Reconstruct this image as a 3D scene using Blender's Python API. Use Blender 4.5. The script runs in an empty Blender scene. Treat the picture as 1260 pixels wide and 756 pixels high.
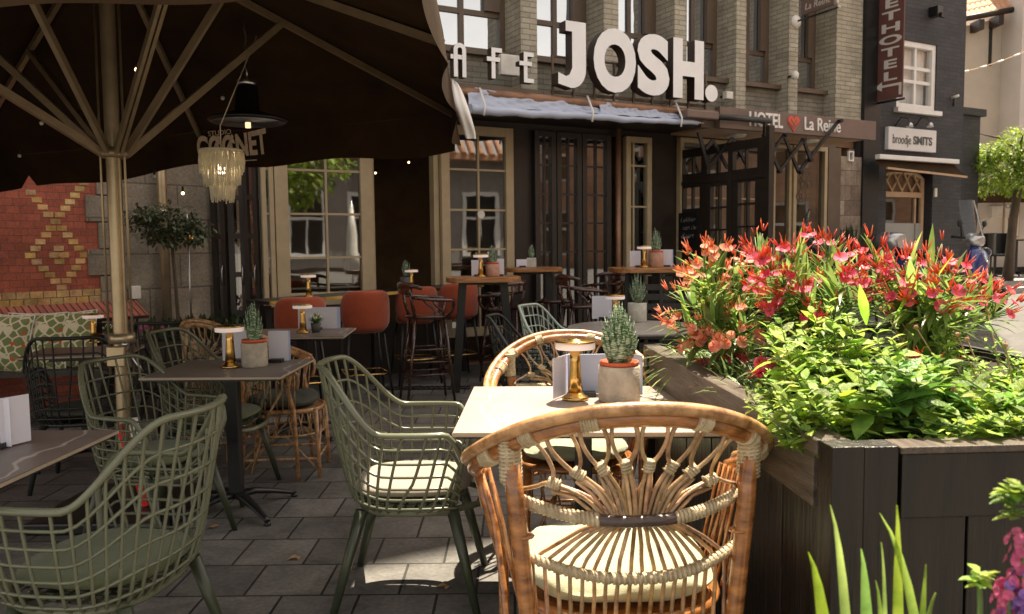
import bpy, math, random
from mathutils import Vector, Matrix
random.seed(7)
R = math.radians; PI = math.pi
sin, cos = math.sin, math.cos
scene = bpy.context.scene
COL = scene.collection
def lerp(a, b, t): return a + (b - a) * t
def smooth(t):
    t = max(0.0, min(1.0, t)); return t * t * (3 - 2 * t)
def V(*a): return Vector(a)

# ------------------------------------------------------------------ camera
HC = 1.36; FPX = 1000.0; PITCH = math.atan(0.075); ROLL = R(0.6)
cam_d = bpy.data.cameras.new('camera'); cam = bpy.data.objects.new('camera', cam_d)
COL.objects.link(cam); scene.camera = cam
cam_d.sensor_width = 36; cam_d.lens = FPX / 1260 * 36
cam_d.clip_start = 0.05; cam_d.clip_end = 600
cam.matrix_world = Matrix.Translation((0, 0, HC)) @ Matrix.Rotation(PI / 2 - PITCH, 4, 'X') @ Matrix.Rotation(-ROLL, 4, 'Z')
cam_d.dof.use_dof = True; cam_d.dof.focus_distance = 3.4; cam_d.dof.aperture_fstop = 6.3
CM = cam.matrix_world.to_3x3()
def ray(u, v): return CM @ Vector(((u - 630) / FPX, (378 - v) / FPX, -1))
def at_z(u, v, z):
    d = ray(u, v); t = (z - HC) / d.z; return Vector((0, 0, HC)) + d * t
def at_y(u, v, Y):
    d = ray(u, v); return Vector((0, 0, HC)) + d * (Y / d.y)

# facade frame: local x along the street, y into the building
P0 = Vector((-1.14, 8.8, 0)); FA = R(28.8)
FD = Vector((cos(FA), sin(FA), 0)); FN = Vector((-sin(FA), cos(FA), 0))
def fs(u, v, off=0.0):
    d = ray(u, v); o = Vector((0, 0, HC)) - P0 - FN * off
    t = -o.dot(FN) / d.dot(FN); p = Vector((0, 0, HC)) + d * t - P0
    return p.dot(FD), p.z
def S(u, off=0.0, v=300): return fs(u, v, off)[0]

# ------------------------------------------------------------------ mesh builder
class MB:
    def __init__(s): s.v = []; s.f = []; s.m = []; s.sm = []
    def poly(s, pts, mi=0, sm=False):
        n = len(s.v); s.v += [tuple(p) for p in pts]; s.f.append(tuple(range(n, n + len(pts)))); s.m.append(mi); s.sm.append(sm)
    def box(s, x0, x1, y0, y1, z0, z1, mi=0, M=None):
        if x1 < x0: x0, x1 = x1, x0
        if y1 < y0: y0, y1 = y1, y0
        n = len(s.v); P = [(x0,y0,z0),(x1,y0,z0),(x1,y1,z0),(x0,y1,z0),(x0,y0,z1),(x1,y0,z1),(x1,y1,z1),(x0,y1,z1)]
        if M is not None: P = [tuple(M @ Vector(p)) for p in P]
        s.v += P
        for q in ((0,3,2,1),(4,5,6,7),(0,1,5,4),(1,2,6,5),(2,3,7,6),(3,0,4,7)):
            s.f.append(tuple(n + i for i in q)); s.m.append(mi); s.sm.append(False)
        return s
    def bar(s, a, b, w, h=None, mi=0, up=(0, 0, 1)):
        h = h or w; a = Vector(a); b = Vector(b); d = b - a; L = d.length; d.normalize(); u = Vector(up)
        x = d.cross(u)
        if x.length < 1e-4: x = d.cross(Vector((0, 1, 0)))
        x.normalize(); z = x.cross(d)
        M = Matrix.Translation(a) @ Matrix((x, d, z)).transposed().to_4x4()
        s.box(-w/2, w/2, 0, L, -h/2, h/2, mi, M); return s
    def tube(s, pts, r, n=6, mi=0, closed=False, cap=True, sm=True, flat=1.0, up=None):
        pts = [Vector(p) for p in pts]; N = len(pts)
        rs = r if isinstance(r, (list, tuple)) else [r] * N
        base = len(s.v); t0 = None; nx = None
        for i, p in enumerate(pts):
            if closed: t = pts[(i + 1) % N] - pts[i - 1]
            else: t = pts[min(i + 1, N - 1)] - pts[max(i - 1, 0)]
            if t.length < 1e-9: t = Vector((0, 0, 1))
            t.normalize()
            if nx is None:
                a = Vector(up) if up else (Vector((0, 0, 1)) if abs(t.z) < .9 else Vector((0, 1, 0)))
                nx = t.cross(a).normalized()
            else:
                nx = (nx - t * nx.dot(t))
                nx = nx.normalized() if nx.length > 1e-6 else t.orthogonal().normalized()
            ny = t.cross(nx)
            for k in range(n):
                an = 2 * PI * k / n
                s.v.append(tuple(p + nx * (rs[i] * cos(an)) + ny * (rs[i] * flat * sin(an))))
        for i in range(N if closed else N - 1):
            for k in range(n):
                a = base + i * n + k; b = base + i * n + (k + 1) % n
                c = base + ((i + 1) % N) * n + (k + 1) % n; d = base + ((i + 1) % N) * n + k
                s.f.append((a, b, c, d)); s.m.append(mi); s.sm.append(sm)
        if cap and not closed:
            s.f.append(tuple(base + k for k in range(n))[::-1]); s.m.append(mi); s.sm.append(False)
            q = base + (N - 1) * n; s.f.append(tuple(q + k for k in range(n))); s.m.append(mi); s.sm.append(False)
        return s
    def lathe(s, prof, n=24, c=(0, 0, 0), mi=0, sm=True, M=None):
        base = len(s.v)
        for (r, z) in prof:
            for k in range(n):
                a = 2 * PI * k / n; p = Vector((c[0] + r * cos(a), c[1] + r * sin(a), c[2] + z))
                s.v.append(tuple(M @ p) if M is not None else tuple(p))
        for i in range(len(prof) - 1):
            for k in range(n):
                s.f.append((base+i*n+k, base+i*n+(k+1)%n, base+(i+1)*n+(k+1)%n, base+(i+1)*n+k)); s.m.append(mi); s.sm.append(sm)
        if prof[0][0] > 1e-5: s.f.append(tuple(base + k for k in range(n))[::-1]); s.m.append(mi); s.sm.append(False)
        if prof[-1][0] > 1e-5: q = base + (len(prof)-1)*n; s.f.append(tuple(q + k for k in range(n))); s.m.append(mi); s.sm.append(False)
        return s
    def prism(s, poly, y0, y1, mi=0, M=None, sm=False):
        # poly in (x,z), extruded along y
        n = len(poly); b = len(s.v)
        for y in (y0, y1):
            for (x, z) in poly:
                p = Vector((x, y, z)); s.v.append(tuple(M @ p) if M is not None else tuple(p))
        s.f.append(tuple(b + i for i in range(n))); s.f.append(tuple(b + n + i for i in range(n))[::-1]); s.m += [mi, mi]; s.sm += [False, False]
        for i in range(n):
            j = (i + 1) % n; s.f.append((b+i, b+n+i, b+n+j, b+j)); s.m.append(mi); s.sm.append(sm)
        return s
    def slab(s, poly, z0, z1, mi=0):
        # poly in (x,y) extruded along z
        n = len(poly); b = len(s.v)
        for z in (z0, z1):
            for (x, y) in poly: s.v.append((x, y, z))
        s.f.append(tuple(b + i for i in range(n))[::-1]); s.f.append(tuple(b + n + i for i in range(n))); s.m += [mi, mi]; s.sm += [False, False]
        for i in range(n):
            j = (i + 1) % n; s.f.append((b+i, b+j, b+n+j, b+n+i)); s.m.append(mi); s.sm.append(False)
        return s
    def grid(s, fn, nu, nv, mi=0, sm=True, closeu=False):
        b = len(s.v); cu = nu if closeu else nu + 1
        for j in range(nv + 1):
            for i in range(cu): s.v.append(tuple(fn(i / nu, j / nv)))
        for j in range(nv):
            for i in range(nu):
                i2 = (i + 1) % cu
                s.f.append((b+j*cu+i, b+j*cu+i2, b+(j+1)*cu+i2, b+(j+1)*cu+i)); s.m.append(mi); s.sm.append(sm)
        return s
    def ball(s, c, r, n=8, m=6, mi=0, sz=1.0):
        return s.lathe([(max(r * sin(PI * i / m), 1e-6), -r * sz * cos(PI * i / m)) for i in range(m + 1)], n, c, mi)
    def leaf(s, p, d, L, w, droop=.3, mi=0, up=None, fold=.25, seg=3, tip=.0, wp=.45):
        p = Vector(p); d = Vector(d).normalized(); u = Vector(up) if up else Vector((0, 0, 1))
        x = d.cross(u)
        if x.length < 1e-3: x = d.orthogonal()
        x.normalize(); nrm = x.cross(d); b = len(s.v); q = p.copy(); dd = d.copy()
        for i in range(seg + 1):
            t = i / seg
            ww = w * .5 * (math.sin(PI * min(1, t ** (math.log(.5)/math.log(wp))) ) if 0 < t < 1 else (.12 if i == 0 else .02))
            s.v.append(tuple(q - x * ww + nrm * (abs(ww) * fold))); s.v.append(tuple(q)); s.v.append(tuple(q + x * ww + nrm * (abs(ww) * fold)))
            dd = (dd - Vector((0, 0, 1)) * droop / seg).normalized(); q = q + dd * (L / seg)
        for i in range(seg):
            o = b + i * 3
            s.f.append((o, o+1, o+4, o+3)); s.f.append((o+1, o+2, o+5, o+4)); s.m += [mi, mi]; s.sm += [True, True]
    def build(s, name, mats, parent=None, bevel=0, merge=False):
        me = bpy.data.meshes.new(name); me.from_pydata(s.v, [], s.f)
        mats = mats if isinstance(mats, (list, tuple)) else [mats]
        for m in mats: me.materials.append(m)
        me.polygons.foreach_set('material_index', s.m); me.polygons.foreach_set('use_smooth', s.sm)
        me.update()
        o = bpy.data.objects.new(name, me); COL.objects.link(o)
        if parent is not None: o.parent = parent
        if bevel:
            bv = o.modifiers.new('b', 'BEVEL'); bv.width = bevel; bv.segments = 2; bv.limit_method = 'ANGLE'; bv.angle_limit = R(50)
        return o
def tag(o, label=None, cat=None, group=None, kind=None):
    if label: o['label'] = label
    if cat: o['category'] = cat
    if group: o['group'] = group
    if kind: o['kind'] = kind
    return o
def empty(name, loc=(0, 0, 0), rz=0, label=None, cat=None, group=None):
    o = bpy.data.objects.new(name, None); COL.objects.link(o); o.location = loc; o.rotation_euler = (0, 0, rz)
    o.empty_display_size = .1
    return tag(o, label, cat, group)
def kids(o): return [c for c in COL.objects if c.parent == o]
KM = {}
def copy_tree(o, parent=None):
    c = o.copy(); COL.objects.link(c)
    if parent is not None: c.parent = parent
    for ch in [x for x in list(COL.objects) if x.parent == o]: copy_tree(ch, c)
    return c
def place(proto, loc, rz, label, first, sc=None, group=None):
    o = proto if first else copy_tree(proto)
    o.location = loc; o.rotation_euler = (0, 0, rz); o['label'] = label
    if sc: o.scale = (sc,) * 3 if not isinstance(sc, tuple) else sc
    if group: o['group'] = group
    return o
def fac(name, label, cat, s=0, y=0, z=0, group=None):   # empty in the facade frame
    p = P0 + FD * s + FN * y; return empty(name, (p.x, p.y, z), FA, label, cat, group)

def text_mesh(name, txt, size, mat, parent, loc=(0, 0, 0), rot=(PI/2, 0, 0), ext=.004, off=0.0, align='CENTER', sx=1.0, space=1.0, bevel=0.0, shear=0.0):
    cu = bpy.data.curves.new(name, 'FONT'); cu.body = txt; cu.size = size; cu.extrude = ext; cu.offset = off
    cu.align_x = align; cu.space_character = space; cu.shear = shear; cu.resolution_u = 5
    o = bpy.data.objects.new(name, cu); COL.objects.link(o)
    dg = bpy.context.evaluated_depsgraph_get(); dg.update()
    me = bpy.data.meshes.new_from_object(o.evaluated_get(dg)); bpy.data.objects.remove(o); bpy.data.curves.remove(cu)
    me.transform(Matrix.Diagonal((sx, 1, 1, 1))); me.materials.clear(); me.materials.append(mat)
    ob = bpy.data.objects.new(name, me); COL.objects.link(ob); ob.parent = parent; ob.location = loc; ob.rotation_euler = rot
    return ob

# ------------------------------------------------------------------ materials
def new_mat(name):
    m = bpy.data.materials.new(name); m.use_nodes = True; nt = m.node_tree
    b = nt.nodes['Principled BSDF']; return m, nt, b
def nd(nt, t, **kw):
    n = nt.nodes.new(t)
    for k, v in kw.items():
        if hasattr(n, k): setattr(n, k, v)
        else: n.inputs[k].default_value = v
    return n
def c4(c): return (c[0], c[1], c[2], 1)
def ramp(nt, fac, stops):
    r = nt.nodes.new('ShaderNodeValToRGB'); nt.links.new(fac, r.inputs[0])
    e = r.color_ramp.elements
    while len(e) < len(stops): e.new(.5)
    for i, (p, c) in enumerate(stops): e[i].position = p; e[i].color = c4(c)
    return r
def mat(name, col, rough=.5, metal=0, var=.15, scale=8, bump=0, bscale=60, coord='Object', col2=None, sheen=0, spec=None, trans=0, rvar=0, stretch=None, coat=0):
    m, nt, b = new_mat(name); L = nt.links.new
    tc = nd(nt, 'ShaderNodeTexCoord'); src = tc.outputs[coord]
    if stretch:
        mp = nd(nt, 'ShaderNodeMapping'); mp.inputs['Scale'].default_value = stretch; L(src, mp.inputs[0]); src = mp.outputs[0]
    n = nd(nt, 'ShaderNodeTexNoise', Scale=scale, Detail=5, Roughness=.6); L(src, n.inputs['Vector'])
    d = [max(0, c * (1 - var)) for c in col]; h = col2 or [min(1, c * (1 + var)) for c in col]
    rr = ramp(nt, n.outputs['Fac'], [(.3, d), (.7, h)]); L(rr.outputs[0], b.inputs['Base Color'])
    b.inputs['Roughness'].default_value = rough; b.inputs['Metallic'].default_value = metal
    if spec is not None: b.inputs['Specular IOR Level'].default_value = spec
    if sheen: b.inputs['Sheen Weight'].default_value = sheen
    if coat: b.inputs['Coat Weight'].default_value = coat
    if rvar:
        mr = nd(nt, 'ShaderNodeMapRange'); mr.inputs['To Min'].default_value = max(.02, rough - rvar); mr.inputs['To Max'].default_value = min(1, rough + rvar)
        L(n.outputs['Fac'], mr.inputs[0]); L(mr.outputs[0], b.inputs['Roughness'])
    if bump:
        n2 = nd(nt, 'ShaderNodeTexNoise', Scale=bscale, Detail=4); L(src, n2.inputs['Vector'])
        bp = nd(nt, 'ShaderNodeBump', Strength=bump, Distance=.01); L(n2.outputs['Fac'], bp.inputs['Height']); L(bp.outputs[0], b.inputs['Normal'])
    if trans:
        tr = nd(nt, 'ShaderNodeBsdfTranslucent'); mx = nd(nt, 'ShaderNodeMixShader'); mx.inputs[0].default_value = trans
        L(rr.outputs[0], tr.inputs[0]); L(b.outputs[0], mx.inputs[1]); L(tr.outputs[0], mx.inputs[2])
        L(mx.outputs[0], nt.nodes['Material Output'].inputs[0])
    return m
def brick_mat(name, c1, c2, mort, bw, bh, ms=.006, rough=.85, bump=.6, rot=None, off=.5, var=.25, plane='XZ', nscale=1.5, sc=1.0, rvar=False, dirt=0):
    m, nt, b = new_mat(name); L = nt.links.new
    tc = nd(nt, 'ShaderNodeTexCoord'); src = tc.outputs['Object']
    mp = nd(nt, 'ShaderNodeMapping')
    if plane == 'XZ': mp.inputs['Rotation'].default_value = (-PI/2, 0, 0)
    if rot: mp.inputs['Rotation'].default_value = rot
    L(src, mp.inputs[0])
    vec = mp.outputs[0]
    if plane == 'ALL':   # side faces too: use x+y along, z up
        sp = nd(nt, 'ShaderNodeSeparateXYZ'); L(src, sp.inputs[0]); ad = nd(nt, 'ShaderNodeMath'); L(sp.outputs[0], ad.inputs[0]); L(sp.outputs[1], ad.inputs[1])
        cb = nd(nt, 'ShaderNodeCombineXYZ'); L(ad.outputs[0], cb.inputs[0]); L(sp.outputs[2], cb.inputs[1]); vec = cb.outputs[0]
    br = nd(nt, 'ShaderNodeTexBrick', offset=off); br.inputs['Scale'].default_value = sc
    br.inputs['Brick Width'].default_value = bw; br.inputs['Row Height'].default_value = bh; br.inputs['Mortar Size'].default_value = ms
    br.inputs['Mortar Smooth'].default_value = .3; br.inputs['Bias'].default_value = 0
    br.inputs['Color1'].default_value = c4(c1); br.inputs['Color2'].default_value = c4(c2); br.inputs['Mortar'].default_value = c4(mort)
    L(vec, br.inputs['Vector'])
    n = nd(nt, 'ShaderNodeTexNoise', Scale=nscale, Detail=6, Roughness=.65); L(src, n.inputs['Vector'])
    n3 = nd(nt, 'ShaderNodeTexNoise', Scale=45, Detail=5); L(src, n3.inputs['Vector'])
    ml = nd(nt, 'ShaderNodeMix', data_type='RGBA', blend_type='MULTIPLY'); ml.inputs[0].default_value = 1
    mr = nd(nt, 'ShaderNodeMapRange'); mr.inputs['From Min'].default_value = .3; mr.inputs['From Max'].default_value = .7
    mr.inputs['To Min'].default_value = 1 - var; mr.inputs['To Max'].default_value = 1 + var; L(n.outputs['Fac'], mr.inputs[0])
    m2 = nd(nt, 'ShaderNodeMapRange'); m2.inputs['From Min'].default_value = .3; m2.inputs['From Max'].default_value = .7
    m2.inputs['To Min'].default_value = 1 - var * .6; m2.inputs['To Max'].default_value = 1 + var * .6; L(n3.outputs['Fac'], m2.inputs[0])
    mm = nd(nt, 'ShaderNodeMath', operation='MULTIPLY'); L(mr.outputs[0], mm.inputs[0]); L(m2.outputs[0], mm.inputs[1])
    L(br.outputs['Color'], ml.inputs[6]); L(mm.outputs[0], ml.inputs[7]); colr = ml.outputs[2]
    if dirt:
        dn = nd(nt, 'ShaderNodeTexNoise', Scale=3.2, Detail=9, Roughness=.72, Distortion=.6); L(src, dn.inputs['Vector'])
        dr = ramp(nt, dn.outputs['Fac'], [(.38, (1 - dirt,) * 3), (.52, (1, 1, 1)), (.66, (1 + dirt * .6,) * 3)])
        dm = nd(nt, 'ShaderNodeMix', data_type='RGBA', blend_type='MULTIPLY'); dm.inputs[0].default_value = 1; L(colr, dm.inputs[6]); L(dr.outputs[0], dm.inputs[7])
        vo = nd(nt, 'ShaderNodeTexVoronoi', Scale=9, Randomness=1); L(src, vo.inputs['Vector']); vr = ramp(nt, vo.outputs['Distance'], [(.035, (1, 1, 1)), (.06, (0, 0, 0))])
        vm = nd(nt, 'ShaderNodeMath', operation='MULTIPLY'); vm.inputs[1].default_value = .35; L(vr.outputs[0], vm.inputs[0])
        dx = nd(nt, 'ShaderNodeMix', data_type='RGBA'); L(vm.outputs[0], dx.inputs[0]); L(dm.outputs[2], dx.inputs[6]); dx.inputs[7].default_value = (.22, .2, .17, 1); colr = dx.outputs[2]
    L(colr, b.inputs['Base Color'])
    b.inputs['Roughness'].default_value = rough
    ma = nd(nt, 'ShaderNodeMath', operation='MULTIPLY_ADD'); L(br.outputs['Fac'], ma.inputs[0]); ma.inputs[1].default_value = -1
    sc2 = nd(nt, 'ShaderNodeMath', operation='MULTIPLY'); L(n3.outputs['Fac'], sc2.inputs[0]); sc2.inputs[1].default_value = .35; L(sc2.outputs[0], ma.inputs[2])
    bp = nd(nt, 'ShaderNodeBump', Strength=bump, Distance=.008); L(ma.outputs[0], bp.inputs['Height']); L(bp.outputs[0], b.inputs['Normal'])
    return m
def glass_mat(name, tint=(.02, .02, .018), refl=.35, rough=.02, through=True, wob=.02, ior=1.5):
    # window glass: mirror part from fresnel, the rest lets one look in
    m, nt, b = new_mat(name); L = nt.links.new; nt.nodes.remove(b)
    gl = nd(nt, 'ShaderNodeBsdfGlossy', Roughness=rough); gl.inputs[0].default_value = (.95, .97, 1, 1)
    t = nd(nt, 'ShaderNodeBsdfTransparent') if through else nd(nt, 'ShaderNodeBsdfDiffuse')
    t.inputs[0].default_value = c4(tint)
    fr = nd(nt, 'ShaderNodeFresnel', IOR=ior); ad = nd(nt, 'ShaderNodeMath', operation='MULTIPLY_ADD', use_clamp=True)
    L(fr.outputs[0], ad.inputs[0]); ad.inputs[1].default_value = .9; ad.inputs[2].default_value = refl
    tc = nd(nt, 'ShaderNodeTexCoord'); n = nd(nt, 'ShaderNodeTexNoise', Scale=1.5, Detail=2); L(tc.outputs['Object'], n.inputs['Vector'])
    bp = nd(nt, 'ShaderNodeBump', Strength=wob, Distance=.2); L(n.outputs['Fac'], bp.inputs['Height']); L(bp.outputs[0], gl.inputs['Normal'])
    mx = nd(nt, 'ShaderNodeMixShader'); L(ad.outputs[0], mx.inputs[0]); L(t.outputs[0], mx.inputs[1]); L(gl.outputs[0], mx.inputs[2])
    L(mx.outputs[0], nt.nodes['Material Output'].inputs[0]); return m
def emit_mat(name, col, st):
    m, nt, b = new_mat(name); b.inputs['Base Color'].default_value = c4(col); b.inputs['Emission Color'].default_value = c4(col); b.inputs['Emission Strength'].default_value = st; return m

M = {}
M['paving'] = brick_mat('paving', (.10, .094, .086), (.175, .166, .15), (.018, .017, .015), .305, .31, .006, rough=.72, bump=.6, plane='XY', nscale=.9, var=.35, dirt=.35)
M['asphalt'] = mat('asphalt', (.12, .115, .11), .9, var=.2, scale=3, bump=.4, bscale=150)
M['pavement'] = brick_mat('pavement', (.3, .28, .25), (.36, .33, .3), (.12, .11, .1), .2, .1, .004, plane='XY', nscale=.5, var=.2)
M['kerb'] = mat('kerb', (.34, .32, .3), .85, bump=.3)
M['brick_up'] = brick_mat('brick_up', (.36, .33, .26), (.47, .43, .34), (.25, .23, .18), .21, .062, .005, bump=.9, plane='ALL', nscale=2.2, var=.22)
M['brick_shaded'] = brick_mat('brick_shaded', (.21, .19, .15), (.27, .25, .20), (.16, .145, .115), .21, .062, .005, bump=.9, plane='ALL', nscale=2.2, var=.22)  # darker copy of the pier brick, recess shade put into the colour
M['brick_red'] = brick_mat('brick_red', (.30, .075, .045), (.40, .105, .06), (.20, .085, .06), .105, .062, .004, bump=.6, plane='ALL', nscale=2, var=.3)
M['brick_yellow'] = mat('brick_yellow', (.46, .26, .08), .8, scale=9, col2=(.78, .52, .20), bump=.8, bscale=90)
M['brick_ledge'] = brick_mat('brick_ledge', (.34, .10, .07), (.42, .14, .09), (.08, .04, .03), .055, .5, .008, bump=.8, plane='XY', nscale=3)
M['stone'] = brick_mat('stone', (.21, .18, .135), (.30, .25, .19), (.14, .12, .09), .62, .33, .008, bump=.6, plane='ALL', nscale=2.5, var=.35)
M['stone2'] = brick_mat('stone2', (.16, .12, .09), (.33, .26, .20), (.13, .11, .09), .26, .22, .006, bump=.7, plane='ALL', nscale=4, var=.35)
M['brick_black'] = brick_mat('brick_black', (.032, .032, .036), (.045, .045, .05), (.022, .022, .024), .21, .062, .005, rough=.7, bump=.6, plane='ALL', nscale=2)
M['plaster'] = mat('plaster', (.60, .53, .45), .9, var=.1, scale=1.2, bump=.25, bscale=25)
M['plaster_shaded'] = mat('plaster_shaded', (.27, .25, .23), .9, var=.15, scale=1.2, bump=.2)  # white plaster darkened, the house's shade put into the colour
M['plaster2'] = mat('plaster2', (.66, .60, .56), .9, var=.06, scale=1.2, bump=.2, bscale=25)
M['brown_paint'] = mat('brown_paint', (.024, .014, .009), .5, var=.25, scale=5, rvar=.1)
M['bronze_frame'] = mat('bronze_frame', (.12, .085, .06), .45, var=.15, scale=4)
M['copper'] = mat('copper', (.30, .165, .10), .45, metal=.35, var=.3, scale=6, rvar=.15)
M['dark_wood'] = mat('dark_wood', (.022, .016, .012), .4, var=.4, scale=6, stretch=(8, 8, 1), rvar=.1)
M['cream_frame'] = mat('cream_frame', (.46, .36, .22), .5, var=.12, scale=5)
M['white_paint'] = mat('white_paint', (.80, .78, .75), .5, var=.05)
M['white_letter'] = mat('white_letter', (.88, .88, .90), .4, var=.06, scale=3, bump=.04, bscale=8)
M['letter_side_shade'] = mat('letter_side_shade', (.05, .032, .025), .5)  # dark tone paints the shade on the sides of the white letters
M['black_metal'] = mat('black_metal', (.012, .012, .013), .38, var=.3, scale=15, rvar=.1, bump=.06)
M['iron'] = mat('iron', (.03, .028, .026), .4, metal=.6, var=.3)
M['steel'] = mat('steel', (.55, .55, .56), .3, metal=1, var=.1)
M['brass'] = mat('brass', (.62, .40, .13), .22, metal=1, var=.18, scale=25, rvar=.1)
M['canvas'] = mat('canvas', (.042, .024, .012), .95, var=.35, scale=3, sheen=0, spec=.1, bump=.3, bscale=250)
M['valance_print'] = mat('valance_print', (.72, .56, .42), .85, var=.2, scale=30)
M['pole_metal'] = mat('pole_metal', (.46, .37, .24), .35, metal=.7, var=.12, scale=12, rvar=.08)
M['strut_metal'] = mat('strut_metal', (.34, .26, .165), .42, metal=.5, var=.15, scale=10)
M['rope_cream'] = mat('rope_cream', (.93, .84, .66), .9, var=.12, scale=40, bump=.6, bscale=300, trans=.22)
M['cane_bind'] = mat('cane_bind', (.44, .33, .19), .42, var=.3, scale=25, col2=(.66, .55, .36), bump=.4, bscale=200)
M['sage_leg'] = mat('sage_leg', (.045, .055, .032), .35, var=.15, scale=8)
M['slab_edge'] = mat('slab_edge', (.42, .33, .24), .6, var=.1)
M['sage'] = mat('sage', (.145, .155, .10), .26, var=.12, scale=8, rvar=.07)
M['mint_chair'] = mat('mint_chair', (.42, .52, .44), .42, var=.08, scale=8)
M['charcoal'] = mat('charcoal', (.02, .022, .02), .5, var=.15, scale=8)
M['cushion_green'] = mat('cushion_green', (.11, .13, .06), .9, var=.1, scale=14, bump=.35, bscale=380, sheen=.2)
M['brick_tan'] = brick_mat('brick_tan', (.42, .20, .11), (.55, .29, .17), (.4, .33, .26), .21, .062, .006, plane='ALL', nscale=1)
M['cushion'] = mat('cushion', (.37, .38, .25), .9, var=.1, scale=14, bump=.35, bscale=380, sheen=.3)
M['cushion_dark'] = mat('cushion_dark', (.07, .075, .06), .9, var=.15, scale=14, bump=.35, bscale=380)
M['cushion_sunlit'] = mat('cushion_sunlit', (.30, .26, .215), .9, var=.08, scale=14, bump=.3, bscale=380)  # lit version of the seat cushion, sun brightness in the colour
M['rattan'] = mat('rattan', (.27, .085, .022), .26, var=.5, scale=13, col2=(.52, .22, .065), bump=.15, bscale=50, coat=.6, stretch=(1, 1, 2.5))
M['rattan_pale'] = mat('rattan_pale', (.36, .17, .065), .32, var=.5, scale=22, col2=(.66, .41, .20), bump=.2, bscale=80, coat=.3)
M['rattan_dark'] = mat('rattan_dark', (.05, .028, .022), .35, var=.5, scale=30, coat=.5)
M['orange'] = mat('orange', (.33, .055, .014), .85, var=.14, scale=10, sheen=.35, bump=.2, bscale=350)
M['bentwood'] = mat('bentwood', (.05, .018, .011), .22, var=.45, scale=9, coat=.7, stretch=(1, 1, 3))
M['terracotta'] = mat('terracotta', (.52, .10, .035), .6, var=.12, scale=20)
M['concrete'] = mat('concrete', (.42, .37, .30), .85, var=.28, scale=14, bump=.5, bscale=120)
M['concrete_pale'] = mat('concrete_pale', (.50, .49, .42), .85, var=.2, scale=20, bump=.5, bscale=120)
M['terra_dusty'] = mat('terra_dusty', (.44, .25, .18), .85, var=.25, scale=20, bump=.3)
M['card'] = mat('card', (.72, .71, .80), .6, var=.03)
M['card_edge'] = mat('card_edge', (.50, .58, .80), .6, var=.05)
M['soil'] = mat('soil', (.035, .024, .016), 1, var=.5, scale=30, bump=1, bscale=60)
M['planter'] = mat('planter', (.010, .0075, .006), .42, var=.7, scale=14, stretch=(1, 1, .08), col2=(.022, .017, .013), bump=.6, bscale=60, rvar=.12)
M['planter_top'] = mat('planter_top', (.085, .062, .048), .45, var=.5, scale=7, stretch=(6, .6, 6), col2=(.15, .115, .09), bump=.5, bscale=50)
M['leaf_mint'] = mat('leaf_mint', (.20, .38, .04), .42, var=.4, scale=8, col2=(.48, .66, .11), rvar=.1, bump=.5, bscale=140, trans=.55)
M['leaf_mint2'] = mat('leaf_mint2', (.11, .26, .035), .4, var=.35, scale=8, col2=(.26, .44, .08), bump=.4, bscale=140, trans=.35)
M['leaf_ole'] = mat('leaf_ole', (.13, .24, .05), .3, var=.35, scale=8, col2=(.32, .44, .10), trans=.5)
M['leaf_grass'] = mat('leaf_grass', (.12, .22, .05), .4, var=.4, scale=10, col2=(.32, .42, .14), trans=.35)
M['leaf_dark'] = mat('leaf_dark', (.035, .06, .022), .5, var=.35, scale=8, trans=.2)
M['leaf_olive'] = mat('leaf_olive', (.09, .12, .06), .5, var=.35, scale=8, trans=.2)
M['leaf_tree'] = mat('leaf_tree', (.15, .27, .02), .5, var=.35, scale=4, col2=(.34, .46, .05), trans=.45)
M['stem_green'] = mat('stem_green', (.12, .20, .05), .6)
M['stem_dry'] = mat('stem_dry', (.28, .19, .10), .8)
M['dryhead'] = mat('dryhead', (.34, .20, .09), .9, var=.4, scale=60, bump=.8)
M['petal_red'] = mat('petal_red', (.85, .02, .08), .55, var=.3, scale=30, col2=(1, .20, .30), trans=.5)
M['petal_red_glare'] = mat('petal_red_glare', (.95, .30, .15), .6, var=.2, scale=25, col2=(1, .58, .42), trans=.55)  # red petals paled to peach, overexposure put into the colour
M['bud_red'] = mat('bud_red', (.72, .05, .035), .4, var=.3, scale=20, col2=(.90, .22, .10), trans=.4)
M['bud_red_glare'] = mat('bud_red_glare', (.85, .16, .05), .4, var=.3, scale=20, col2=(.95, .42, .20), trans=.4)  # red buds shifted to peach to imitate the same glare
M['petal_purple'] = mat('petal_purple', (.30, .16, .52), .6, var=.25, scale=25, trans=.45)
M['petal_pink'] = mat('petal_pink', (.62, .14, .28), .6, var=.2, scale=25, trans=.45)
M['petal_white'] = mat('petal_white', (.8, .78, .66), .6, var=.1, trans=.4)
M['bark'] = mat('bark', (.11, .08, .055), .9, var=.35, scale=10, bump=.8, bscale=40, stretch=(1, 1, .3))
M['bar_wood'] = mat('bar_wood', (.33, .12, .035), .35, var=.4, scale=5, stretch=(1, 9, 9), col2=(.52, .235, .075), coat=.3)
M['glass_dark'] = glass_mat('glass_dark', (.55, .5, .42), .05)
M['glass_sky'] = glass_mat('glass_sky', (.10, .11, .12), .62, through=False, wob=.05)
M['glass_mid'] = glass_mat('glass_mid', (.5, .5, .45), .22, wob=.006)
M['glass_clear'] = glass_mat('glass_clear', (.92, .94, .95), .02, ior=1.2)
M['lobby_bright'] = mat('lobby_bright', (.75, .62, .46), .8, var=.3, scale=1.2)  # light tone stands in for missing lobby light
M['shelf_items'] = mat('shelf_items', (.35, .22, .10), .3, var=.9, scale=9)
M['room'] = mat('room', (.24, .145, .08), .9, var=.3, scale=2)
M['curtain'] = mat('curtain', (.88, .85, .82), .9, var=.05)
M['rain_cover'] = mat('rain_cover', (.54, .60, .76), .5, var=.06, scale=5, trans=.1)
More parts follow.
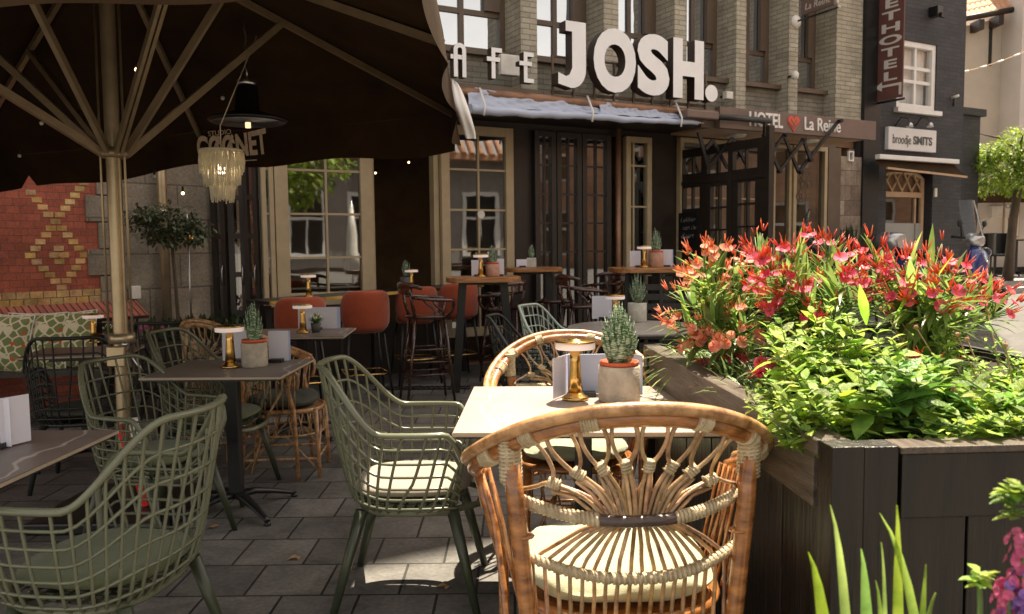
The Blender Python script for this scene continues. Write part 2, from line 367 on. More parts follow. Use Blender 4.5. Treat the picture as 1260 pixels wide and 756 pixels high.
M['banner'] = mat('banner', (.135, .055, .045), .6, var=.1, scale=3)
M['sign_brown'] = mat('sign_brown', (.17, .115, .095), .5, var=.12, scale=3)
M['sign_text'] = mat('sign_text', (.62, .58, .54), .6, var=.02)
M['sign_white'] = mat('sign_white', (.70, .68, .67), .5, var=.03)
M['sign_grey'] = mat('sign_grey', (.09, .085, .08), .6)
M['logo_orange'] = mat('logo_orange', (.72, .10, .05), .5, var=.05)
M['tan_wood'] = mat('tan_wood', (.50, .33, .20), .5, var=.12, scale=5)
M['frost'] = mat('frost', (.34, .33, .31), .5, var=.05)
M['petrol'] = mat('petrol', (.16, .22, .20), .4, var=.1)
M['red_plastic'] = mat('red_plastic', (.70, .02, .015), .4)
M['ceramic'] = mat('ceramic', (.75, .72, .66), .4)
M['scooter_blue'] = mat('scooter_blue', (.02, .045, .22), .2, coat=1)
M['silver'] = mat('silver', (.55, .55, .56), .28, metal=.8, var=.1)
M['rubber'] = mat('rubber', (.015, .015, .015), .8)
M['heat_bulb'] = emit_mat('heat_bulb', (1, .65, .35), .5)
M['macrame_bulb'] = emit_mat('macrame_bulb', (1, .87, .70), 10)
M['amber'] = emit_mat('amber', (1, .28, .03), 1.6)
M['lamp_warm'] = emit_mat('lamp_warm', (1, .62, .25), 6)
M['spark'] = emit_mat('spark', (1, .62, .28), 3)

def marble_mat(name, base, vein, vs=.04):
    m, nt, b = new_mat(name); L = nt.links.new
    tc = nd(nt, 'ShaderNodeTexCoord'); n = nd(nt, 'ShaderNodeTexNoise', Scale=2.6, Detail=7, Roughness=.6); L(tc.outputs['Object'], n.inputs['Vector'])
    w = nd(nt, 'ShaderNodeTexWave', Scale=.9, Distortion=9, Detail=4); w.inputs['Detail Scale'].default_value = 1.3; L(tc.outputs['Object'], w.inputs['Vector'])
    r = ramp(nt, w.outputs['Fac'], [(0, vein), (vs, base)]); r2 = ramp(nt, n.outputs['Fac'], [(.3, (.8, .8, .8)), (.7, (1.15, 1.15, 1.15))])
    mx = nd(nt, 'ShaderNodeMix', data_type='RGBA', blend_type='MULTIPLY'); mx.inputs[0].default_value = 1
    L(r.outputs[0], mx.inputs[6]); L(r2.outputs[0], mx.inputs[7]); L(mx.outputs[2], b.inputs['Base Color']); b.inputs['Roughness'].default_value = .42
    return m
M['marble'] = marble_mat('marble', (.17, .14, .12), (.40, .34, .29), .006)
M['marble_lit'] = marble_mat('marble_lit', (.37, .30, .26), (.44, .37, .32), .012)  # paler copy of the marble, sunlight put into its colour
M['grey_top'] = mat('grey_top', (.30, .28, .26), .45, var=.1, scale=3)

def pattern_mat():
    m, nt, b = new_mat('pillow_print'); L = nt.links.new
    tc = nd(nt, 'ShaderNodeTexCoord'); mp = nd(nt, 'ShaderNodeMapping'); mp.inputs['Rotation'].default_value = (0, R(38), 0); L(tc.outputs['Object'], mp.inputs[0])
    w = nd(nt, 'ShaderNodeTexVoronoi', Scale=15, Randomness=.45, feature='DISTANCE_TO_EDGE'); L(mp.outputs[0], w.inputs['Vector'])
    w2 = nd(nt, 'ShaderNodeTexVoronoi', Scale=11, Randomness=.6); L(tc.outputs['Object'], w2.inputs['Vector'])
    r = ramp(nt, w.outputs['Distance'], [(.0, (.70, .63, .46)), (.07, (.66, .60, .42)), (.085, (.19, .23, .085)), (.5, (.15, .18, .07))]); r.color_ramp.interpolation = 'CONSTANT'
    r2 = ramp(nt, w2.outputs['Distance'], [(.0, (1, 1, 1)), (.17, (0, 0, 0))]); r2.color_ramp.interpolation = 'CONSTANT'
    mx = nd(nt, 'ShaderNodeMix', data_type='RGBA'); L(r2.outputs[0], mx.inputs[0]); L(r.outputs[0], mx.inputs[6]); mx.inputs[7].default_value = (.6, .10, .03, 1)
    L(mx.outputs[2], b.inputs['Base Color']); b.inputs['Roughness'].default_value = .9; return m
M['pillow_print'] = pattern_mat()
def aloe_mat():
    m, nt, b = new_mat('aloe'); L = nt.links.new
    tc = nd(nt, 'ShaderNodeTexCoord'); mp = nd(nt, 'ShaderNodeMapping'); mp.inputs['Scale'].default_value = (1, 1, 6); L(tc.outputs['Object'], mp.inputs[0])
    n = nd(nt, 'ShaderNodeTexNoise', Scale=42, Detail=1); L(mp.outputs[0], n.inputs['Vector'])
    r = ramp(nt, n.outputs['Fac'], [(.50, (.05, .12, .045)), (.56, (.40, .46, .34))]); L(r.outputs[0], b.inputs['Base Color']); b.inputs['Roughness'].default_value = .45
    return m
M['aloe'] = aloe_mat()
def tile_mat():
    m, nt, b = new_mat('roof_tile'); L = nt.links.new
    tc = nd(nt, 'ShaderNodeTexCoord'); n = nd(nt, 'ShaderNodeTexNoise', Scale=3, Detail=4); L(tc.outputs['Object'], n.inputs['Vector'])
    r = ramp(nt, n.outputs['Fac'], [(.3, (.42, .20, .10)), (.7, (.68, .38, .22))]); L(r.outputs[0], b.inputs['Base Color']); b.inputs['Roughness'].default_value = .7
    return m
M['roof_tile'] = tile_mat()
M['screen_clear'] = glass_mat('screen_clear', (.80, .82, .84), .05, ior=1.25)

def island_vary(key, hue=.02, lo=.65, hi=1.3, sat=.15):
    # each leaf, petal or cane differs a little from its neighbours
    m = M[key]; nt = m.node_tree; L = nt.links.new; rr = [n for n in nt.nodes if n.type == 'VALTORGB'][0]
    g_ = nt.nodes.new('ShaderNodeNewGeometry'); hs = nt.nodes.new('ShaderNodeHueSaturation')
    mr = nd(nt, 'ShaderNodeMapRange'); mr.inputs['To Min'].default_value = lo; mr.inputs['To Max'].default_value = hi; L(g_.outputs['Random Per Island'], mr.inputs[0]); L(mr.outputs[0], hs.inputs['Value'])
    m7 = nd(nt, 'ShaderNodeMath', operation='MULTIPLY'); m7.inputs[1].default_value = 7.31; L(g_.outputs['Random Per Island'], m7.inputs[0]); fr = nd(nt, 'ShaderNodeMath', operation='FRACT'); L(m7.outputs[0], fr.inputs[0])
    mh = nd(nt, 'ShaderNodeMapRange'); mh.inputs['To Min'].default_value = .5 - hue; mh.inputs['To Max'].default_value = .5 + hue; L(fr.outputs[0], mh.inputs[0]); L(mh.outputs[0], hs.inputs['Hue'])
    m3 = nd(nt, 'ShaderNodeMath', operation='MULTIPLY'); m3.inputs[1].default_value = 13.7; L(g_.outputs['Random Per Island'], m3.inputs[0]); f3 = nd(nt, 'ShaderNodeMath', operation='FRACT'); L(m3.outputs[0], f3.inputs[0])
    ms = nd(nt, 'ShaderNodeMapRange'); ms.inputs['To Min'].default_value = 1 - sat; ms.inputs['To Max'].default_value = 1 + sat * .5; L(f3.outputs[0], ms.inputs[0]); L(ms.outputs[0], hs.inputs['Saturation'])
    tg = [l.to_socket for l in rr.outputs[0].links]
    L(rr.outputs[0], hs.inputs['Color'])
    for t_ in tg: L(hs.outputs[0], t_)
for k_ in ('leaf_mint', 'leaf_mint2', 'leaf_ole', 'leaf_grass', 'leaf_tree', 'leaf_olive', 'leaf_dark'): island_vary(k_, .028, .6, 1.5, .15)
for k_ in ('petal_red', 'petal_red_glare', 'bud_red', 'bud_red_glare', 'petal_pink', 'petal_purple'): island_vary(k_, .015, .75, 1.3, .1)
for k_ in ('rattan_pale', 'brick_yellow'): island_vary(k_, .012, .7, 1.2, .15)
# ================================================================== mesh armchair
def sgnpow(x, p): return math.copysign(abs(x) ** p, x)
def shell(a, b, hb=.88, ha=.665, seat=.385):
    # a in [-1,1] left arm front .. back .. right arm front ; b 0 bottom .. 1 rim ; chair faces +Y
    ph = a * R(128); t = abs(a) * 128
    rim = lerp(hb, ha, smooth((t - 22) / 58))
    if t > 112: rim = lerp(rim, seat + .10, ((t - 112) / 16) ** 1.5 * .55)
    k = .74 + .26 * (b ** .32)
    x = .285 * sgnpow(sin(ph), .72) * k; y = -.245 * sgnpow(cos(ph), .72) * k
    z = lerp(seat - .015, rim, b ** 1.0)
    back = smooth(1 - t / 70)
    y -= back * .075 * b
    return Vector((x, y + .02, z))
def mesh_chair(name, cat, m_shell, m_cush, cushion=True, nA=28, nB=7, leg_mat=None, rr=.0052, detail=5):
    t = empty(name, cat=cat); g = MB()
    for i in range(1, nA):
        a = -1 + 2 * i / nA
        g.tube([shell(a + (.05 + .10 * a) * (j / 8 - .5), (j / 8) ** 1.3) for j in range(9)], rr, detail, cap=False)
    for j in range(1, nB):
        b = (j / nB) ** 1.25
        g.tube([shell(-1 + 2 * i / 40, b) for i in range(41)], rr, detail, cap=False)
    # seat pan lattice
    for i in range(-5, 6):
        x = i * .033; w = .155 * math.sqrt(max(.05, 1 - (x / .21) ** 2))
        g.tube([(x, -w - .01, .385), (x, 0, .375), (x, w + .03, .385)], rr, 4, cap=False)
    for i in range(-4, 6):
        y = i * .035; w = .185 * math.sqrt(max(.05, 1 - ((y) / .215) ** 2))
        g.tube([(-w, y, .385), (0, y, .375), (w, y, .385)], rr, 4, cap=False)
    g.build('lattice_shell', m_shell, t)
    g = MB(); pts = [shell(-1 + 2 * i / 56, 1) for i in range(57)]
    f1 = shell(1, 0); f0 = shell(-1, 0)
    pts = [f0] + [f0.lerp(pts[0], .5)] + pts + [f1.lerp(pts[-1], .5)] + [f1]
    g.tube(pts, .0125, 8, flat=.8); g.build('rim', m_shell, t)
    g = MB(); g.tube([shell(-1 + 2 * i / 40, 0) for i in range(41)] + [Vector((0.1, .235, .370)), Vector((0, .242, .368)), Vector((-.1, .235, .370))], .0125, 8, closed=True)
    g.build('seat_rim', m_shell, t)
    if cushion:
        g = MB()
        def cf(u, v):
            an = 2 * PI * u; k = min(1, v * 4) if v < .25 else (1 if v < .75 else (1 - v) * 4)
            r = sin(PI * min(.5, max(0, v if v < .5 else 1 - v)) ) ** .35 if 0 < v < 1 else 0
            zz = .43 + .045 * (v)
            return Vector((.205 * sgnpow(sin(an), .7) * r, .20 * sgnpow(cos(an), .7) * r + .01, .412 + .05 * smooth(v) - (.008 if v > .8 else 0)))
        g.grid(cf, 28, 8, closeu=True); g.build('cushion', m_cush, t)
    lm = leg_mat or (M['sage_leg'] if m_shell is M['sage'] else m_shell)
    for sx in (-1, 1):
        for (y0, y1) in ((.14, .235), (-.13, -.235)):
            g = MB(); g.tube([(sx * .175, y0 * 1.1, .372), (sx * .235, y1, 0.0)], [.021, .0125], 10); g.build('leg', lm, t)
    g = MB(); g.bar((-.165, .14, .365), (.165, -.13, .365), .03, .02); g.bar((-.165, -.13, .3651), (.165, .14, .3651), .03, .019); g.build('under_frame', lm, t)
    return t

# ================================================================== rattan chair (faces +Y, back towards -Y)
def rattan_chair(cushion='cushion', detail=1, pale=False):
    t = empty('rattan_armchair', cat='chair')
    mr = M['rattan_pale'] if pale else M['rattan']; mp = M['rattan_pale']; mb = M['cane_bind']
    rnd = random.Random(3)
    W = .35
    def back(x, z):     # curved back surface, slightly leaning out with height
        q = min(1, abs(x) / .34)
        y = -.30 + .22 * q ** 2.2 - .09 * (z - .75) * (1 - q * .5)
        return Vector((x, y, z))
    def rim(s, dr=0, dz=0):   # s -1..1
        a = s * PI * .62
        x = (W + dr) * math.copysign(abs(sin(a)) ** .78, a) * (1 + .05 * abs(s))
        q = abs(s)
        xf = abs(sin(a)) ** .78 if abs(a) < PI / 2 else 1
        z = .972 - .10 * xf ** 2.2 - .15 * ((1 - cos(a)) / 1.36) ** 1.3
        y = -.33 + .60 * (1 - cos(a)) / 2 * 1.15
        return Vector((x, y - dr * cos(a), z + dz))
    N = 48
    g = MB(); g.tube([rim(-1 + 2 * i / N, 0, -.008) for i in range(N + 1)], .0215, 12); g.build('top_rail', mr, t)
    g = MB(); g.tube([rim(-1 + 2 * i / N, .022, .018) for i in range(N + 1)], .0165, 10)
    for s in (-1, 1):   # rail end curls down into the arm post
        e = rim(s); g.tube([rim(s, .021, .014), e + V(s * .012, .03, -.015), e + V(s * .0, .035, -.06), e + V(-s * .01, .02, -.12)], .013, 8)
    g.build('outer_rail', M['rattan_pale'], t)
    def top_at(x):      # rim point for a given x
        lo = 0; hi = .62
        for _ in range(24):
            mdl = (lo + hi) / 2
            if rim(mdl).x < abs(x): lo = mdl
            else: hi = mdl
        p = rim(lo); return Vector((x, p.y, p.z - .014))
    # rear posts
    tp = {}
    for s in (-1, 1):
        g = MB(); a = top_at(s * .285); tp[s] = a
        pts = [a, V(s * .272, -.235, .74), V(s * .246, -.235, .45), V(s * .225, -.25, .2), V(s * .23, -.27, 0)]
        g.tube(pts, [.021, .0215, .021, .020, .019], 12)
        for z in (.66, .36): p = back(s * .255, z); g.lathe([(.0215, -.003), (.0232, 0), (.0215, .003)], 10, (s * .252 if z > .5 else s * .235, -.236, z))
        g.build('post', mr, t)
        g = MB(); e = rim(s * .97)
        g.tube([e + V(0, .0, -.02), V(s * .325, .10, .6), V(s * .29, .13, .46), V(s * .285, .15, 0)], [.015, .015, .015, .014], 10)
        g.tube([e + V(-s * .004, -.05, 0), V(s * .315, .06, .6), V(s * .295, -.05, .44), V(s * .27, -.18, .05)], .009, 8)
        g.build('post', mr, t)
    for s in (-1, 1):
        g = MB(); g.tube([V(s * .21, .27, .46), V(s * .22, .29, .0)], .0155, 10); g.build('leg', mr, t)
    # bindings
    def wind(g, a, b, r, n, w=.0042):
        a = Vector(a); b = Vector(b)
        d = (b - a); L = d.length; d.normalize(); x = d.orthogonal().normalized(); y = d.cross(x)
        pts = []
        for i in range(n * 10 + 1):
            an = 2 * PI * i / 10; k = i / (n * 10)
            pts.append(a + d * L * k + (x * cos(an) + y * sin(an)) * (r + rnd.uniform(-.0006, .0006)))
        g.tube(pts, w, 4, flat=.45, up=d)
        g.tube([a.lerp(b, i / 6) for i in range(7)], r, 10, cap=True)
    BB = []
    for s in (-1, 1):
        g = MB(); BB.append(g)
        wind(g, tp[s] + V(0, 0, .028), tp[s] + V(-s * .003, .0, -.085), .0265, 12)
        g = MB(); BB.append(g); q = rim(s * .52, 0, -.008); q2 = rim(s * .60, 0, -.008); wind(g, q, q2, .0262, 6)
    for sv in (-.33, -.12, .16, .40):
        g = MB(); BB.append(g); wind(g, rim(sv - .026, .004, -.004), rim(sv + .026, .004, -.004), .0258, 6)
    for g in BB: g.build('cane_binding', mb, t)
    # middle wrapped rail and lower wrapped rail
    def railp(x, z, sag): return back(x, z - sag * (1 - (x / .26) ** 2)) + V(0, -.012, 0)
    def wrail(name, z, sag, r, turns, mid_mat=None):
        P = [railp(-.262 + .524 * i / 24, z, sag) for i in range(25)]
        g = MB(); g.tube(P, r, 10); rl = g.build(name, [mb, mid_mat or mb], t)
        for p_ in rl.data.polygons:
            if mid_mat and abs(p_.center.x) < .092: p_.material_index = 1
        g = MB(); pts = []
        n = turns * 8
        for i in range(n + 1):
            k = i / n
            if mid_mat and .33 < k < .67:
                if len(pts) > 3: g.tube(pts, .0055, 4, flat=.4); g.build('cane_wrapping', mb, t); g = MB()
                pts = []; continue
            x = -.262 + .524 * k; c = railp(x, z, sag); an = 2 * PI * i / 8
            pts.append(c + V(0, cos(an), sin(an)) * (r + .0012))
        g.tube(pts, .0055, 4, flat=.4); g.build('cane_wrapping', mb, t)
        return P
    wrail('middle_rail', .735, .022, .0145, 54, M['rattan_dark'])
    wrail('lower_rail', .60, .03, .0125, 44)
    # fan of canes from the hub to the rim
    hub = back(0, .72)
    g = MB()
    NG = 8
    for k in range(NG):
        f = -1 + 2 * k / (NG - 1)
        hx = f * .062; xm = f * .185 ; zm = .73 + .115 * math.sqrt(max(0, 1 - (f * .86) ** 2))
        mid = back(xm, zm) + V(0, .006, 0); h = back(hx, .725) + V(0, -.002, 0)
        for dd in (-1, 1):
            xt = f * .262 + dd * .021
            if abs(xt) < .268: tpnt = top_at(xt)
            else:
                tpnt = back(math.copysign(.262, f), .80 + .05 * (1 if dd * f < 0 else -1))
            c1 = mid + V(dd * .0065, 0, 0); c2 = mid.lerp(tpnt, .55) + V(dd * .017, -.004, .002)
            P = [h + V(dd * .006, 0, -.01), h.lerp(mid, .5) + V(dd * .0065 - f * .012, 0, .004), c1, c1.lerp(c2, .5) + V(dd*.003, 0, 0), c2, c2.lerp(tpnt, .55) + V(dd * .003, 0, .004), tpnt]
            # smooth it
            Q = []
            for i in range(len(P) - 1):
                p0 = P[max(i-1, 0)]; p1 = P[i]; p2 = P[i+1]; p3 = P[min(i+2, len(P)-1)]
                for j in range(4):
                    u = j / 4; Q.append(.5 * ((2*p1) + (p2-p0)*u + (2*p0-5*p1+4*p2-p3)*u*u + (3*p1-p0-3*p2+p3)*u**3))
            Q.append(P[-1]); g.tube(Q, .0054 + rnd.uniform(-.0007, .0007), 7)
            g.tube([h + V(dd*.012 + f*.01, .008, -.01), h.lerp(mid, .5) + V(dd * .013, .008, 0), mid + V(dd*.004, .004, -.02)], .0045, 6)
    g.build('fan_canes', M['rattan_pale'], t)
    for k in range(NG):
        g = MB(); f = -1 + 2 * k / (NG - 1); mid = back(f * .185, .73 + .115 * math.sqrt(max(0, 1 - (f * .86) ** 2))) + V(0, .006, 0)
        d = (mid - hub).normalized(); wind(g, mid - d * .016, mid + d * .014, .0125, 4, .004); g.build('knot', mb, t)
    # lower canes
    g = MB(); n = 18
    for k in range(n):
        f = -1 + 2 * k / (n - 1)
        a = back(f * .062, .712); b = back(f * .165, .65) + V(0, .004, 0); c = back(f * .232, .585); e = V(f * .225, -.245 + .03 * abs(f), .44)
        e2 = V(f * .215, -.25 + .03 * abs(f), .28)
        Q = [a, a.lerp(b, .5) + V(f * .012, 0, 0), b, b.lerp(c, .6) + V(f * .004, 0, 0), c, c.lerp(e, .5), e, e2]
        Q = [q_ + V(rnd.uniform(-.002, .002), rnd.uniform(-.002, .002), 0) for q_ in Q]; g.tube(Q, .0052, 6)
    g.build('spindles', M['rattan_pale'], t)
    # seat and skirt
    g = MB(); ring = [V(.25 * sgnpow(cos(2*PI*i/32), .8), .02 + .27 * sgnpow(sin(2*PI*i/32), .8), .445) for i in range(32)]
    g.tube(ring, .016, 8, closed=True)
    g.tube([p + V(0, 0, -.16) for p in ring], .009, 6, closed=True)
    g.slab([(p.x * .97, (p.y - .02) * .97 + .02) for p in ring], .438, .452)
    g.build('seat_frame', mr, t)
    g = MB()
    for i in range(46):
        a = 2 * PI * i / 46; p = V(.25 * sgnpow(cos(a), .8), .02 + .27 * sgnpow(sin(a), .8), .445)
        if p.y < -.16: continue
        a2 = a + (.12 if i % 2 else -.12); q = V(.25 * sgnpow(cos(a2), .8), .02 + .27 * sgnpow(sin(a2), .8), .285)
        g.tube([p, q], .0048, 5)
    g.build('skirt_canes', mp, t)
    g = MB()
    for s in (-1, 1):
        g.tube([V(s*.225, -.25, .13), V(s*.22, .28, .13)], .009, 6); g.tube([V(s*.22, .28, .05), V(s * .1, .285, .33)], .008, 6)
        g.tube([V(s*.225, -.25, .05), V(s*.225, -.02, .30)], .008, 6); g.tube([V(s*.22, .28, .05), V(s*.25, .05, .30)], .008, 6)
        # side infill
        for k in range(7):
            y = -.12 + k * .042
            g.tube([V(s * .262, y, .45), V(s * .30, y + .01, .62), V(s * .325, y + .015, .76 - .02 * k * .3)], .0048, 5)
    g.tube([V(-.225, -.25, .13), V(.225, -.25, .13)], .009, 6); g.tube([V(-.22, .28, .13), V(.22, .28, .13)], .009, 6)
    g.build('stretcher', mr, t)
    g = MB()
    def cf(u, v):
        an = 2 * PI * u; r = (sin(PI * v)) ** .38 if 0 < v < 1 else 0
        wr = 1 + .012 * sin(7 * an) + .008 * sin(13 * an + 1)
        puff = .06 * (1 - (abs(v - .5) * 2) ** 3)
        z = .458 + .085 * smooth(v) + (.012 * sin(an * 5) * sin(PI * v) if v > .5 else 0)
        return V(.235 * sgnpow(sin(an), .62) * r * wr, .01 + .245 * sgnpow(cos(an), .62) * r * wr, z)
    g.grid(cf, 44, 14, closeu=True); g.build('cushion', M[cushion], t)
    return t

# ================================================================== tables
def ped_table(name, w, d, h, top_mat, label, cat='table', loc=(0,0,0), rz=0, group=None, th=.014, foot=.33):
    t = empty(name, loc, rz, label, cat, group)
    MB().box(-w/2, w/2, -d/2, d/2, h - th, h).build('tabletop', top_mat, t)
    g = MB(); e_ = .0016; z0_, z1_ = h - th + .002, h - .003
    g.box(-w/2 - e_, w/2 + e_, -d/2 - e_, -d/2 - .0002, z0_, z1_); g.box(-w/2 - e_, w/2 + e_, d/2 + .0002, d/2 + e_, z0_, z1_); g.box(-w/2 - e_, -w/2 - .0002, -d/2, d/2, z0_, z1_); g.box(w/2 + .0002, w/2 + e_, -d/2, d/2, z0_, z1_); g.build('edge_band', M['slab_edge'], t)
    g = MB(); g.box(-w/2 + .01, w/2 - .01, -d/2 + .01, d/2 - .01, h - th - .008, h - th - .001); g.box(-.16, .16, -.16, .16, h - th - .03, h - th - .009); g.build('underplate', M['black_metal'], t)
    MB().box(-.032, .032, -.032, .032, .07, h - .04).build('column', M['black_metal'], t, bevel=.004)
    for k in range(4):
        a = PI/4 + k * PI/2; d_ = V(cos(a), sin(a), 0)
        g = MB(); g.tube([d_ * .01 + V(0,0,.085), d_ * .10 + V(0,0,.085), d_ * (foot*.6) + V(0,0,.062), d_ * (foot*.93) + V(0,0,.03), d_ * foot + V(0,0,.022)], [.034, .03, .024, .018, .014], 8, flat=.62)
        g.lathe([(.017, 0), (.019, .006), (.014, .02)], 10, tuple(d_ * foot)); g.build('foot', M['black_metal'], t)
    return t
# ================================================================== table things
def table_lamp():
    t = empty('table_lamp', cat='lamp')
    MB().lathe([(.050, 0), (.053, .003), (.053, .010), (.048, .014), (.036, .020), (.030, .030)], 12).build('base', M['brass'], t)
    MB().lathe([(.029, .029), (.024, .09), (.0205, .15), (.0195, .197)], 24).build('stem', M['brass'], t)
    MB().lathe([(.018, .196), (.075, .199), (.0765, .203), (.0765, .223), (.074, .2245)], 36).build('shade', M['ceramic_glow'], t)
    MB().lathe([(.0775, .2235), (.080, .226), (.080, .231), (.070, .2335), (.052, .2315), (.03, .230), (.026, .236), (.001, .239)], 36).build('cap', M['brass'], t)
    return t
M['ceramic_glow'] = emit_mat('ceramic_glow', (.80, .66, .60), .12)  # slight glow added so the shades look sunlit
def potted_aloe(name='potted_aloe', pot='concrete', r=.075, h=.15, ah=.19, inner=True, n=34, sq=False, ar=.055, slim=1.0, seed=1):
    t = empty(name, cat='potted plant'); rnd = random.Random(seed)
    if sq: 
        MB().box(-r, r, -r, r, 0, h).build('pot', M[pot], t, bevel=.004)
    else:
        MB().lathe([(r * .95, 0), (r, .006), (r, h - .004), (r - .004, h), (r - .012, h), (r - .012, h - .03), (.001, h - .03)], 32).build('pot', M[pot], t)
    if inner:
        MB().lathe([(r * .80, h - .035), (r * .90, h + .004), (r * .93, h + .004), (r * .93, h + .017), (r * .86, h + .017), (r * .84, h + .004), (.001, h + .004)], 32).build('inner_pot', M['terracotta'], t)
    g = MB(); z0 = h + .006
    for i in range(n):
        k = i / n; an = i * 2.39996; tilt = lerp(1.12, .08, k ** .8) * slim
        L = ah * lerp(.52, 1.0, k ** .7) * rnd.uniform(.9, 1.08); w = ar * .36 * lerp(1, .75, k)
        d0 = V(cos(an) * sin(tilt), sin(an) * sin(tilt), cos(tilt)); rad = V(cos(an), sin(an), 0)
        p = rad * (.30 * r * (1 - k)) + V(0, 0, z0 + ah * .06 * k); pts = []; rs = []
        d = d0.copy()
        for j in range(6):
            pts.append(p.copy()); rs.append(w * (1 - (j / 5) ** 1.35) + .0006)
            d = (d + V(0, 0, .16)).normalized(); p = p + d * (L / 5)
        g.tube(pts, rs, 5, flat=.45, up=(0, 0, 1))
    g.build('leaves', M['aloe'], t); return t
def menu_cards(angles, w=.15, h=.21, name='menu_card', holder=True):
    t = empty(name, cat='menu')
    for i, (a, dx, dy) in enumerate(angles):
        g = MB(); MX = Matrix.Translation((dx, dy, 0)) @ Matrix.Rotation(a, 4, 'Z')
        g.box(-w/2, w/2, -.0012, .0012, .004, h, M=MX); g.build('card', M['card'] if i % 2 == 0 else M['card_edge'], t)
    if holder: MB().box(-.035, .035, -.025, .025, 0, .018).build('card_stand', M['black_metal'], t)
    return t
def small_flower_pot(seed=5):
    t = empty('flower_pot', cat='potted plant'); rnd = random.Random(seed)
    MB().lathe([(.026, 0), (.034, .06), (.031, .062), (.028, .05), (.001, .05)], 20).build('pot', M['sign_grey'], t)
    g = MB(); g2 = MB()
    for i in range(50):
        an = rnd.uniform(0, 6.28); tl = rnd.uniform(.1, 1.1); d = V(cos(an)*sin(tl), sin(an)*sin(tl), cos(tl))
        g.leaf(V(0,0,.055) + d * .012, d, rnd.uniform(.04, .07), .018, .3)
        if i % 3 == 0: g2.ball(V(0,0,.07) + d * rnd.uniform(.03, .05), .009, 6, 4)
    g.build('leaves', M['leaf_mint2'], t); g2.build('blossoms', M['petal_white'], t); return t

# ================================================================== bar stools
def orange_stool():   # faces +Y, back at -Y
    t = empty('upholstered_bar_stool', cat='stool')
    def bf(u, v):
        a = lerp(-1.25, 1.25, u); th = .028
        side = 1
        return V(0, 0, 0)
    g = MB()
    def pt(a, z, r): return V(r * sin(a) * 1.0, -r * cos(a), z)
    A = 1.15; NU = 20; prof = []
    # closed cross-section (r,z) rounded
    for k in range(16):
        an = 2 * PI * k / 16; prof.append((.225 + .030 * sgnpow(cos(an), .8), .81 + .175 * sgnpow(sin(an), .55)))
    def f(u, v):
        a = lerp(-A, A, u); r, z = prof[int(round(v * 16)) % 16]
        e = 1 - abs(2 * u - 1) ** 6 * .55
        z = .81 + (z - .81) * e; r = .225 + (r - .225) * (1 - abs(2*u-1) ** 8 * .7)
        return pt(a, z, r)
    g.grid(f, NU, 16); g.poly([f(0, k/16) for k in range(16)]); g.poly([f(1, k/16) for k in range(16)][::-1])
    g.build('backrest', M['orange'], t)
    MB().lathe([(.001, .61), (.17, .61), (.19, .63), (.19, .67), (.18, .70), (.001, .71)], 28).build('seat', M['orange'], t)
    for sx in (-1, 1):
        for sy in (-1, 1):
            MB().tube([V(sx*.15, sy*.15, .60), V(sx*.215, sy*.215, 0)], [.014, .010], 8).build('leg', M['black_metal'], t)
    g = MB(); c = [V(.185, .185, .25), V(-.185, .185, .25), V(-.185, -.185, .25), V(.185, -.185, .25)]
    g.tube(c, .008, 6, closed=True); g.build('footrest', M['brass'], t)
    return t
def bentwood_stool(back=True):   # faces +Y
    t = empty('bentwood_bar_stool', cat='stool'); m = M['bentwood']
    MB().lathe([(.001, .735), (.17, .735), (.195, .745), (.20, .757), (.19, .768), (.15, .762), (.001, .758)], 28).build('seat', m, t)
    for sx in (-1, 1):
        g = MB(); g.tube([V(sx*.12, .13, .74), V(sx*.17, .20, 0)], [.017, .012], 8); g.build('leg', m, t)
        g = MB(); g.tube([V(sx*.13, -.13, .74), V(sx*.175, -.22, 0)], [.017, .012], 8); g.build('leg', m, t)
    for z, k in ((.25, .155), (.36, .148), (.47, .143)):
        g = MB(); c = [V(k, k*1.15, z), V(-k, k*1.15, z), V(-k, -k*1.25, z), V(k, -k*1.25, z)]
        for i in range(4): g.tube([c[i], c[(i+1) % 4]], .009, 6)
        g.build('footrest', m, t)
    if back:
        g = MB(); Q = []
        for i in range(25):
            a = lerp(-1.25, 1.25, i / 24); x = .245 * sin(a); y = -.215 * cos(a) - .02
            Q.append(V(x, y, 1.03 - .06 * smooth((abs(a) - .7) / 1.3)))
        g.tube(Q, [.012 + .012 * smooth(1 - abs(i/12 - 1)) for i in range(25)], 8, flat=1.4)
        # wide back slat
        g.grid(lambda u, v: V(.240 * sin(lerp(-.85, .85, u)), -.212 * cos(lerp(-.85, .85, u)) - .024, lerp(.955, 1.045, v) - .012*(2*u-1)**2), 14, 2)
        g.grid(lambda u, v: V(.252 * sin(lerp(-.85, .85, u)), -.226 * cos(lerp(-.85, .85, u)) - .024, lerp(.955, 1.045, v) - .012*(2*u-1)**2), 14, 2)
        g.build('back_rail', m, t)
        for sx in (-1, 1):
            g = MB(); g.tube([V(sx*.13, -.13, .74), V(sx*.165, -.165, .88), V(sx*.175, -.185, 1.0)], [.017, .015, .014], 8)
            P = [V(sx*.17, -.17, .93)] + [V(sx * (.17 + .085 * sin(PI * k / 8) ** .8), -.17 + .36 * k / 8, .93 - .03 * sin(PI * k / 16)) for k in range(1, 8)] + [V(sx*.175, .20, .895), V(sx*.165, .205, .86), V(sx*.15, .19, .80), V(sx*.125, .15, .745)]
            g.tube(P, .0155, 8)
            g.tube([V(sx*.20, .0, .915), V(sx*.205, .03, .86), V(sx*.185, .10, .80), V(sx*.15, .12, .76)], .010, 6)
            g.build('arm', m, t)
    return t
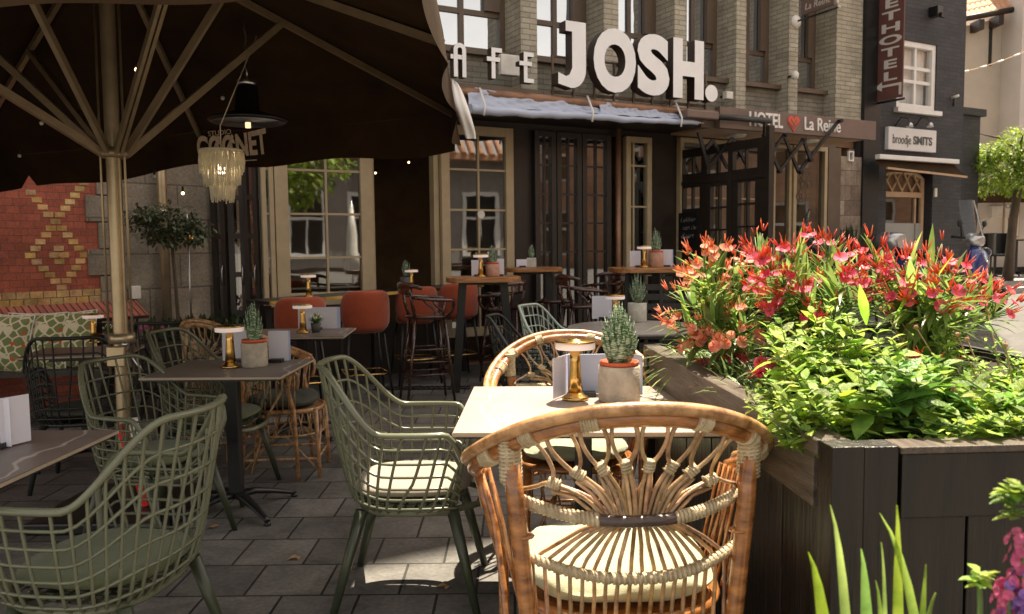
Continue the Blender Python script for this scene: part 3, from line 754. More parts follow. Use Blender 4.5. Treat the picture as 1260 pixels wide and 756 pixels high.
def bar_table(name, rx, ry, h, label, square=False, loc=(0,0,0), rz=0):
    t = empty(name, loc, rz, label, 'bar table')
    g = MB(); n = 40
    p = [(rx * sgnpow(cos(2*PI*i/n), .55 if square else 1), ry * sgnpow(sin(2*PI*i/n), .55 if square else 1)) for i in range(n)]
    g.slab(p, h - .045, h); g.build('tabletop', M['bar_wood'], t, bevel=.004)
    for s in (-1, 1):
        g = MB(); g.bar(V(s*rx*.55, 0, h - .046), V(s * rx * .78, 0, 0), .075, .045, up=(0,1,0)); g.build('leg', M['black_metal'], t, bevel=.003)
    g = MB(); g.box(-rx*.6, rx*.6, -.03, .03, h - .075, h - .046); g.build('rail', M['black_metal'], t)
    return t
# ================================================================== ground
def gh(x, y): return .55 * smooth((x - 4.3) / 3.6)
g = MB()
xs = [-200, -60, -20, -8, -4, 0, 2.6, 4.3] + [4.3 + .3 * i for i in range(1, 13)] + [12, 20, 60, 200]
ys = [-200, -60, -20, -4, 0, 4, 8, 12, 16, 20, 40, 90, 300]
for i in range(len(xs) - 1):
    for j in range(len(ys) - 1):
        q = [(xs[i], ys[j]), (xs[i+1], ys[j]), (xs[i+1], ys[j+1]), (xs[i], ys[j+1])]
        g.poly([(x, y, gh(x, y) - .006) for x, y in q], 0, True)
tag(g.build('road', M['asphalt']), kind='structure')
g = MB(); g.poly([(-9, -4, 0), (2.6, -4, 0), (2.6, 13.5, 0), (-9, 13.5, 0)])
tp_ = g.build('terrace_paving', M['paving']); tag(tp_, kind='structure')
# far pavement and kerb
g = MB(); K = [(5.2, 11.4), (7.2, 12.4), (9, 13.3), (12, 14.2), (30, 19)]
for i in range(len(K) - 1):
    a, b = K[i], K[i+1]
    g.poly([(a[0], a[1], gh(*a) + .10), (b[0], b[1], gh(*b) + .10), (b[0] - 4, b[1] + 8, gh(*b) + .10), (a[0] - 4, a[1] + 8, gh(*a) + .10)])
tag(g.build('pavement', M['pavement']), kind='structure')
g = MB()
for i in range(len(K) - 1):
    a, b = K[i], K[i+1]; g.bar((a[0], a[1] - .07, gh(*a) + .05), (b[0], b[1] - .07, gh(*b) + .05), .14, .13)
tag(g.build('kerb', M['kerb']), kind='structure')
# drain grate strip near the bar tables
gr = empty('drain_grate', at_z(520, 478, .004), R(0), 'dark slotted drain grate set in the paving by the bar stools', 'drain')
g = MB()
for i in range(18): g.box(-.45 + i * .05, -.425 + i * .05, -.06, .06, .001, .008)
g.box(-.47, .46, -.075, -.062, 0, .009); g.box(-.47, .46, .062, .075, 0, .009); g.build('slats', M['iron'], gr)

def holed(g, x0, x1, z0, z1, holes, y0, y1, mi=0):
    X = sorted(set([x0, x1] + [h for q in holes for h in q[:2]])); Z = sorted(set([z0, z1] + [h for q in holes for h in q[2:]]))
    X = [x for x in X if x0 <= x <= x1]; Z = [z for z in Z if z0 <= z <= z1]
    for i in range(len(X) - 1):
        j = 0
        while j < len(Z) - 1:
            def solid(j): 
                cx = (X[i] + X[i+1]) / 2; cz = (Z[j] + Z[j+1]) / 2
                return not any(a < cx < b and c < cz < d for a, b, c, d in holes)
            if solid(j):
                k = j
                while k < len(Z) - 1 and solid(k): k += 1
                g.box(X[i], X[i+1], y0, y1, Z[j], Z[k], mi); j = k
            else: j += 1
def window(name, label, s0, s1, z0, z1, cols, zs, fw, mb, fm, gm, y=0, depth=.07, cat='window', parent=None, group=None, barw=.022, outer=None):
    # cols: mullion positions (s), zs: transom heights
    t = fac(name, label, cat, (s0 + s1) / 2, y, 0, group) if parent is None else empty(name, ((s0+s1)/2, y, 0))
    if parent is not None: t.parent = parent
    c = (s0 + s1) / 2; g = MB()
    g.box(s0 - c, s0 - c + fw, -depth, 0, z0, z1); g.box(s1 - c - fw, s1 - c, -depth, 0, z0, z1)
    g.box(s0 - c + fw, s1 - c - fw, -depth, 0, z1 - fw, z1); g.box(s0 - c + fw, s1 - c - fw, -depth, 0, z0, z0 + fw)
    g.build('frame', fm, t, bevel=.004)
    g = MB()
    for x in cols: g.box(x - c - barw/2, x - c + barw/2, -depth * .75, -depth * .15, z0 + fw, z1 - fw)
    for z in zs: g.box(s0 - c + fw, s1 - c - fw, -depth * .72, -depth * .18, z - barw/2, z + barw/2)
    if cols or zs: g.build('glazing_bars', fm, t)
    g = MB(); g.poly([(s0 - c + fw, -depth*.45, z0 + fw), (s1 - c - fw, -depth*.45, z0 + fw), (s1 - c - fw, -depth*.45, z1 - fw), (s0 - c + fw, -depth*.45, z1 - fw)])
    g.build('pane', gm, t); return t

# ================================================================== cafe building
cb = fac('cafe_building', 'brick cafe and hotel building with deep window bays above a dark ground floor', 'building')
sL = S(321); sR = S(1061, 0, 60)
zc = fs(563, 106, -.9)[1]        # gutter level
zc2 = fs(880, 137, -.9)[1]; zc = (zc + zc2) / 2
ZT = 18.5  # unseen upper wall raised so the building shades the terrace
bays = [(S(452,0,60), S(505,0,60)), (S(525, 0, 60), S(641, 0, 60)), (S(661, 0, 60), S(743, 0, 60)), (S(761, 0, 60), S(830, 0, 60)), (S(845, 0, 60), S(906, 0, 60)), (S(918, 0, 60), S(971, 0, 60)), (S(982, 0, 60), S(1029, 0, 60))]
zs_ = fs(661, 68, .15)[1]; zs2 = fs(983, 109, .15)[1]; zs_ = (zs_ + zs2) / 2
print('zc', zc, zc2, 'sill', zs_, zs2, 'sR', sR, bays)
g = MB(); prev = sL
for a, b in bays + [(sR, sR)]:
    if a > prev: g.box(prev, a, 0, .6, zc - .02, ZT)
    prev = b
g.box(sL, sR, 0, .6, ZT, ZT + .5); g.box(sL, sR, .9, 7, zc, ZT + .5)
g.build('brick_pier_wall', M['brick_up'], cb)
g = MB()
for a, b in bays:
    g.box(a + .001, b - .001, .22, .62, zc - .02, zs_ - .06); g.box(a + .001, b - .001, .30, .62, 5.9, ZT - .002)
g.build('spandrel_wall', M['brick_shaded'], cb)
g = MB()
for a, b in bays: g.box(a + .002, b - .002, .13, .5, zs_ - .06, zs_)
g.build('window_sill', M['bronze_frame'], cb)
ups = [(0.58, 'mirror'), ]
for i, (a, b) in enumerate(bays):
    lab = ['upper window hidden at the far end of the facade', 'wide upper window above the letters A F E', 'upper window just above the white letter J', 'upper window above the white letters O and S', 'upper window right above the white letter H', 'upper window left of the small hanging hotel sign', 'narrowest upper window beside the end brick pier'][i]
    zm = fs(661, 27, .4)[1]; s0 = a + .0; s1 = b - .0; m = lerp(s0, s1, .52)
    w = window('upper_window', lab, s0 + .003, s1 - .003, zs_ + .002, 5.9, [m], [zm], .07, .05, M['bronze_frame'], M['glass_sky'], .46, .09, barw=.06, group='bronze framed windows of the upper floor', parent=None)
    gw = MB(); c = (s0 + s1) / 2; gw.box(m - c + .25 * (s1 - s0), s1 - c - .075, -.11, -.05, zm + .03, 5.85); gw.build('side_panel', M['bronze_frame'], w)
# interior and ground floor
zf = zc - .16
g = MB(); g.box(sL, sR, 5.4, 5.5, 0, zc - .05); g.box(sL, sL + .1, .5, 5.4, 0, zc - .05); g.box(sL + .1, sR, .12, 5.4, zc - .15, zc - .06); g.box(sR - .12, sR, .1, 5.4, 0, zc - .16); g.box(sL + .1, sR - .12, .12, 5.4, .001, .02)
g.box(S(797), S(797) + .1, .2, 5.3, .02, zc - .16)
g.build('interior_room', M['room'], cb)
g = MB(); g.box(S(836), sR - .13, .75, .8, .03, zc - .17); g.build('lobby_panel', M['lobby_bright'], cb)  # pale panel added close behind the glass to brighten the entrance
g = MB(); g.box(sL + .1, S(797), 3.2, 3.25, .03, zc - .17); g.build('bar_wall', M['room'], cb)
zl = fs(590, 157, 0)[1]
print('lintel', zl)
g = MB(); g.box(sL, S(832), 0, .12, zl, zc - .02)
g.box(S(629), S(655), 0, .12, 0, zl); g.box(S(797) + .001, S(832), 0, .12, 0, zl); g.box(S(457) , S(537), .0, .12, 0, .55)
g.box(sL, S(323), 0, .12, 0, zl); g.box(S(323), S(457), 0, .12, 0, .6); g.build('ground_floor_wall', M['brown_paint'], cb)
# projecting canopy slab with copper gutter
g = MB(); g.box(sL, S(1045, -.9), -.86, -.001, zc - .16, zc - .03); g.build('canopy_slab', M['brown_paint'], cb)
g = MB(); g.tube([(sL, -.92, zc - .045), (S(1042, -.92), -.92, zc - .045)], .042, 12, cap=True); g.build('gutter', M['copper'], cb)
g = MB(); g.box(S(870, -1), S(1040, -.9), -.885, -.862, zc - .2, zc - .001); g.box(sL, S(869,-1), -.885, -.862, zc - .14, zc - .005); g.build('fascia', M['bronze_frame'], cb)
s = S(755); g = MB(); g.tube([(s, -.1, 0), (s, -.1, zf)], .035, 10); g.build('downpipe', M['copper'], cb)
g = MB(); a, b = S(1027, 0, 250), sR; g.box(a, b, -.03, .2, 0, zc - .3); g.build('stone_pier', M['stone2'], cb)
a, z1 = fs(1043, 186, -.035); b, z0 = fs(1049, 199, -.035); g = MB(); holed(g, a, b, z0, z1, [(a + .02, b - .02, z0 + .02, z1 - .02)], -.06, -.031); g.build('number_plate', M['white_paint'], cb)
# windows of the cafe
z = lambda u, v: fs(u, v, 0)[1]
zb = z(400, 375)
window('cream_window', 'cream framed eight-pane window between the umbrella edge and the orange stools', S(338), S(457), zb, zl, [S(401)], [z(401, 211), z(401, 264), z(401, 317)], .13, .03, M['cream_frame'], M['glass_mid'], 0, .08, group='cream framed cafe windows')
window('cream_window', 'narrow cream window strip left of the eight-pane window', S(322), S(337), zb, zl, [], [z(401, 211), z(401, 264), z(401, 317)], .045, .03, M['cream_frame'], M['glass_mid'], 0, .07, group='cream framed cafe windows')
window('cream_window', 'tall cream window with a round sticker behind the round-edged bar table', S(541), S(629), .35, zl, [S(587)], [z(587, 210), z(587, 259), z(587, 307)], .10, .03, M['cream_frame'], M['glass_mid'], 0, .08, group='cream framed cafe windows')
sx, sz = fs(593, 264, -.08); st = fac('round_sticker', 'small pale round sticker stuck on the tall cream window', 'sticker', sx, -.06, sz)
MB().lathe([(.045, 0), (.045, .004)], 20, M=Matrix.Rotation(PI/2, 4, 'X')).build('disc', M['ceramic'], st)
for k, (a, b) in enumerate([(655, 681), (682, 712), (713, 748)]):
    window('terrace_door', ['dark timber door leaf with pale curtained panes left of its pair', 'middle dark timber door leaf with tall glass panes', 'dark timber door leaf beside the copper downpipe'][k], S(a), S(b), .02, zl, [S((a + b) / 2)], [z(700, 180), z(700, 205), z(700, 240), z(700, 275), z(700, 310)], .065, .03, M['dark_wood'], M['glass_mid'], 0, .08, cat='door', group='dark timber terrace doors')
s0, s1 = S(765), S(796)
window('open_door', 'narrow cream edged glazed door standing right of the copper downpipe', s0, s1, .02, zl, [S(775)], [z(780, 205), z(780, 255)], .07, .03, M['cream_frame'], M['glass_mid'], -.02, .08, cat='door')
# cream jambs at the middle opening, small lamps inside
g = MB(); g.box(S(457) + .002, S(461), -.02, .1, .56, zl); g.box(S(534), S(540), -.02, .1, .56, zl); g.build('door_jamb', M['cream_frame'], cb)
for k, (u, v, yy) in enumerate([(503, 199, 2.0), (462, 212, 1.6), (640, 150, 1.5), (480, 247, 3.5)]):
    s_, z_ = fs(u, v, yy); p = fac('ceiling_spot', ['tiny warm ceiling spot seen in the dark opening, upper one', 'tiny warm ceiling spot beside the eight-pane window', 'tiny warm spot above the tall cream window', 'tiny warm spot deep inside the dark opening'][k], 'lamp', s_, yy, z_, 'ceiling spots inside the cafe')
    MB().lathe([(.03, .03), (.03, 0), (.001, 0)], 10).build('housing', M['black_metal'], p); MB().ball((0, 0, -.01), .014).build('bulb', M['spark'], p)
# hotel entrance
a0, a1 = S(832), S(1027, 0, 250); zh = fs(940, 168, -.05)[1]; zh = min(zh, zc - .2)
g = MB(); g.box(a0, a1, 0, .12, zh, zc - .02); g.build('hotel_lintel', M['bronze_frame'], cb)
window('hotel_window', 'left glazed panel of the hotel entrance with cream frame', a0, S(944), .05, zh, [S(880), S(915)], [z(900, 245)], .06, .03, M['cream_frame'], M['glass_mid'], -.0, .08, group='glazing of the hotel entrance')
window('hotel_window', 'tall glazed hotel panel behind the folding awning arm', S(945), S(968), .05, zh, [], [], .05, .03, M['cream_frame'], M['glass_mid'], -.0, .08, group='glazing of the hotel entrance')
w = window('hotel_door', 'petrol tinted hotel glass door with curly monogram in cream frame', S(969), S(1010), .05, zh, [], [], .06, .03, M['cream_frame'], M['glass_mid'], -.0, .1, cat='door')
g = MB(); c = (S(969) + S(1010)) / 2
g.box(S(975) - c, S(1004) - c, .02, .03, .2, zh - .1); g.build('tinted_panel', M['petrol'], w)
g = MB(); cx, cz = fs(989, 235, -.1); cx -= c
for sgn in (-1, 1):
    P = [V(cx + sgn * (.015 + .09 * (k/24) * abs(cos(k * .42))), -.105, cz - .26 + .52 * k / 24 ) for k in range(25)]; g.tube(P, .006, 4)
    P = [V(cx + sgn * (.10 - .05 * cos(k * .5)) , -.105, cz + .05 * sin(k * .5) + (.1 if sgn > 0 else -.08)) for k in range(13)]; g.tube(P, .006, 4)
g.build('monogram', M['sign_grey'], w)
g = MB(); g.box(S(1011), a1, -.1, .05, 0, zh); g.build('pilaster', M['bronze_frame'], cb)
for k, (u, v) in enumerate([(905, 168), (995, 174)]):
    s_, z_ = fs(u, v, -.45); p = fac('soffit_light', ['flat round light under the canopy, above the timber screen', 'flat round light under the canopy, above the hotel door'][k], 'lamp', s_, -.45, zc - .19, 'round soffit lights')
    MB().lathe([(.13, .03), (.14, 0), (.12, -.02), (.001, -.025)], 24).build('cover', M['ceramic'], p)
# hotel fascia sign
f0, zt = fs(886, 137, -.98); f1, _ = fs(1078, 155, -.98); zb_ = fs(1000, 166.5, -.98)[1]; zt = zc - .09
t = fac('hotel_sign', 'long brown fascia reading HOTEL La Reine with an orange heart', 'sign', 0, 0, 0)
MB().box(f0, f1, -.98, -.89, zb_, fs(1060, 148, -.98)[1]).build('board', M['sign_brown'], t, bevel=.004)
MB().box(f0, f1, -.885, -.1, zb_ + .02, zb_ + .05).build('soffit', M['tan_wood'], t)
def fit_text(txt, u0, u1, va, vb, off, mat_, parent, name='lettering', base=None, bold=.0, ext=.008, vm=None, shear=0, ref=None):
    # text stretched to the box between two pixels on the plane
    s0, zA = fs(u0, va, off); s1, _ = fs(u1, vb, off); _, zB = fs(u0, vb, off)
    o = text_mesh(name, txt, 1, mat_, parent, ext=ext, off=bold, align='LEFT', shear=shear)
    vs = [v.co for v in o.data.vertices]; x0 = min(v.x for v in vs); x1 = max(v.x for v in vs); y0 = min(v.y for v in vs); y1 = max(v.y for v in vs)
    kx = (s1 - s0) / (x1 - x0); ky = (zA - zB) / (y1 - y0)
    for v in o.data.vertices: v.co = Vector(((v.co.x - x0) * kx, (v.co.y - y0) * ky, v.co.z))
    o.location = (s0, off, zB); return o
fit_text('HOTEL', 922, 963, 137, 155, -.985, M['white_paint'], t, bold=.02)
fit_text('La Reine', 990, 1034, 144, 160, -.985, M['white_paint'], t, bold=.01)
cx, cz = fs(976.5, 151.5, -.985); hw = .105
g = MB(); P = []
for k in range(40):
    a = 2 * PI * k / 40; x = 16 * sin(a) ** 3; y_ = 13*cos(a) - 5*cos(2*a) - 2*cos(3*a) - cos(4*a); P.append((cx + x / 17 * hw, cz + y_ / 17 * hw * 1.1))
g.prism(P, -.99, -.981); g.build('heart', M['logo_orange'], t)
g = MB()
for q in (-1, 1):
    g.bar((cx + q * hw*.5, -.993, cz + hw*.4), (cx - q * hw*.3, -.993, cz - hw * .5), .012, .003, up=(0, 1, 0)); g.bar((cx + q * hw*.8, -.994, cz + hw*.1), (cx, -.994, cz - hw * .7), .009, .003, up=(0, 1, 0))
g.build('heart_lines', M['sign_brown'], t)

# JOSH. sign: block letters standing proud
def block_letter(parent, poly_o, off, depth=.13, name='letter'):
    me = poly_o.data
    me.materials.clear(); me.materials.append(M['white_letter']); me.materials.append(M['letter_side_shade'])
    for p in me.polygons: p.material_index = 0 if p.normal.z > .9 else 1
def letter_font(ch, u0, u1, va, vb, off, parent, bold, depth):
    o = fit_text(ch, u0, u1, va, vb, off, M['white_letter'], parent, name='letter', bold=bold, ext=depth / 2)
    for v in o.data.vertices: v.co.z += 0
    o.location.y = off; block_letter(parent, o, off); return o
jt = fac('cafe_name_sign', 'big white block letters JOSH with a full stop above the copper gutter', 'sign')
OFF = -1.03
def strokes_letter(parent, fn, name='letter', depth=.13, off=OFF):
    g = MB(); fn(g); 
    o = g.build(name, [M['white_letter'], M['letter_side_shade']], parent)
    for p in o.data.polygons: p.material_index = 0 if p.normal.y < -.9 else 1
    return o
def ring_poly(cx, cz, rx, rz, w, a0, a1, n=20):
    # returns quads of a stroked elliptic arc
    out = []
    for i in range(n):
        A = lerp(a0, a1, i / n); B = lerp(a0, a1, (i + 1) / n)
        out.append([(cx + rx*cos(A), cz + rz*sin(A)), (cx + rx*cos(B), cz + rz*sin(B)), (cx + (rx-w)*cos(B), cz + (rz-w)*sin(B)), (cx + (rx-w)*cos(A), cz + (rz-w)*sin(A))])
    return out
def plate(g, outer, y0, y1):   # outline polygon extruded, side faces included
    area = sum(outer[i][0]*outer[(i+1)%len(outer)][1] - outer[(i+1)%len(outer)][0]*outer[i][1] for i in range(len(outer)))
    if area < 0: outer = outer[::-1]
    n = len(outer); b = len(g.v)
    for y in (y0, y1):
        for x, z_ in outer: g.v.append((x, y, z_))
    g.f.append(tuple(b + i for i in range(n))); g.f.append(tuple(b + n + i for i in range(n))[::-1]); g.m += [0, 0]; g.sm += [False]*2
    for i in range(n):
        j = (i + 1) % n; g.f.append((b + j, b + i, b + n + i, b + n + j)); g.m.append(0); g.sm.append(False)
sJ, zJ1 = fs(696, 25, OFF); _, zJ0 = fs(688, 107, OFF); s0 = S(687, OFF, 100); s1 = S(721, OFF, 60)
def LJ(g):
    w = (s1 - s0) * .50; H = zJ1 - zJ0; r = (s1 - s0) * 1.02 * .5
    xo = s1; cx = s1 - w; 
    out = [(sJ - .0, zJ1), (xo, zJ1), (xo, zJ0 + H * .30)]
    for i in range(1, 9): a = -i / 8 * PI / 2; out.append((xo - (xo - s0 - .05) * .62 + (xo - s0 - .05) * .62 * cos(a), zJ0 + H*.30 + H * .30 * sin(a)))
    out += [(s0, zJ0 + H * .05), (s0, zJ0 + H * .22)]
    out += [(s0 + .10, zJ0 + H * .17), (xo - w - .035, zJ0 + H * .20), (xo - w, zJ0 + H * .30), (xo - w, zJ1 - H * .155), (sJ, zJ1 - H * .155)]
    plate(g, out, OFF, OFF + .13)
strokes_letter(jt, LJ)
letter_font('O', 726, 778, 33, 113, OFF + .065, jt, .055, .13)
letter_font('S', 780, 819, 41, 117, OFF + .065, jt, .055, .13)
letter_font('H', 824, 861, 47.5, 121, OFF + .065, jt, .055, .13)
cx, cz = fs(875.5, 115, OFF); g = MB(); plate(g, [(cx + .095*cos(2*PI*k/28), cz + .095*sin(2*PI*k/28)) for k in range(28)], OFF, OFF + .12)
o = g.build('full_stop', [M['white_letter'], M['letter_side_shade']], jt)
for p in o.data.polygons: p.material_index = 0 if p.normal.y < -.9 else 1
g = MB(); sA = S(690, OFF, 100); sB = S(880, OFF, 100)
g.bar((sA, OFF + .19, zc + .05), (sB, OFF + .19, zc + .05), .03); g.bar((sA, OFF + .19, zc + .42), (sB, OFF + .19, zc + .42), .02)
for k in range(9): x = lerp(sA, sB, k / 8); g.bar((x, OFF + .16, zc - .05), (x, OFF + .16, zc + .42), .02)
g.build('mounting_rail', M['bronze_frame'], jt)
ct = fac('cafe_word_sign', 'smaller white letters of the word CAFE left of the big block letters', 'sign')
def sl(u0, u1, va, vb, kind):
    a, zT = fs(u0, va, OFF); b, _ = fs(u1, vb, OFF); zB = fs(u0, vb, OFF)[1]; w = .042; H = zT - zB; W_ = b - a
    def fn(g):
        yy = (OFF, OFF + .09)
        if kind == 'A':
            n = 12; r = W_ / 2; cxx = a + r; out = [(a, zB), (a, zT - r)] + [(cxx - r*cos(PI*i/n), zT - r + r*sin(PI*i/n)) for i in range(1, n)] + [(b, zT - r), (b, zB), (b - w, zB), (b - w, zT - r)]
            out += [(cxx + (r-w)*cos(PI*i/n), zT - r + (r-w)*sin(PI*i/n)) for i in range(1, n)] + [(a + w, zT - r), (a + w, zB)]; plate(g, out, *yy)
            plate(g, [(a - .03, zB + H*.52), (a + W_ * .96, zB + H*.52), (a + W_ * .96, zB + H*.52 + w), (a - .03, zB + H*.52 + w)], OFF + .004, OFF + .08)
        elif kind in 'FE':
            x0 = a + W_ * .22
            plate(g, [(x0, zB), (x0 + w, zB), (x0 + w, zT), (x0, zT)], *yy)
            plate(g, [(x0 + w, zT - w), (b, zT - w), (b, zT), (x0 + w, zT)], *yy)
            plate(g, [(a - .02, zB + H*.55), (x0 + W_*.62, zB + H*.55), (x0 + W_*.62, zB + H*.55 + w), (a - .02, zB + H*.55 + w)], OFF - .004, OFF + .08)
            if kind == 'E': plate(g, [(x0 + w, zB), (b, zB), (b, zB + w), (x0 + w, zB + w)], *yy)
        else:
            for q in ring_poly((a+b)/2, (zT+zB)/2, W_/2, H/2, w, R(50), R(310), 16): plate(g, q, *yy)
    strokes_letter(ct, fn)
sl(508, 528, 46, 88, 'C'); sl(558, 574, 52, 94, 'A'); sl(601, 618, 58, 96, 'F'); sl(641, 657, 63.5, 101, 'E')
g = MB(); g.box(S(505, -.9, 95), S(665, -.9, 95), OFF + .1, OFF + .14, zc - .02, zc + .03); g.build('mounting_rail', M['bronze_frame'], ct)
# flood light boxes by the sign
a, z1 = fs(614, 67, -.2); b, z0 = fs(637, 95, -.2); t = fac('flood_light', 'pale square flood light box behind the letters F and E', 'light', (a+b)/2, -.2, z0)
MB().box(-(b-a)/2, (b-a)/2, -.05, .03, 0, z1 - z0).build('box', M['ceramic'], t, bevel=.01); MB().box(-.03, .03, .031, .2, .05, .1).build('bracket', M['black_metal'], t)
for k, (u, v) in enumerate([(895, 118), (767, 78), (978, 93)]):
    a, z0 = fs(u, v, -.12); t = fac('spot_light', ['small square white spot light right of the big full stop', 'small orange lit spot light seen inside the big letter O', 'small round white wall light on the pier left of the hanging sign'][k], 'light', a, -.12, z0)
    if k == 2: MB().lathe([(.001, -.06), (.05, -.04), (.055, .02), (.03, .06), (.001, .07)], 14).build('globe', M['ceramic'], t)
    else: MB().box(-.06, .06, -.05, .03, -.05, .05).build('box', M['ceramic'] if k == 0 else M['logo_orange'], t, bevel=.01)
    MB().box(-.015, .015, .031, .12, -.015, .015).build('bracket', M['black_metal'], t)
# rolled up white rain cover
t = fac('rolled_rain_cover', 'crumpled white rain cover rolled and tied under the copper gutter', 'awning cover')
A, zA = fs(578, 134, -1.0); B, zB = fs(858, 151, -1.0); rnd = random.Random(5)
g = MB(); n = 60; P = []; rs = []
for i in range(n + 1):
    k = i / n; P.append(V(lerp(A, B, k), -1.0 + .012 * sin(k * 31), lerp(zA, zB, k) - .012 * sin(PI * ((k * 2.2) % 1)) ** 1 + .004 * sin(k * 47)))
    rs.append((.054 + .004 * sin(k * 23) + .002 * sin(k * 61) + .003 * sin(k * 131)) * (1 - .4 * k))
g.tube(P, rs, 12, flat=.85); g.build('roll', M['rain_cover'], t)
for (k0, k1, hh) in ((0.0, .62, .17), (.54, .97, .13)):
    g = MB()
    def f(u, v, k0=k0, k1=k1, hh=hh):
        k = lerp(k0, k1, u); top = hh * (1 - u ** 2.2) * (1 - .35 * (abs(sin(u * 4.3)) ** 3)) + .02
        return V(lerp(A, B, k), -.99 + .05 * v * 1 - .018 * sin(u * 26 - v * 9) * v + .008 * sin(u * 61 + v * 14), lerp(zA, zB, k) + .03 + top * v + .005 * sin(u * 33 + v * 6))
    g.grid(f, 48, 8); g.build('drape', M['rain_cover'], t)
for u in (.045, .485, .90):
    x = lerp(A, B, u); zz = lerp(zA, zB, u); MB().tube([(x - .01, -1.07, zz - .07), (x, -1.075, zz + .03), (x - .01, -.98, zz + .21)], .011, 6).build('strap', M['white_paint'], t)
MB().tube([(B, -1, zB), (B + .09, -1, zB)], .014, 8).build('rod', M['steel'], t)
# folding awning arms
t = fac('awning_arm', 'black scissor arm of the folded awning in front of the hotel fascia', 'awning arm'); o_ = -1.06
def pz(u, v, o=o_): s_, z_ = fs(u, v, o); return V(s_, o, z_)
Z1 = [(941, 167), (959, 211), (989, 172), (997, 197)]; Z2 = [(943, 202), (967, 166), (985, 212), (1034, 149)]
Z3 = [(874, 160), (886, 205), (916, 168), (934, 202)]; Z4 = [(885, 181), (894, 170), (912, 205), (941, 172)]
g = MB()
for zz, dy in ((Z1, 0), (Z2, .03), (Z3, .2), (Z4, .23)):
    for i in range(len(zz) - 1): g.bar(pz(*zz[i]) + V(0, dy, 0), pz(*zz[i+1]) + V(0, dy, 0), .04, .024, up=(0, 1, 0))
g.build('scissor_bars', M['black_metal'], t)
g = MB()
for zz in (Z1, Z2):
    for q in zz: g.lathe([(.025, -.03), (.025, .03)], 8, M=Matrix.Translation(pz(*q)) @ Matrix.Rotation(PI/2, 4, 'X'))
g.build('pivot_pins', M['iron'], t)
g = MB(); g.bar(pz(941, 147), pz(941, 175), .035); g.tube([pz(845, 141), pz(948, 149)], .035, 8); g.build('mounting_bar', M['iron'], t)
g = MB(); a = pz(846, 141); g.box(a.x - .05, a.x + .42, -1.12, -.98, a.z - .04, a.z + .05); g.build('end_cap', M['sign_brown'], t, bevel=.015)

# glazed timber screen, square to the facade
SV = S(836); SC = fac('timber_screen', 'dark timber screen with small panes and double doors before the hotel entrance', 'screen', SV, 0, 0)
def ssx(u, v):   # screen plane: returns (distance out from facade, z)
    d = ray(u, v); o = Vector((0, 0, HC)) - P0 - FD * SV; tt = -o.dot(FD) / d.dot(FD); p = Vector((0, 0, HC)) + d * tt - P0
    return -p.dot(FN), p.z
MS = Matrix.Rotation(-PI/2, 4, 'Z')
def sbox(g, u0, u1, va, vb, th=.05, d=0):
    a, _ = ssx(u0, (va+vb)/2); b, _ = ssx(u1, (va+vb)/2); um = (u0+u1)/2; z1 = ssx(um, va)[1]; z0 = ssx(um, vb)[1]
    return a, b, z0, z1
uend = 944; L_ = ssx(uend, 250)[0]; ztop = ssx(880, 179)[1]
print('screen L', L_, 'top', ztop)
rects = [(842, 865, 194, 214), (843, 863, 231, 257), (872, 898, 189, 213), (904, 934, 184, 208), (876, 896, 229, 282), (910, 931, 224, 278), (876, 896, 284, 330), (910, 931, 280, 330)]
H_ = []
for r_ in rects:
    a, b, z0, z1 = sbox(None, *r_); H_.append((a, b, max(.25, z0), z1))
g = MB(); holed(g, 0, L_, .02, ztop, H_, -.03, .03)
o = g.build('timber_frame', M['dark_wood'], SC); o.rotation_euler = (0, 0, -PI/2)
g = MB()
for a, b, z0, z1 in H_:
    g.box((a+b)/2 - .012, (a+b)/2 + .012, -.02, .02, z0, z1)
    if z1 - z0 > .5: g.box(a, b, -.019, .019, lerp(z0, z1, .5) - .012, lerp(z0, z1, .5) + .012)
o = g.build('glazing_bars', M['dark_wood'], SC); o.rotation_euler = (0, 0, -PI/2)
g = MB()
for a, b, z0, z1 in H_: g.poly([(a, 0.001, z0), (b, .001, z0), (b, .001, z1), (a, .001, z1)])
o = g.build('pane', M['glass_clear'], SC); o.rotation_euler = (0, 0, -PI/2)
g = MB(); g.box(L_ + .001, L_ + .06, -.04, .04, 0, ztop + .12); g.box(-.0, L_ + .0, -.045, -.031, ssx(900, 221)[1] - .015, ssx(900, 221)[1] + .03)
g.box(ssx(898, 250)[0] , ssx(903, 250)[0], -.045, -.031, .05, ssx(900, 221)[1] - .016)
o = g.build('post', M['dark_wood'], SC); o.rotation_euler = (0, 0, -PI/2)
a, b, z0, z1 = sbox(None, 839, 862, 262, 296)
cbd = empty('chalkboard', (0,0,0), 0, 'black chalkboard menu with white handwriting on the timber screen', 'chalkboard')
cbd.matrix_world = Matrix.Translation(P0 + FD * (SV - .045)) @ Matrix.Rotation(FA - PI/2, 4, 'Z')
MB().box(a, b, -.012, .01, z0 - .15, z1).build('board', M['black_metal'], cbd)
o = text_mesh('handwriting', 'Lekker\n  van de\nKaart', .10, M['sign_text'], cbd, ((a+b)/2, -.014, z1 - .12), ext=.001, shear=.3, off=-.004)
o = text_mesh('handwriting', 'Borrel\nLunch\n Wijn', .06, M['sign_text'], cbd, ((a+b)/2 - .05, -.014, z0 + .02), ext=.001, shear=.2, off=-.004)
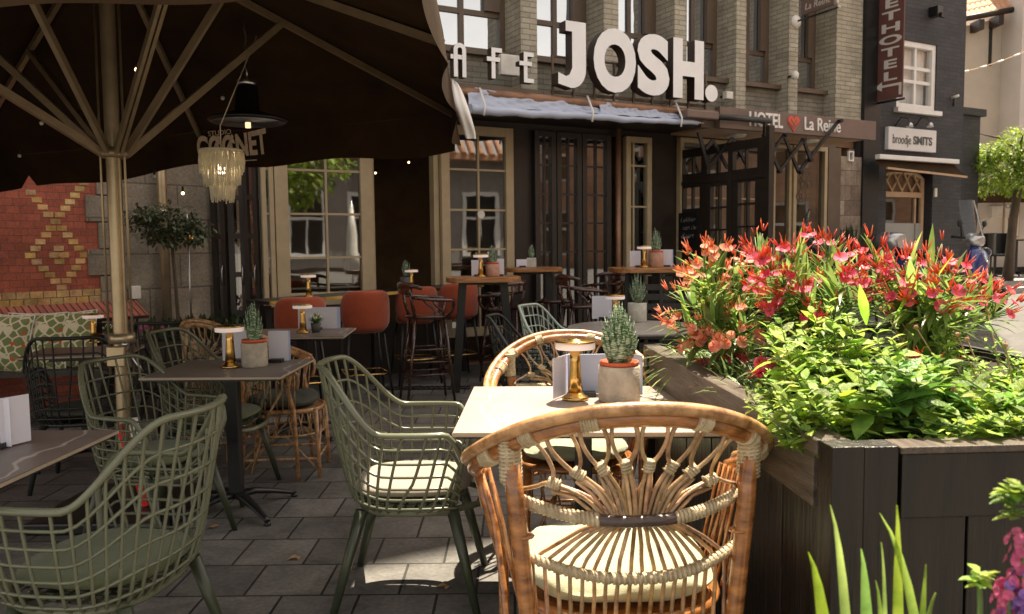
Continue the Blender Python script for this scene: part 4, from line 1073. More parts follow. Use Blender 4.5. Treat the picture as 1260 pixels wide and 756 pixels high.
# hanging LA REINE sign
t = fac('hanging_sign', 'small dark hanging sign reading La Reine on a wall arm', 'sign')
sp = S(979, 0, 30); a = ray(979, 27)
t.location = P0 + FD * sp; zz = fs(979, 27, 0)[1]
g = MB(); g.lathe([(.085, 0), (.09, .015), (.001, .05)], 18, M=Matrix.Translation((0, 0, zz)) @ Matrix.Rotation(PI/2, 4, 'X')); g.build('wall_plate', M['white_paint'], t)
g = MB(); g.tube([(0, 0, zz), (0, -.72, zz + .015)], .014, 8); g.build('arm', M['iron'], t)
g = MB(); g.box(-.02, .02, -.66, -.12, zz + .06, zz + .75); g.build('board', M['sign_brown'], t, bevel=.003)
o = text_mesh('lettering', 'La Reine', .125, M['sign_text'], t, (-.022, -.39, zz + .11), rot=(PI/2, 0, -PI/2), ext=.002, shear=.15)
g = MB(); g.ball((0, -.73, zz + .02), .02); g.ball((0, -.70, zz + .09), .02); g.build('lamp_tip', M['ceramic'], t)
o = text_mesh('lettering', 'H', .2, M['sign_text'], t, (-.022, -.39, zz + .32), rot=(PI/2, 0, -PI/2), ext=.002)
# ================================================================== black building with sandwich shop
bb = fac('black_building', 'narrow black painted brick shop building beside the brick cafe building', 'building')
b0 = sR + .002; b1 = S(1188, 0, 60)
wa, wz1 = fs(1105, 43, 0); wb, wz0 = fs(1151, 138, 0); wz1 = fs(1130, 52, 0)[1]
da, db = S(1090, 0, 250), S(1147, 0, 250); dz1 = fs(1112, 206, 0)[1]; dzs = fs(1112, 238, 0)[1]; dsp = fs(1092, 215, 0)[1]
g = MB(); holed(g, b0, b1, -.2, 13, [(wa, wb, wz0, wz1), (da, db, .0, dz1)], 0, .3)
g.box(b0, b1, .32, 6, -.2, 13); 
n = 14
for i in range(n):   # arch spandrels above the door
    x0 = lerp(da, db, i / n); x1 = lerp(da, db, (i+1) / n); xm = ((x0 + x1) - (da + db)) / (db - da)
    zz = dsp + (dz1 - dsp) * math.sqrt(max(0, 1 - xm * xm)); g.box(x0, x1, .002, .298, zz, dz1 + .001)
g.build('wall', M['brick_black'], bb)
g = MB(); g.box(b0, S(1079, -.05), -.06, -.001, -.2, 13); g.build('downpipe_casing', M['black_metal'], bb)
g = MB(); c0, c1 = b1 + .001, S(1206, .4, 160); zlow = fs(1190, 142, .4)[1]
g.box(c0, c1, .4, 3, -.2, zlow); g.box(c0, c1 + .08, .34, 3.1, zlow, zlow + .12); g.build('side_extension', M['brick_black'], bb)
w = window('white_sash_window', 'white painted sash window with curtains in the black building', wa + .002, wb - .002, wz0, wz1, [lerp(wa, wb, .52)], [lerp(wz0, wz1, .42), lerp(wz0, wz1, .62)], .085, .05, M['white_paint'], M['glass_clear'], .12, .1, barw=.05)
g = MB(); c = (wa + wb) / 2
g.grid(lambda u, v: V(lerp(wa, wb, u) - c, .06 + .012 * sin(u * 60), lerp(wz0, wz1, v)), 60, 2); g.build('curtain', M['curtain'], w)
g = MB(); g.box(wa - c - .06, wb - c + .06, -.2, -.102, wz0 - .07, wz0 - .002); g.build('sill', M['white_paint'], w)
# sandwich shop sign
a, z1 = fs(1093, 157, -.06); b, z0 = fs(1151, 187, -.06); z1 = fs(1122, 158.5, -.06)[1]; z0 = fs(1122, 186, -.06)[1]
t = fac('shop_sign', 'white rectangular sign reading broodje SMITS on the black wall', 'sign')
MB().box(a, b, -.07, -.002, z0, z1).build('board', M['sign_white'], t, bevel=.004)
fit_text('broodje', 1099, 1121, 165, 180, -.075, M['sign_grey'], t, ext=.002)
fit_text('SMITS', 1124, 1147, 167.5, 178, -.075, M['sign_grey'], t, bold=.03, ext=.002)
for k, u in enumerate((1116, 1141)):
    a, z_ = fs(u, 153, -.2); t = fac('sign_lamp', ['small black gooseneck lamp above the word broodje', 'small black gooseneck lamp above the word SMITS'][k], 'lamp', a, 0, 0, 'gooseneck lamps over the shop sign')
    MB().tube([(0, 0, z_), (0, -.1, z_ + .12), (0, -.22, z_ + .08), (0, -.25, z_)], .009, 6).build('arm', M['black_metal'], t)
    MB().lathe([(.05, -.05), (.035, 0), (.012, .02)], 12, (0, -.25, z_)).build('head', M['steel'], t)
# shop awning case and black fabric
t = fac('shop_awning', 'black shop awning with a white front bar over the arched door', 'awning')
a, z_ = fs(1080, 193, -.25); b, _ = fs(1178, 197, -.25)
MB().box(a, b, -.29, -.2, z_ - .035, z_ + .035).build('front_bar', M['white_paint'], t, bevel=.01)
g = MB(); g.grid(lambda u, v: V(lerp(a, b, u), lerp(-.2, -.40, v), z_ - .03 - .20 * v * (1 + 0 * u) - .02 * sin(PI * v)), 8, 4); g.build('awning_fabric', M['canvas'], t)
g = MB(); g.bar((a, -.41, z_ - .18), (b, -.41, z_ - .25), .03); g.build('lower_bar', M['tan_wood'], t)
# arched door
t = fac('arched_shop_door', 'arched tan timber door with lattice fanlight and frosted lower glass', 'door', (da+db)/2, .16, 0)
hw = (db - da) / 2
def arch(k, r=1.0): x = hw * k; return x * r, dsp + (dz1 - dsp) * math.sqrt(max(0, 1 - k * k)) - (1 - r) * hw
g = MB(); P = [V(-hw + .05, 0, .1), V(-hw + .05, 0, dsp - .03)] + [V(arch(-1 + 2*i/20)[0] * .9, 0, arch(-1 + 2*i/20)[1] - .05) for i in range(1, 20)] + [V(hw - .05, 0, dsp - .03), V(hw - .05, 0, .1)]
g.tube(P, .05, 4); g.box(-hw + .09, hw - .09, -.04, .04, dzs - .05, dzs + .03); g.box(hw*.55, hw*.62, -.03, .03, .3, dzs - .06); g.build('frame', M['tan_wood'], t)
g = MB()
for i in range(5):
    x = -hw * .85 + i * hw * .42
    for q in (-1, 1):
        xe = x + q * .22; 
        if abs(xe) < hw * .9: g.bar((x, -.02 + .01*q, dzs + .03), (xe, -.02 + .01*q, min(dzs + .5, arch(xe / hw)[1] - .06)), .022)
g.build('lattice', M['tan_wood'], t)
MB().box(-hw + .09, hw - .09, .0, .02, .1, dzs - .05).build('pane', M['glass_mid'], t)
MB().box(-hw + .085, hw - .085, -.03, -.005, .1, fs(1112, 275, .16)[1]).build('frosted_panel', M['frost'], t)
MB().box(-hw + .06, hw - .06, .025, .04, dzs, dz1 - .02).build('fanlight_back', M['room'], t)
a, z_ = fs(1152, 237, -.03); t = fac('door_intercom', 'small cream intercom plate right of the arched door', 'intercom', a, -.001, z_); MB().box(-.03, .03, -.03, 0, -.07, .07).build('plate', M['ceramic'], t, bevel=.006)
a, z_ = fs(1150, 14, -.06); t = fac('wall_bracket', 'small dark lamp box high on the black wall', 'lamp', a, -.001, z_); MB().box(-.07, .07, -.16, 0, -.09, .06).build('box', M['black_metal'], t, bevel=.01); MB().box(-.03, .06, -.2, -.161, -.12, -.05).build('shade', M['iron'], t)
a, z_ = fs(1175, 120, -.06); t = fac('wall_camera', 'small white camera on the black wall near its edge', 'camera', a, -.001, z_); MB().tube([(0, 0, 0), (0, -.12, .02)], .02, 8).build('body', M['ceramic'], t); MB().tube([(0,-.05,-.02), (0,-.04,-.14)], .02, 8).build('bracket', M['black_metal'], t)
# banner
t = fac('street_banner', 'tall maroon banner with white vertical letters ending METHOTEL and an arrow', 'banner')
sb = S(1079, -.05, 60); bz0 = fs(1095, 121, -.4)[1]
t.location = P0 + FD * (sb + .03); 
def bnx(u, v):
    d = ray(u, v); o = Vector((0, 0, HC)) - P0 - FD * (sb + .03); tt = -o.dot(FD) / d.dot(FD); p = Vector((0, 0, HC)) + d * tt - P0
    return -p.dot(FN), p.z
ya, yb = bnx(1079, 60)[0], bnx(1112, 60)[0]; zz0 = bnx(1095, 122)[1]; zz1 = 7.3
print('banner out', ya, yb, zz0)
ya = max(ya, .05)
MB().box(-.012, .012, -yb, -ya, zz0, zz1).build('cloth', M['banner'], t)
g = MB(); 
for zz in (zz0 - .03, zz1 + .03): g.tube([(0, 0, zz), (0, -yb - .03, zz)], .018, 8)
g.ball((0, -.02, zz0 - .03), .05); g.build('holder', M['iron'], t)
word = 'METHOTEL'; vs_ = [106 - 7, 0]
ym = -(ya + yb) / 2 + 0
lv = {0: 94, 1: 79, 2: 64.5, 3: 49, 4: 34, 5: 19.5, 6: 5}   # L E T O H T E centre heights in the photo
zL = [bnx(1095, v)[1] for v in (94, 79, 64.5, 49, 34, 19.5, 5)]; step = (zL[-1] - zL[0]) / 6
for i, ch in enumerate(reversed(word)):
    zc_ = zL[0] + step * i
    if zc_ > zz1 - .2: break
    text_mesh('letter', ch, .175, M['sign_text'], t, (-.014, ym, zc_ - .06), rot=(PI/2, 0, -PI/2), ext=.002, off=.005, sx=2.7)
za = bnx(1095, 107)[1]; g = MB()
g.box(-.017, -.013, ym - .20, ym + .13, za - .0, za + .035); g.box(-.017, -.013, ym - .20, ym - .16, za - .14, za + .0)
g.poly([(-.018, ym + .12, za + .09), (-.018, ym + .12, za - .055), (-.018, ym + .24, za + .0175)]); g.build('arrow', M['sign_text'], t)

# ================================================================== far buildings
def yat(u, v, Y): return at_y(u, v, Y)
Yw = 20
t = empty('white_gabled_house', (0, 0, 0), 0, 'white plastered house with an orange tiled roof beyond the black building', 'house')
xl = yat(1178, 100, Yw).x; xr = yat(1244, 100, Yw).x; ze = yat(1190, 27, Yw).z; ze2 = yat(1243, 11, Yw).z
g = MB(); g.prism([(xl - 1, 0), (xr, 0), (xr, ze2 - .15), (xl - 1, ze - .35)], Yw, Yw + 6); g.build('wall', M['plaster'], t)
g = MB(); nR = 9
dz = (ze2 - ze); roofd = V(0, 1.1, 1.0).normalized()
for r_ in range(nR):   # tile rows
    for c_ in range(16):
        x0 = lerp(xl - .6, xr + .05, c_ / 16); x1 = lerp(xl - .6, xr + .05, (c_+1) / 16)
        def f(u, v, x0=x0, x1=x1, r_=r_):
            x = lerp(x0, x1, u); base = ze + (x - xl) / (xr - xl) * dz
            p = V(x, Yw - .35, base) + roofd * (.26 * (r_ + v * 1.06)); p.z += .035 * sin(PI * u) + .02 * (1 - v); return p
        g.grid(f, 5, 1)
g.build('roof', M['roof_tile'], t)
g = MB(); g.tube([V(xl - .6, Yw - .40, ze - .02 - .1), V(xr + .05, Yw - .40, ze2 - .08)], .07, 8)
for k in range(3): x = lerp(xl, xr, .25 + .35 * k); g.box(x - .06, x + .06, Yw - .4, Yw, lerp(ze, ze2, .25+.35*k) - .35, lerp(ze, ze2, .25+.35*k) - .12)
g.build('gutter', M['brown_paint'], t)
p = yat(1218, 58, Yw); MB().box(p.x - .03, p.x + .03, Yw - .04, Yw - .001, p.z - .45, p.z + .45).build('wall_anchor', M['black_metal'], t)
t = empty('white_tower_house', (0, 0, 0), 0, 'taller pale plastered building at the right edge of the street', 'house')
x0 = yat(1243, 100, Yw - .4).x; MB().box(x0, x0 + 8, Yw - .8, Yw + 6, 0, 9).build('wall', M['plaster2'], t)
g = MB(); g.box(x0 + 1.5, x0 + 2.6, Yw - .84, Yw - .801, 5, 7); g.build('window', M['glass_sky'], t)
Ys = 17.5
t = empty('street_kiosk', (0, 0, 0), 0, 'low white walled shop front with a dark navy awning behind the tree', 'shop')
a = yat(1180, 270, Ys); b = yat(1330, 270, Ys); zt = yat(1200, 240, Ys).z
MB().box(a.x, b.x, Ys, Ys + 1.8, .8, zt).build('wall', M['plaster2'], t); MB().box(a.x - .02, b.x, Ys - .03, Ys + 1.8, .4, .8).build('plinth', M['black_metal'], t)
g = MB(); g.grid(lambda u, v: V(lerp(a.x - .5, b.x, u), Ys - .01 - 1.0 * v, zt + .35 - .35 * v), 10, 4); g.box(a.x - .5, b.x, Ys - 1.02, Ys - 1.0, zt - .22, zt + .02); g.build('awning', M['canvas'], t)
p = yat(1224, 262, Ys); q = empty('letter_box', (p.x, Ys, p.z), 0, 'small cream letter box on the white shop wall', 'letter box')
MB().box(-.12, .12, -.09, -.001, -.12, .12).build('box', M['ceramic'], q, bevel=.008); MB().box(-.13, .13, -.1, -.001, .121, .14).build('lid', M['ceramic'], q)
p = yat(1247, 268, Ys - .1); q = empty('drink_poster', (p.x, Ys, p.z), 0, 'framed cream poster of an orange drink glass on the white shop wall', 'poster')
MB().box(-.17, .17, -.04, -.001, -.42, .42).build('frame', M['tan_wood'], q); MB().box(-.15, .15, -.05, -.041, -.39, .39).build('sheet', M['ceramic'], q)
MB().prism([(-.07, -.30), (.07, -.30), (.09, 0), (-.09, 0)], -.056, -.051).build('drink', M['logo_orange'], q)
text_mesh('lettering', 'ONS', .15, M['sign_brown'], q, (0, -.052, .2), ext=.002)

# string of lights wire across the street
t = empty('light_wire', (0, 0, 0), 0, 'thin wire with pale lengths for sun glints strung across the street', 'wire')
A = P0 + FD * S(1040, -.1, 95) + V(0, 0, fs(1045, 92, -.1)[1]); B = yat(1275, 58, 16)
P = [A.lerp(B, i / 20) - V(0, 0, .25 * sin(PI * i / 20)) for i in range(21)]
MB().tube(P, .008, 5).build('wire', M['tan_wood'], t)
g = MB()
for i in range(9, 20, 2): g.tube([P[i], P[i].lerp(P[i+1], .8)], .018, 6)  # pale thicker lengths stand in for sun glints on the wire
g.build('glint_lengths', M['ceramic'], t)

# ================================================================== street tree
def leafy_crown(g, c, rx, rz, n, size, rnd, shell_=.55, tilt=1.0):
    for i in range(n):
        d = V(rnd.gauss(0, 1), rnd.gauss(0, 1), rnd.gauss(0, 1)).normalized()
        lump = 1 + .16 * sin(d.x * 7 + 1) * sin(d.y * 6) + .14 * sin(d.z * 8 + d.x * 4)
        r = lump * (shell_ + (1 - shell_) * rnd.random() ** .6) if rnd.random() < .8 else rnd.random()
        p = Vector(c) + V(d.x * rx * r, d.y * rx * r, d.z * rz * r)
        dd = (d * .6 + V(rnd.uniform(-1, 1), rnd.uniform(-1, 1), rnd.uniform(-.8, .4))).normalized()
        g.leaf(p, dd, size * rnd.uniform(.7, 1.3), size * .55, .3, seg=2)
tb = at_y(1239, 352, 14.5); rnd = random.Random(11)
t = empty('street_tree', (tb.x, tb.y, gh(tb.x, tb.y)), 0, 'small round-crowned bright green tree with a slim trunk by the road', 'tree')
cz = at_y(1242, 200, 14.5).z - gh(tb.x, tb.y)
g = MB(); g.tube([V(0, 0, 0), V(.03, 0, .5), V(.07, 0, 1.2), V(.16, 0, 1.9), V(.14, 0, cz)], [.10, .078, .072, .068, .05], 12)
for k in range(10):
    a = k * 2.4; z0 = 1.75 + .07 * k; g.tube([V(.13, 0, z0), V(.13 + .3 * cos(a), .3 * sin(a), z0 + .25), V(.13 + .62 * cos(a), .62 * sin(a), z0 + .35)], [.035, .022, .01], 6)
g.build('trunk', M['bark'], t)
g = MB(); leafy_crown(g, (.10, 0, cz - .03), .78, .56, 3600, .085, rnd, .5)
for k in range(16):
    a = k * 2.39996; e = V(.1 + .68 * cos(a), .68 * sin(a), cz - .15 + .3 * sin(k * 1.7)); leafy_crown(g, e, .24, .17, 160, .08, rnd, .3)
g.build('crown', M['leaf_tree'], t)
# ================================================================== scooter (front towards -Y/-X)
sc = at_y(1192, 300, 11.6); sz0 = gh(sc.x, sc.y)
t = empty('parked_scooter', (sc.x - .32, sc.y, sz0), R(33), 'blue and silver scooter with a tall windscreen and rear top box', 'scooter')
for y in (-.60, .62):
    g = MB(); g.lathe([(.14, -.05), (.22, -.055), (.245, -.03), (.245, .03), (.22, .055), (.14, .05)], 24, M=Matrix.Translation((0, y, .245)) @ Matrix.Rotation(PI/2, 4, 'Y')); w_ = g.build('wheel', M['rubber'], t)
    g = MB(); g.lathe([(.001, -.045), (.138, -.045), (.138, .045), (.001, .045)], 16, M=Matrix.Translation((0, y, .245)) @ Matrix.Rotation(PI/2, 4, 'Y')); g.build('rim', M['silver'], w_)
def loft(g, secs, n=16, p=.7):
    b = len(g.v)
    for (c, hw_, hh) in secs:
        for k in range(n): an = 2*PI*k/n; g.v.append((c[0] + hw_ * sgnpow(cos(an), p), c[1], c[2] + hh * sgnpow(sin(an), p)))
    for i in range(len(secs) - 1):
        for k in range(n): g.f.append((b+i*n+k, b+i*n+(k+1)%n, b+(i+1)*n+(k+1)%n, b+(i+1)*n+k)); g.m.append(0); g.sm.append(True)
    g.f.append(tuple(b + k for k in range(n))[::-1]); g.f.append(tuple(b + (len(secs)-1)*n + k for k in range(n))); g.m += [0, 0]; g.sm += [False]*2
g = MB(); loft(g, [((0, -.52, .62), .12, .10), ((0, -.50, .60), .19, .26), ((0, -.42, .62), .20, .33), ((0, -.34, .62), .14, .30)]); g.build('front_shield', M['scooter_blue'], t)
g = MB(); loft(g, [((0, -.38, .32), .14, .06), ((0, .0, .30), .15, .06), ((0, .2, .42), .17, .18), ((0, .55, .62), .18, .14), ((0, .82, .70), .10, .08)]); g.build('body', M['scooter_blue'], t)
g = MB(); loft(g, [((0, .02, .78), .09, .04), ((0, .15, .80), .13, .06), ((0, .5, .82), .14, .06), ((0, .72, .82), .10, .05)]); g.build('seat', M['rubber'], t)
g = MB(); loft(g, [((0, .66, 1.0), .12, .10), ((0, .72, 1.0), .20, .14), ((0, .95, 1.0), .21, .15), ((0, 1.06, .99), .14, .10)]); g.build('top_box', M['silver'], t)
g = MB(); loft(g, [((0, -.50, 1.0), .07, .05), ((0, -.46, 1.0), .15, .08), ((0, -.36, 1.02), .17, .09), ((0, -.28, 1.02), .10, .06)]); g.build('handlebar_cowl', M['silver'], t)
g = MB(); g.tube([V(-.34, -.26, 1.06), V(-.15, -.36, 1.04), V(.15, -.36, 1.04), V(.34, -.26, 1.06)], .018, 8); g.build('handlebar', M['rubber'], t)
for s in (-1, 1):
    g = MB(); g.tube([V(s*.22, -.33, 1.06), V(s*.30, -.36, 1.20)], .008, 6); g.lathe([(.001, -.01), (.055, 0), (.05, .015), (.001, .02)], 14, M=Matrix.Translation((s*.32, -.35, 1.24)) @ Matrix.Rotation(PI/2, 4, 'X')); g.build('mirror', M['rubber'], t)
MB().ball((0, -.55, .84), .07, 12, 8).build('headlight', M['glass_clear'], t)
g = MB(); g.grid(lambda u, v: V(lerp(-.23, .23, u) * (1 - .25 * v ** 3), -.50 + .14 * v + .22 * (2*u-1) ** 2 * .5, lerp(1.02, 1.56, v)), 10, 8); g.build('windscreen', M['screen_clear'], t)
g = MB(); g.tube([V(0, -.36, 1.0), V(0, -.60, .25)], .03, 8); g.build('fork', M['iron'], t)
g = MB(); g.tube([V(.14, -.02, .28), V(.22, .1, .0)], .012, 6); g.build('stand', M['iron'], t)
g = MB(); g.lathe([(.03, 0), (.03, .02)], 6, M=Matrix.Translation((0, -.57, .70)) @ Matrix.Rotation(PI/2, 4, 'X')); g.build('badge', M['silver'], t)
# ================================================================== far terrace furniture
def wicker_far():
    t = empty('street_terrace_chair', cat='chair')
    MB().box(-.22, .22, -.22, .22, .42, .46).build('seat', M['black_metal'], t)
    g = MB(); g.grid(lambda u, v: V(.24 * sin(lerp(-1.3, 1.3, u)), -.24 * cos(lerp(-1.3, 1.3, u)), lerp(.46, .86, v)), 12, 3); g.build('backrest', M['black_metal'], t)
    for sx in (-1, 1):
        for sy in (-1, 1): MB().bar((sx*.19, sy*.19, 0), (sx*.19, sy*.19, .42), .03).build('leg', M['black_metal'], t)
    return t
wf = wicker_far()
for i, (u, v, Y, rz) in enumerate([(1207, 330, 15.5, 1.2), (1219, 334, 16.2, -1.6), (1228, 330, 15.6, 2.5)]):
    p = at_y(u, v, Y); place(wf, (p.x, p.y, gh(p.x, p.y) + .1), rz, ['dark terrace chair right behind the scooter', 'dark terrace chair between the scooter and the far table', 'dark terrace chair nearest the tree trunk'][i], i == 0, group='dark street terrace chairs')
p = at_y(1249, 320, 16); ped_table('street_terrace_table', .7, .7, .75, M['grey_top'], 'small grey street table behind the tree trunk', loc=(p.x, p.y, gh(p.x, p.y) + .1))
# motorbike handlebars behind the oleander, potted conifer
p = at_y(992, 330, 10.6); t = empty('parked_bicycle', (p.x, p.y, 0), R(60), 'black bicycle with raised handlebars parked behind the oleander', 'bicycle')
for y in (-.52, .52):
    g = MB(); g.tube([V(0, y + .34 * cos(2*PI*k/32), .35 + .34 * sin(2*PI*k/32)) for k in range(32)], .018, 6, closed=True)
    for k in range(12): g.tube([V(0, y, .35), V(0, y + .33 * cos(2*PI*k/12), .35 + .33 * sin(2*PI*k/12))], .002, 3)
    g.build('wheel', M['rubber'], t)
g = MB()
for a, b in [((0, -.52, .35), (0, -.38, 1.0)), ((0, -.40, .85), (0, .12, .35)), ((0, .12, .35), (0, .22, .95)), ((0, .12, .35), (0, .52, .35)), ((0, .20, .85), (0, .52, .35)), ((0, -.42, .80), (0, .20, .80))]: g.tube([a, b], .016, 6)
g.build('frame', M['black_metal'], t)
MB().tube([V(-.30, -.2, 1.12), V(-.22, -.36, 1.12), V(0, -.40, 1.05), V(.22, -.36, 1.12), V(.30, -.2, 1.12)], .013, 6).build('handlebar', M['steel'], t)
MB().box(-.08, .08, .10, .34, .95, 1.01).build('saddle', M['rubber'], t, bevel=.02)
p = at_y(1046, 330, 10.3); t = empty('potted_conifer', (p.x, p.y, gh(p.x, p.y)), 0, 'bushy dark green shrub in a pot before the stone pier', 'potted plant')
MB().lathe([(.16, 0), (.22, .45), (.20, .46), (.18, .40), (.001, .4)], 20).build('pot', M['sign_grey'], t)
g = MB(); rnd = random.Random(4); t.scale = (1.15, 1.15, 1.35)
for i in range(1400):
    a = rnd.uniform(0, 6.28); tl = abs(rnd.gauss(0, .75)); d = V(cos(a)*sin(tl), sin(a)*sin(tl), cos(tl)); g.leaf(V(0,0,.42) + d * rnd.uniform(.35, 1.0) * .62, (d + V(0, 0, .5)), .16, .012, .1, seg=2)
g.build('foliage', M['leaf_dark'], t)
# long planter below the chalkboard, with dark plants
p = P0 + FD * (S(815)) - FN * .55
t = empty('dark_planter_shelf', (p.x, p.y, 0), FA, 'low dark planter with succulents below the chalkboard', 'planter')
MB().box(-.55, .6, -.15, .15, 0, .98).build('box', M['dark_wood'], t); g = MB()
for i in range(160): a = rnd.uniform(0, 6.28); tl = rnd.uniform(0, 1.1); g.leaf(V(rnd.uniform(-.5, .55), rnd.uniform(-.1, .1), .97), V(cos(a)*sin(tl), sin(a)*sin(tl), cos(tl)), rnd.uniform(.08, .2), .03, .2)
g.build('foliage', M['leaf_olive'], t)
# house across the street, mirrored in the cafe windows
t = empty('opposite_house', (11.5, -4.5, 0), R(44), 'white house with orange tiled roof across the street', 'house')
g = MB(); OH = [(x_, x_ + 1.1, 1.1, 3.1) for x_ in (-5.4, -3.5, -1.6, .3, 2.2, 4.1)]; holed(g, -6, 6, 0, 4.2, OH, -.3, 0); g.box(-6, 6, -6, -.31, 0, 4.2); g.build('wall', M['plaster_shaded'], t)
g = MB(); g.prism([(-6.4, 4.21), (6.4, 4.21), (6.4, 4.4), (-6.4, 4.4)], -6.4, .5); 
for k in range(40): g.tube([(-6.4 + k * .325, .5, 4.35), (-6.4 + k * .325, -3, 6.8)], .12, 6)
g.build('roof', M['roof_tile'], t)
for a_, b_, c_, d_ in OH:
    g = MB(); holed(g, a_ - .08, b_ + .08, c_ - .08, d_ + .08, [(a_ + .06, (a_+b_)/2 - .03, c_ + .06, 2.3), ((a_+b_)/2 + .03, b_ - .06, c_ + .06, 2.3), (a_ + .06, b_ - .06, 2.38, d_ - .06)], -.05, .05); fw_ = g.build('window', M['white_paint'], t)
    MB().box(a_ + .001, b_ - .001, -.2, -.15, c_ + .001, d_ - .001).build('pane', M['black_metal'], fw_)
g = MB(); g.box(-6.02, 6.02, .001, .04, 0, .7); g.build('plinth', M['brown_paint'], t)
for k, (x_, y_) in enumerate(((6.9, .35), (7.9, .75))):
    t = empty('closed_parasol', (x_, y_, 0), 0, ['closed white parasol across the street, nearer the green tree', 'closed white parasol across the street, farther from the green tree'][k], 'parasol', 'closed white parasols across the street')
    MB().tube([V(0,0,0), V(0,0,2.5)], .025, 8).build('pole', M['steel'], t)
    g = MB(); g.lathe([(.19 + .03 * k, .8), (.15, 1.2), (.10, 1.8), (.04, 2.4)], 16); g.build('furled_canopy', M['ceramic'], t)
t = empty('street_row_house', (17.5, 6, 0), R(90), 'warm brick row house with white windows across the street at the right', 'house')
hs = []
for i in range(5):
    for j in range(2): hs.append((-6.5 + i * 2.7, -5.3 + i * 2.7, 1.0 + j * 2.6, 2.6 + j * 2.6))
g = MB(); holed(g, -7.5, 7.5, 0, 5.8, hs, -.3, 0); g.build('wall', M['brick_tan'], t)
g = MB()
for a, b, c, d in hs:
    holed(g, a, b, c, d, [(a + .09, (a+b)/2 - .04, c + .09, d - .7), ((a+b)/2 + .04, b - .09, c + .09, d - .7), (a + .09, b - .09, d - .6, d - .09)], -.2, -.12)
g.build('window_frames', M['white_paint'], t)
g = MB(); g.box(-7.5, 7.5, -5, -.31, 0, 5.8); g.build('inner_wall', M['room'], t)
g = MB(); g.poly([(-7.9, .4, 5.7), (7.9, .4, 5.7), (7.9, -3, 7.6), (-7.9, -3, 7.6)]); g.build('roof', M['roof_tile'], t)
t = empty('opposite_tree', (5.7, -.9, 0), 0, 'leafy green tree across the street before the white house', 'tree'); g = MB(); g.tube([V(0,0,0), V(.1,0,2.6)], [.16, .1], 10); g.build('trunk', M['bark'], t)
g = MB(); leafy_crown(g, (.1, 0, 3.6), 1.5, 1.2, 2200, .22, rnd); g.build('crown', M['leaf_tree'], t)

# ================================================================== brick and stone wall at left
WA = math.atan2(.755, .656); W0 = at_y(60, 303, 7.0); W0.z = 0
WD = V(.656, .755, 0).normalized(); WN = V(-WD.y, WD.x, 0)
def ws(u, v, off=0.0):
    d = ray(u, v); o = Vector((0, 0, HC)) - W0 - WN * off; tt = -o.dot(WN) / d.dot(WN); p = Vector((0, 0, HC)) + d * tt - W0
    return p.dot(WD), p.z
t = empty('brick_building', (W0.x, W0.y, 0), WA, 'red brick building with a yellow brick diamond pattern behind the pillow bench', 'building')
q1 = ws(121, 300)[0]; q0 = -4.0
zy0 = ws(60, 376)[1]; zy1 = ws(60, 358)[1]
MB().box(q0, q1, 0, .4, zy1, 13).build('wall', M['brick_red'], t)  # unseen top carried up extra high to shade the left terrace
MB().box(q0, q1, -.001, .4, 0, zy0).build('base_wall', M['brick_red'], t)
g = MB(); hh = (zy1 - zy0)
for r_ in range(2):
    for k in range(int((q1 - q0) / .105)):
        x = q1 - .105 * (k + 1) + (.05 if r_ else 0); z0 = zy0 + r_ * hh / 2
        g.box(max(q0, x + .004), min(q1 - .002, x + .101), -.006, .3, z0 + .004, z0 + hh / 2 - .003)
g.box(q0, q1, .002, .3, zy0, zy1, 1); g.build('yellow_course', [M['brick_yellow'], M['stone']], t, bevel=.002)
g = MB()   # diamond pattern
def yb(x, z): g.box(x - .040, x + .040, -.005, .05, z - .0225, z + .0225)
cxw, ctop = ws(68.8, 272.9)
for (px, py) in [(148,170),(160,195),(172,220),(183,245),(208,246),(198,270),(187,294),(211,294),(176,318),(223,318),(163,342),(235,342),(152,366),(202,366),(247,366),(140,390),(191,390),(213,390),(259,390),(153,413),(202,413),(249,413),(167,437),(238,437),(180,460),(227,460),(191,483),(215,483),(204,506),(221,222),(232,198),(244,174),(255,150),(266,126)]:
    yb(cxw + (px - 199) * .00367, ctop - (py - 270) * .00241)
g.build('yellow_diamond', M['brick_yellow'], t, bevel=.002)
g = MB(); g.prism([(0, 0)] * 0 or [(q0, 0), (q1 + .3, 0), (q1 + .3, .03), (q0, .03)], 0, .30)
o = g.build('sloped_ledge', M['brick_ledge'], t); o.location = (0, -.27, zy0 - .15); o.rotation_euler = (R(26), 0, 0)
g = MB(); zz = zy0; k = 0
while zz < 6:
    h_ = .235 if k % 2 == 0 else .235; w_ = .13 if k % 2 == 0 else .07
    if zz > zy0 - .3: g.box(q1 + .001 - (.10 if k % 2 else 0), q1 + .16, -.02, .38, zz + .004, zz + h_)
    zz += .24; k += 1
g.build('quoins', M['stone'], t, bevel=.006)
q2 = ws(262, 300)[0]
t = empty('stone_wall', (W0.x, W0.y, 0), WA, 'grey stone block wall behind the olive tree', 'wall')
MB().box(q1 + .162, q2 + .3, .05, .45, 0, 13).build('blocks', M['stone'], t)
a, _ = ws(199, 300, .0); t2 = empty('downpipe', (0,0,0), 0, 'grey metal downpipe on the stone block wall', 'pipe'); t2.location = W0 + WD * a - WN * .05
MB().tube([V(0,0,0), V(0,0,4)], .045, 12).build('pipe', M['pole_metal'], t2); g = MB()
for zz in (.6, 1.7, 2.6): g.lathe([(.05, 0), (.05, .03)], 12, (0, 0, zz))
g.build('clamp', M['steel'], t2)
a, z_ = ws(166, 360, .0); t2 = empty('socket_box', (0,0,0), WA, 'small white socket box with a cable behind the umbrella pole', 'socket'); t2.location = W0 + WD * a + WN * .03
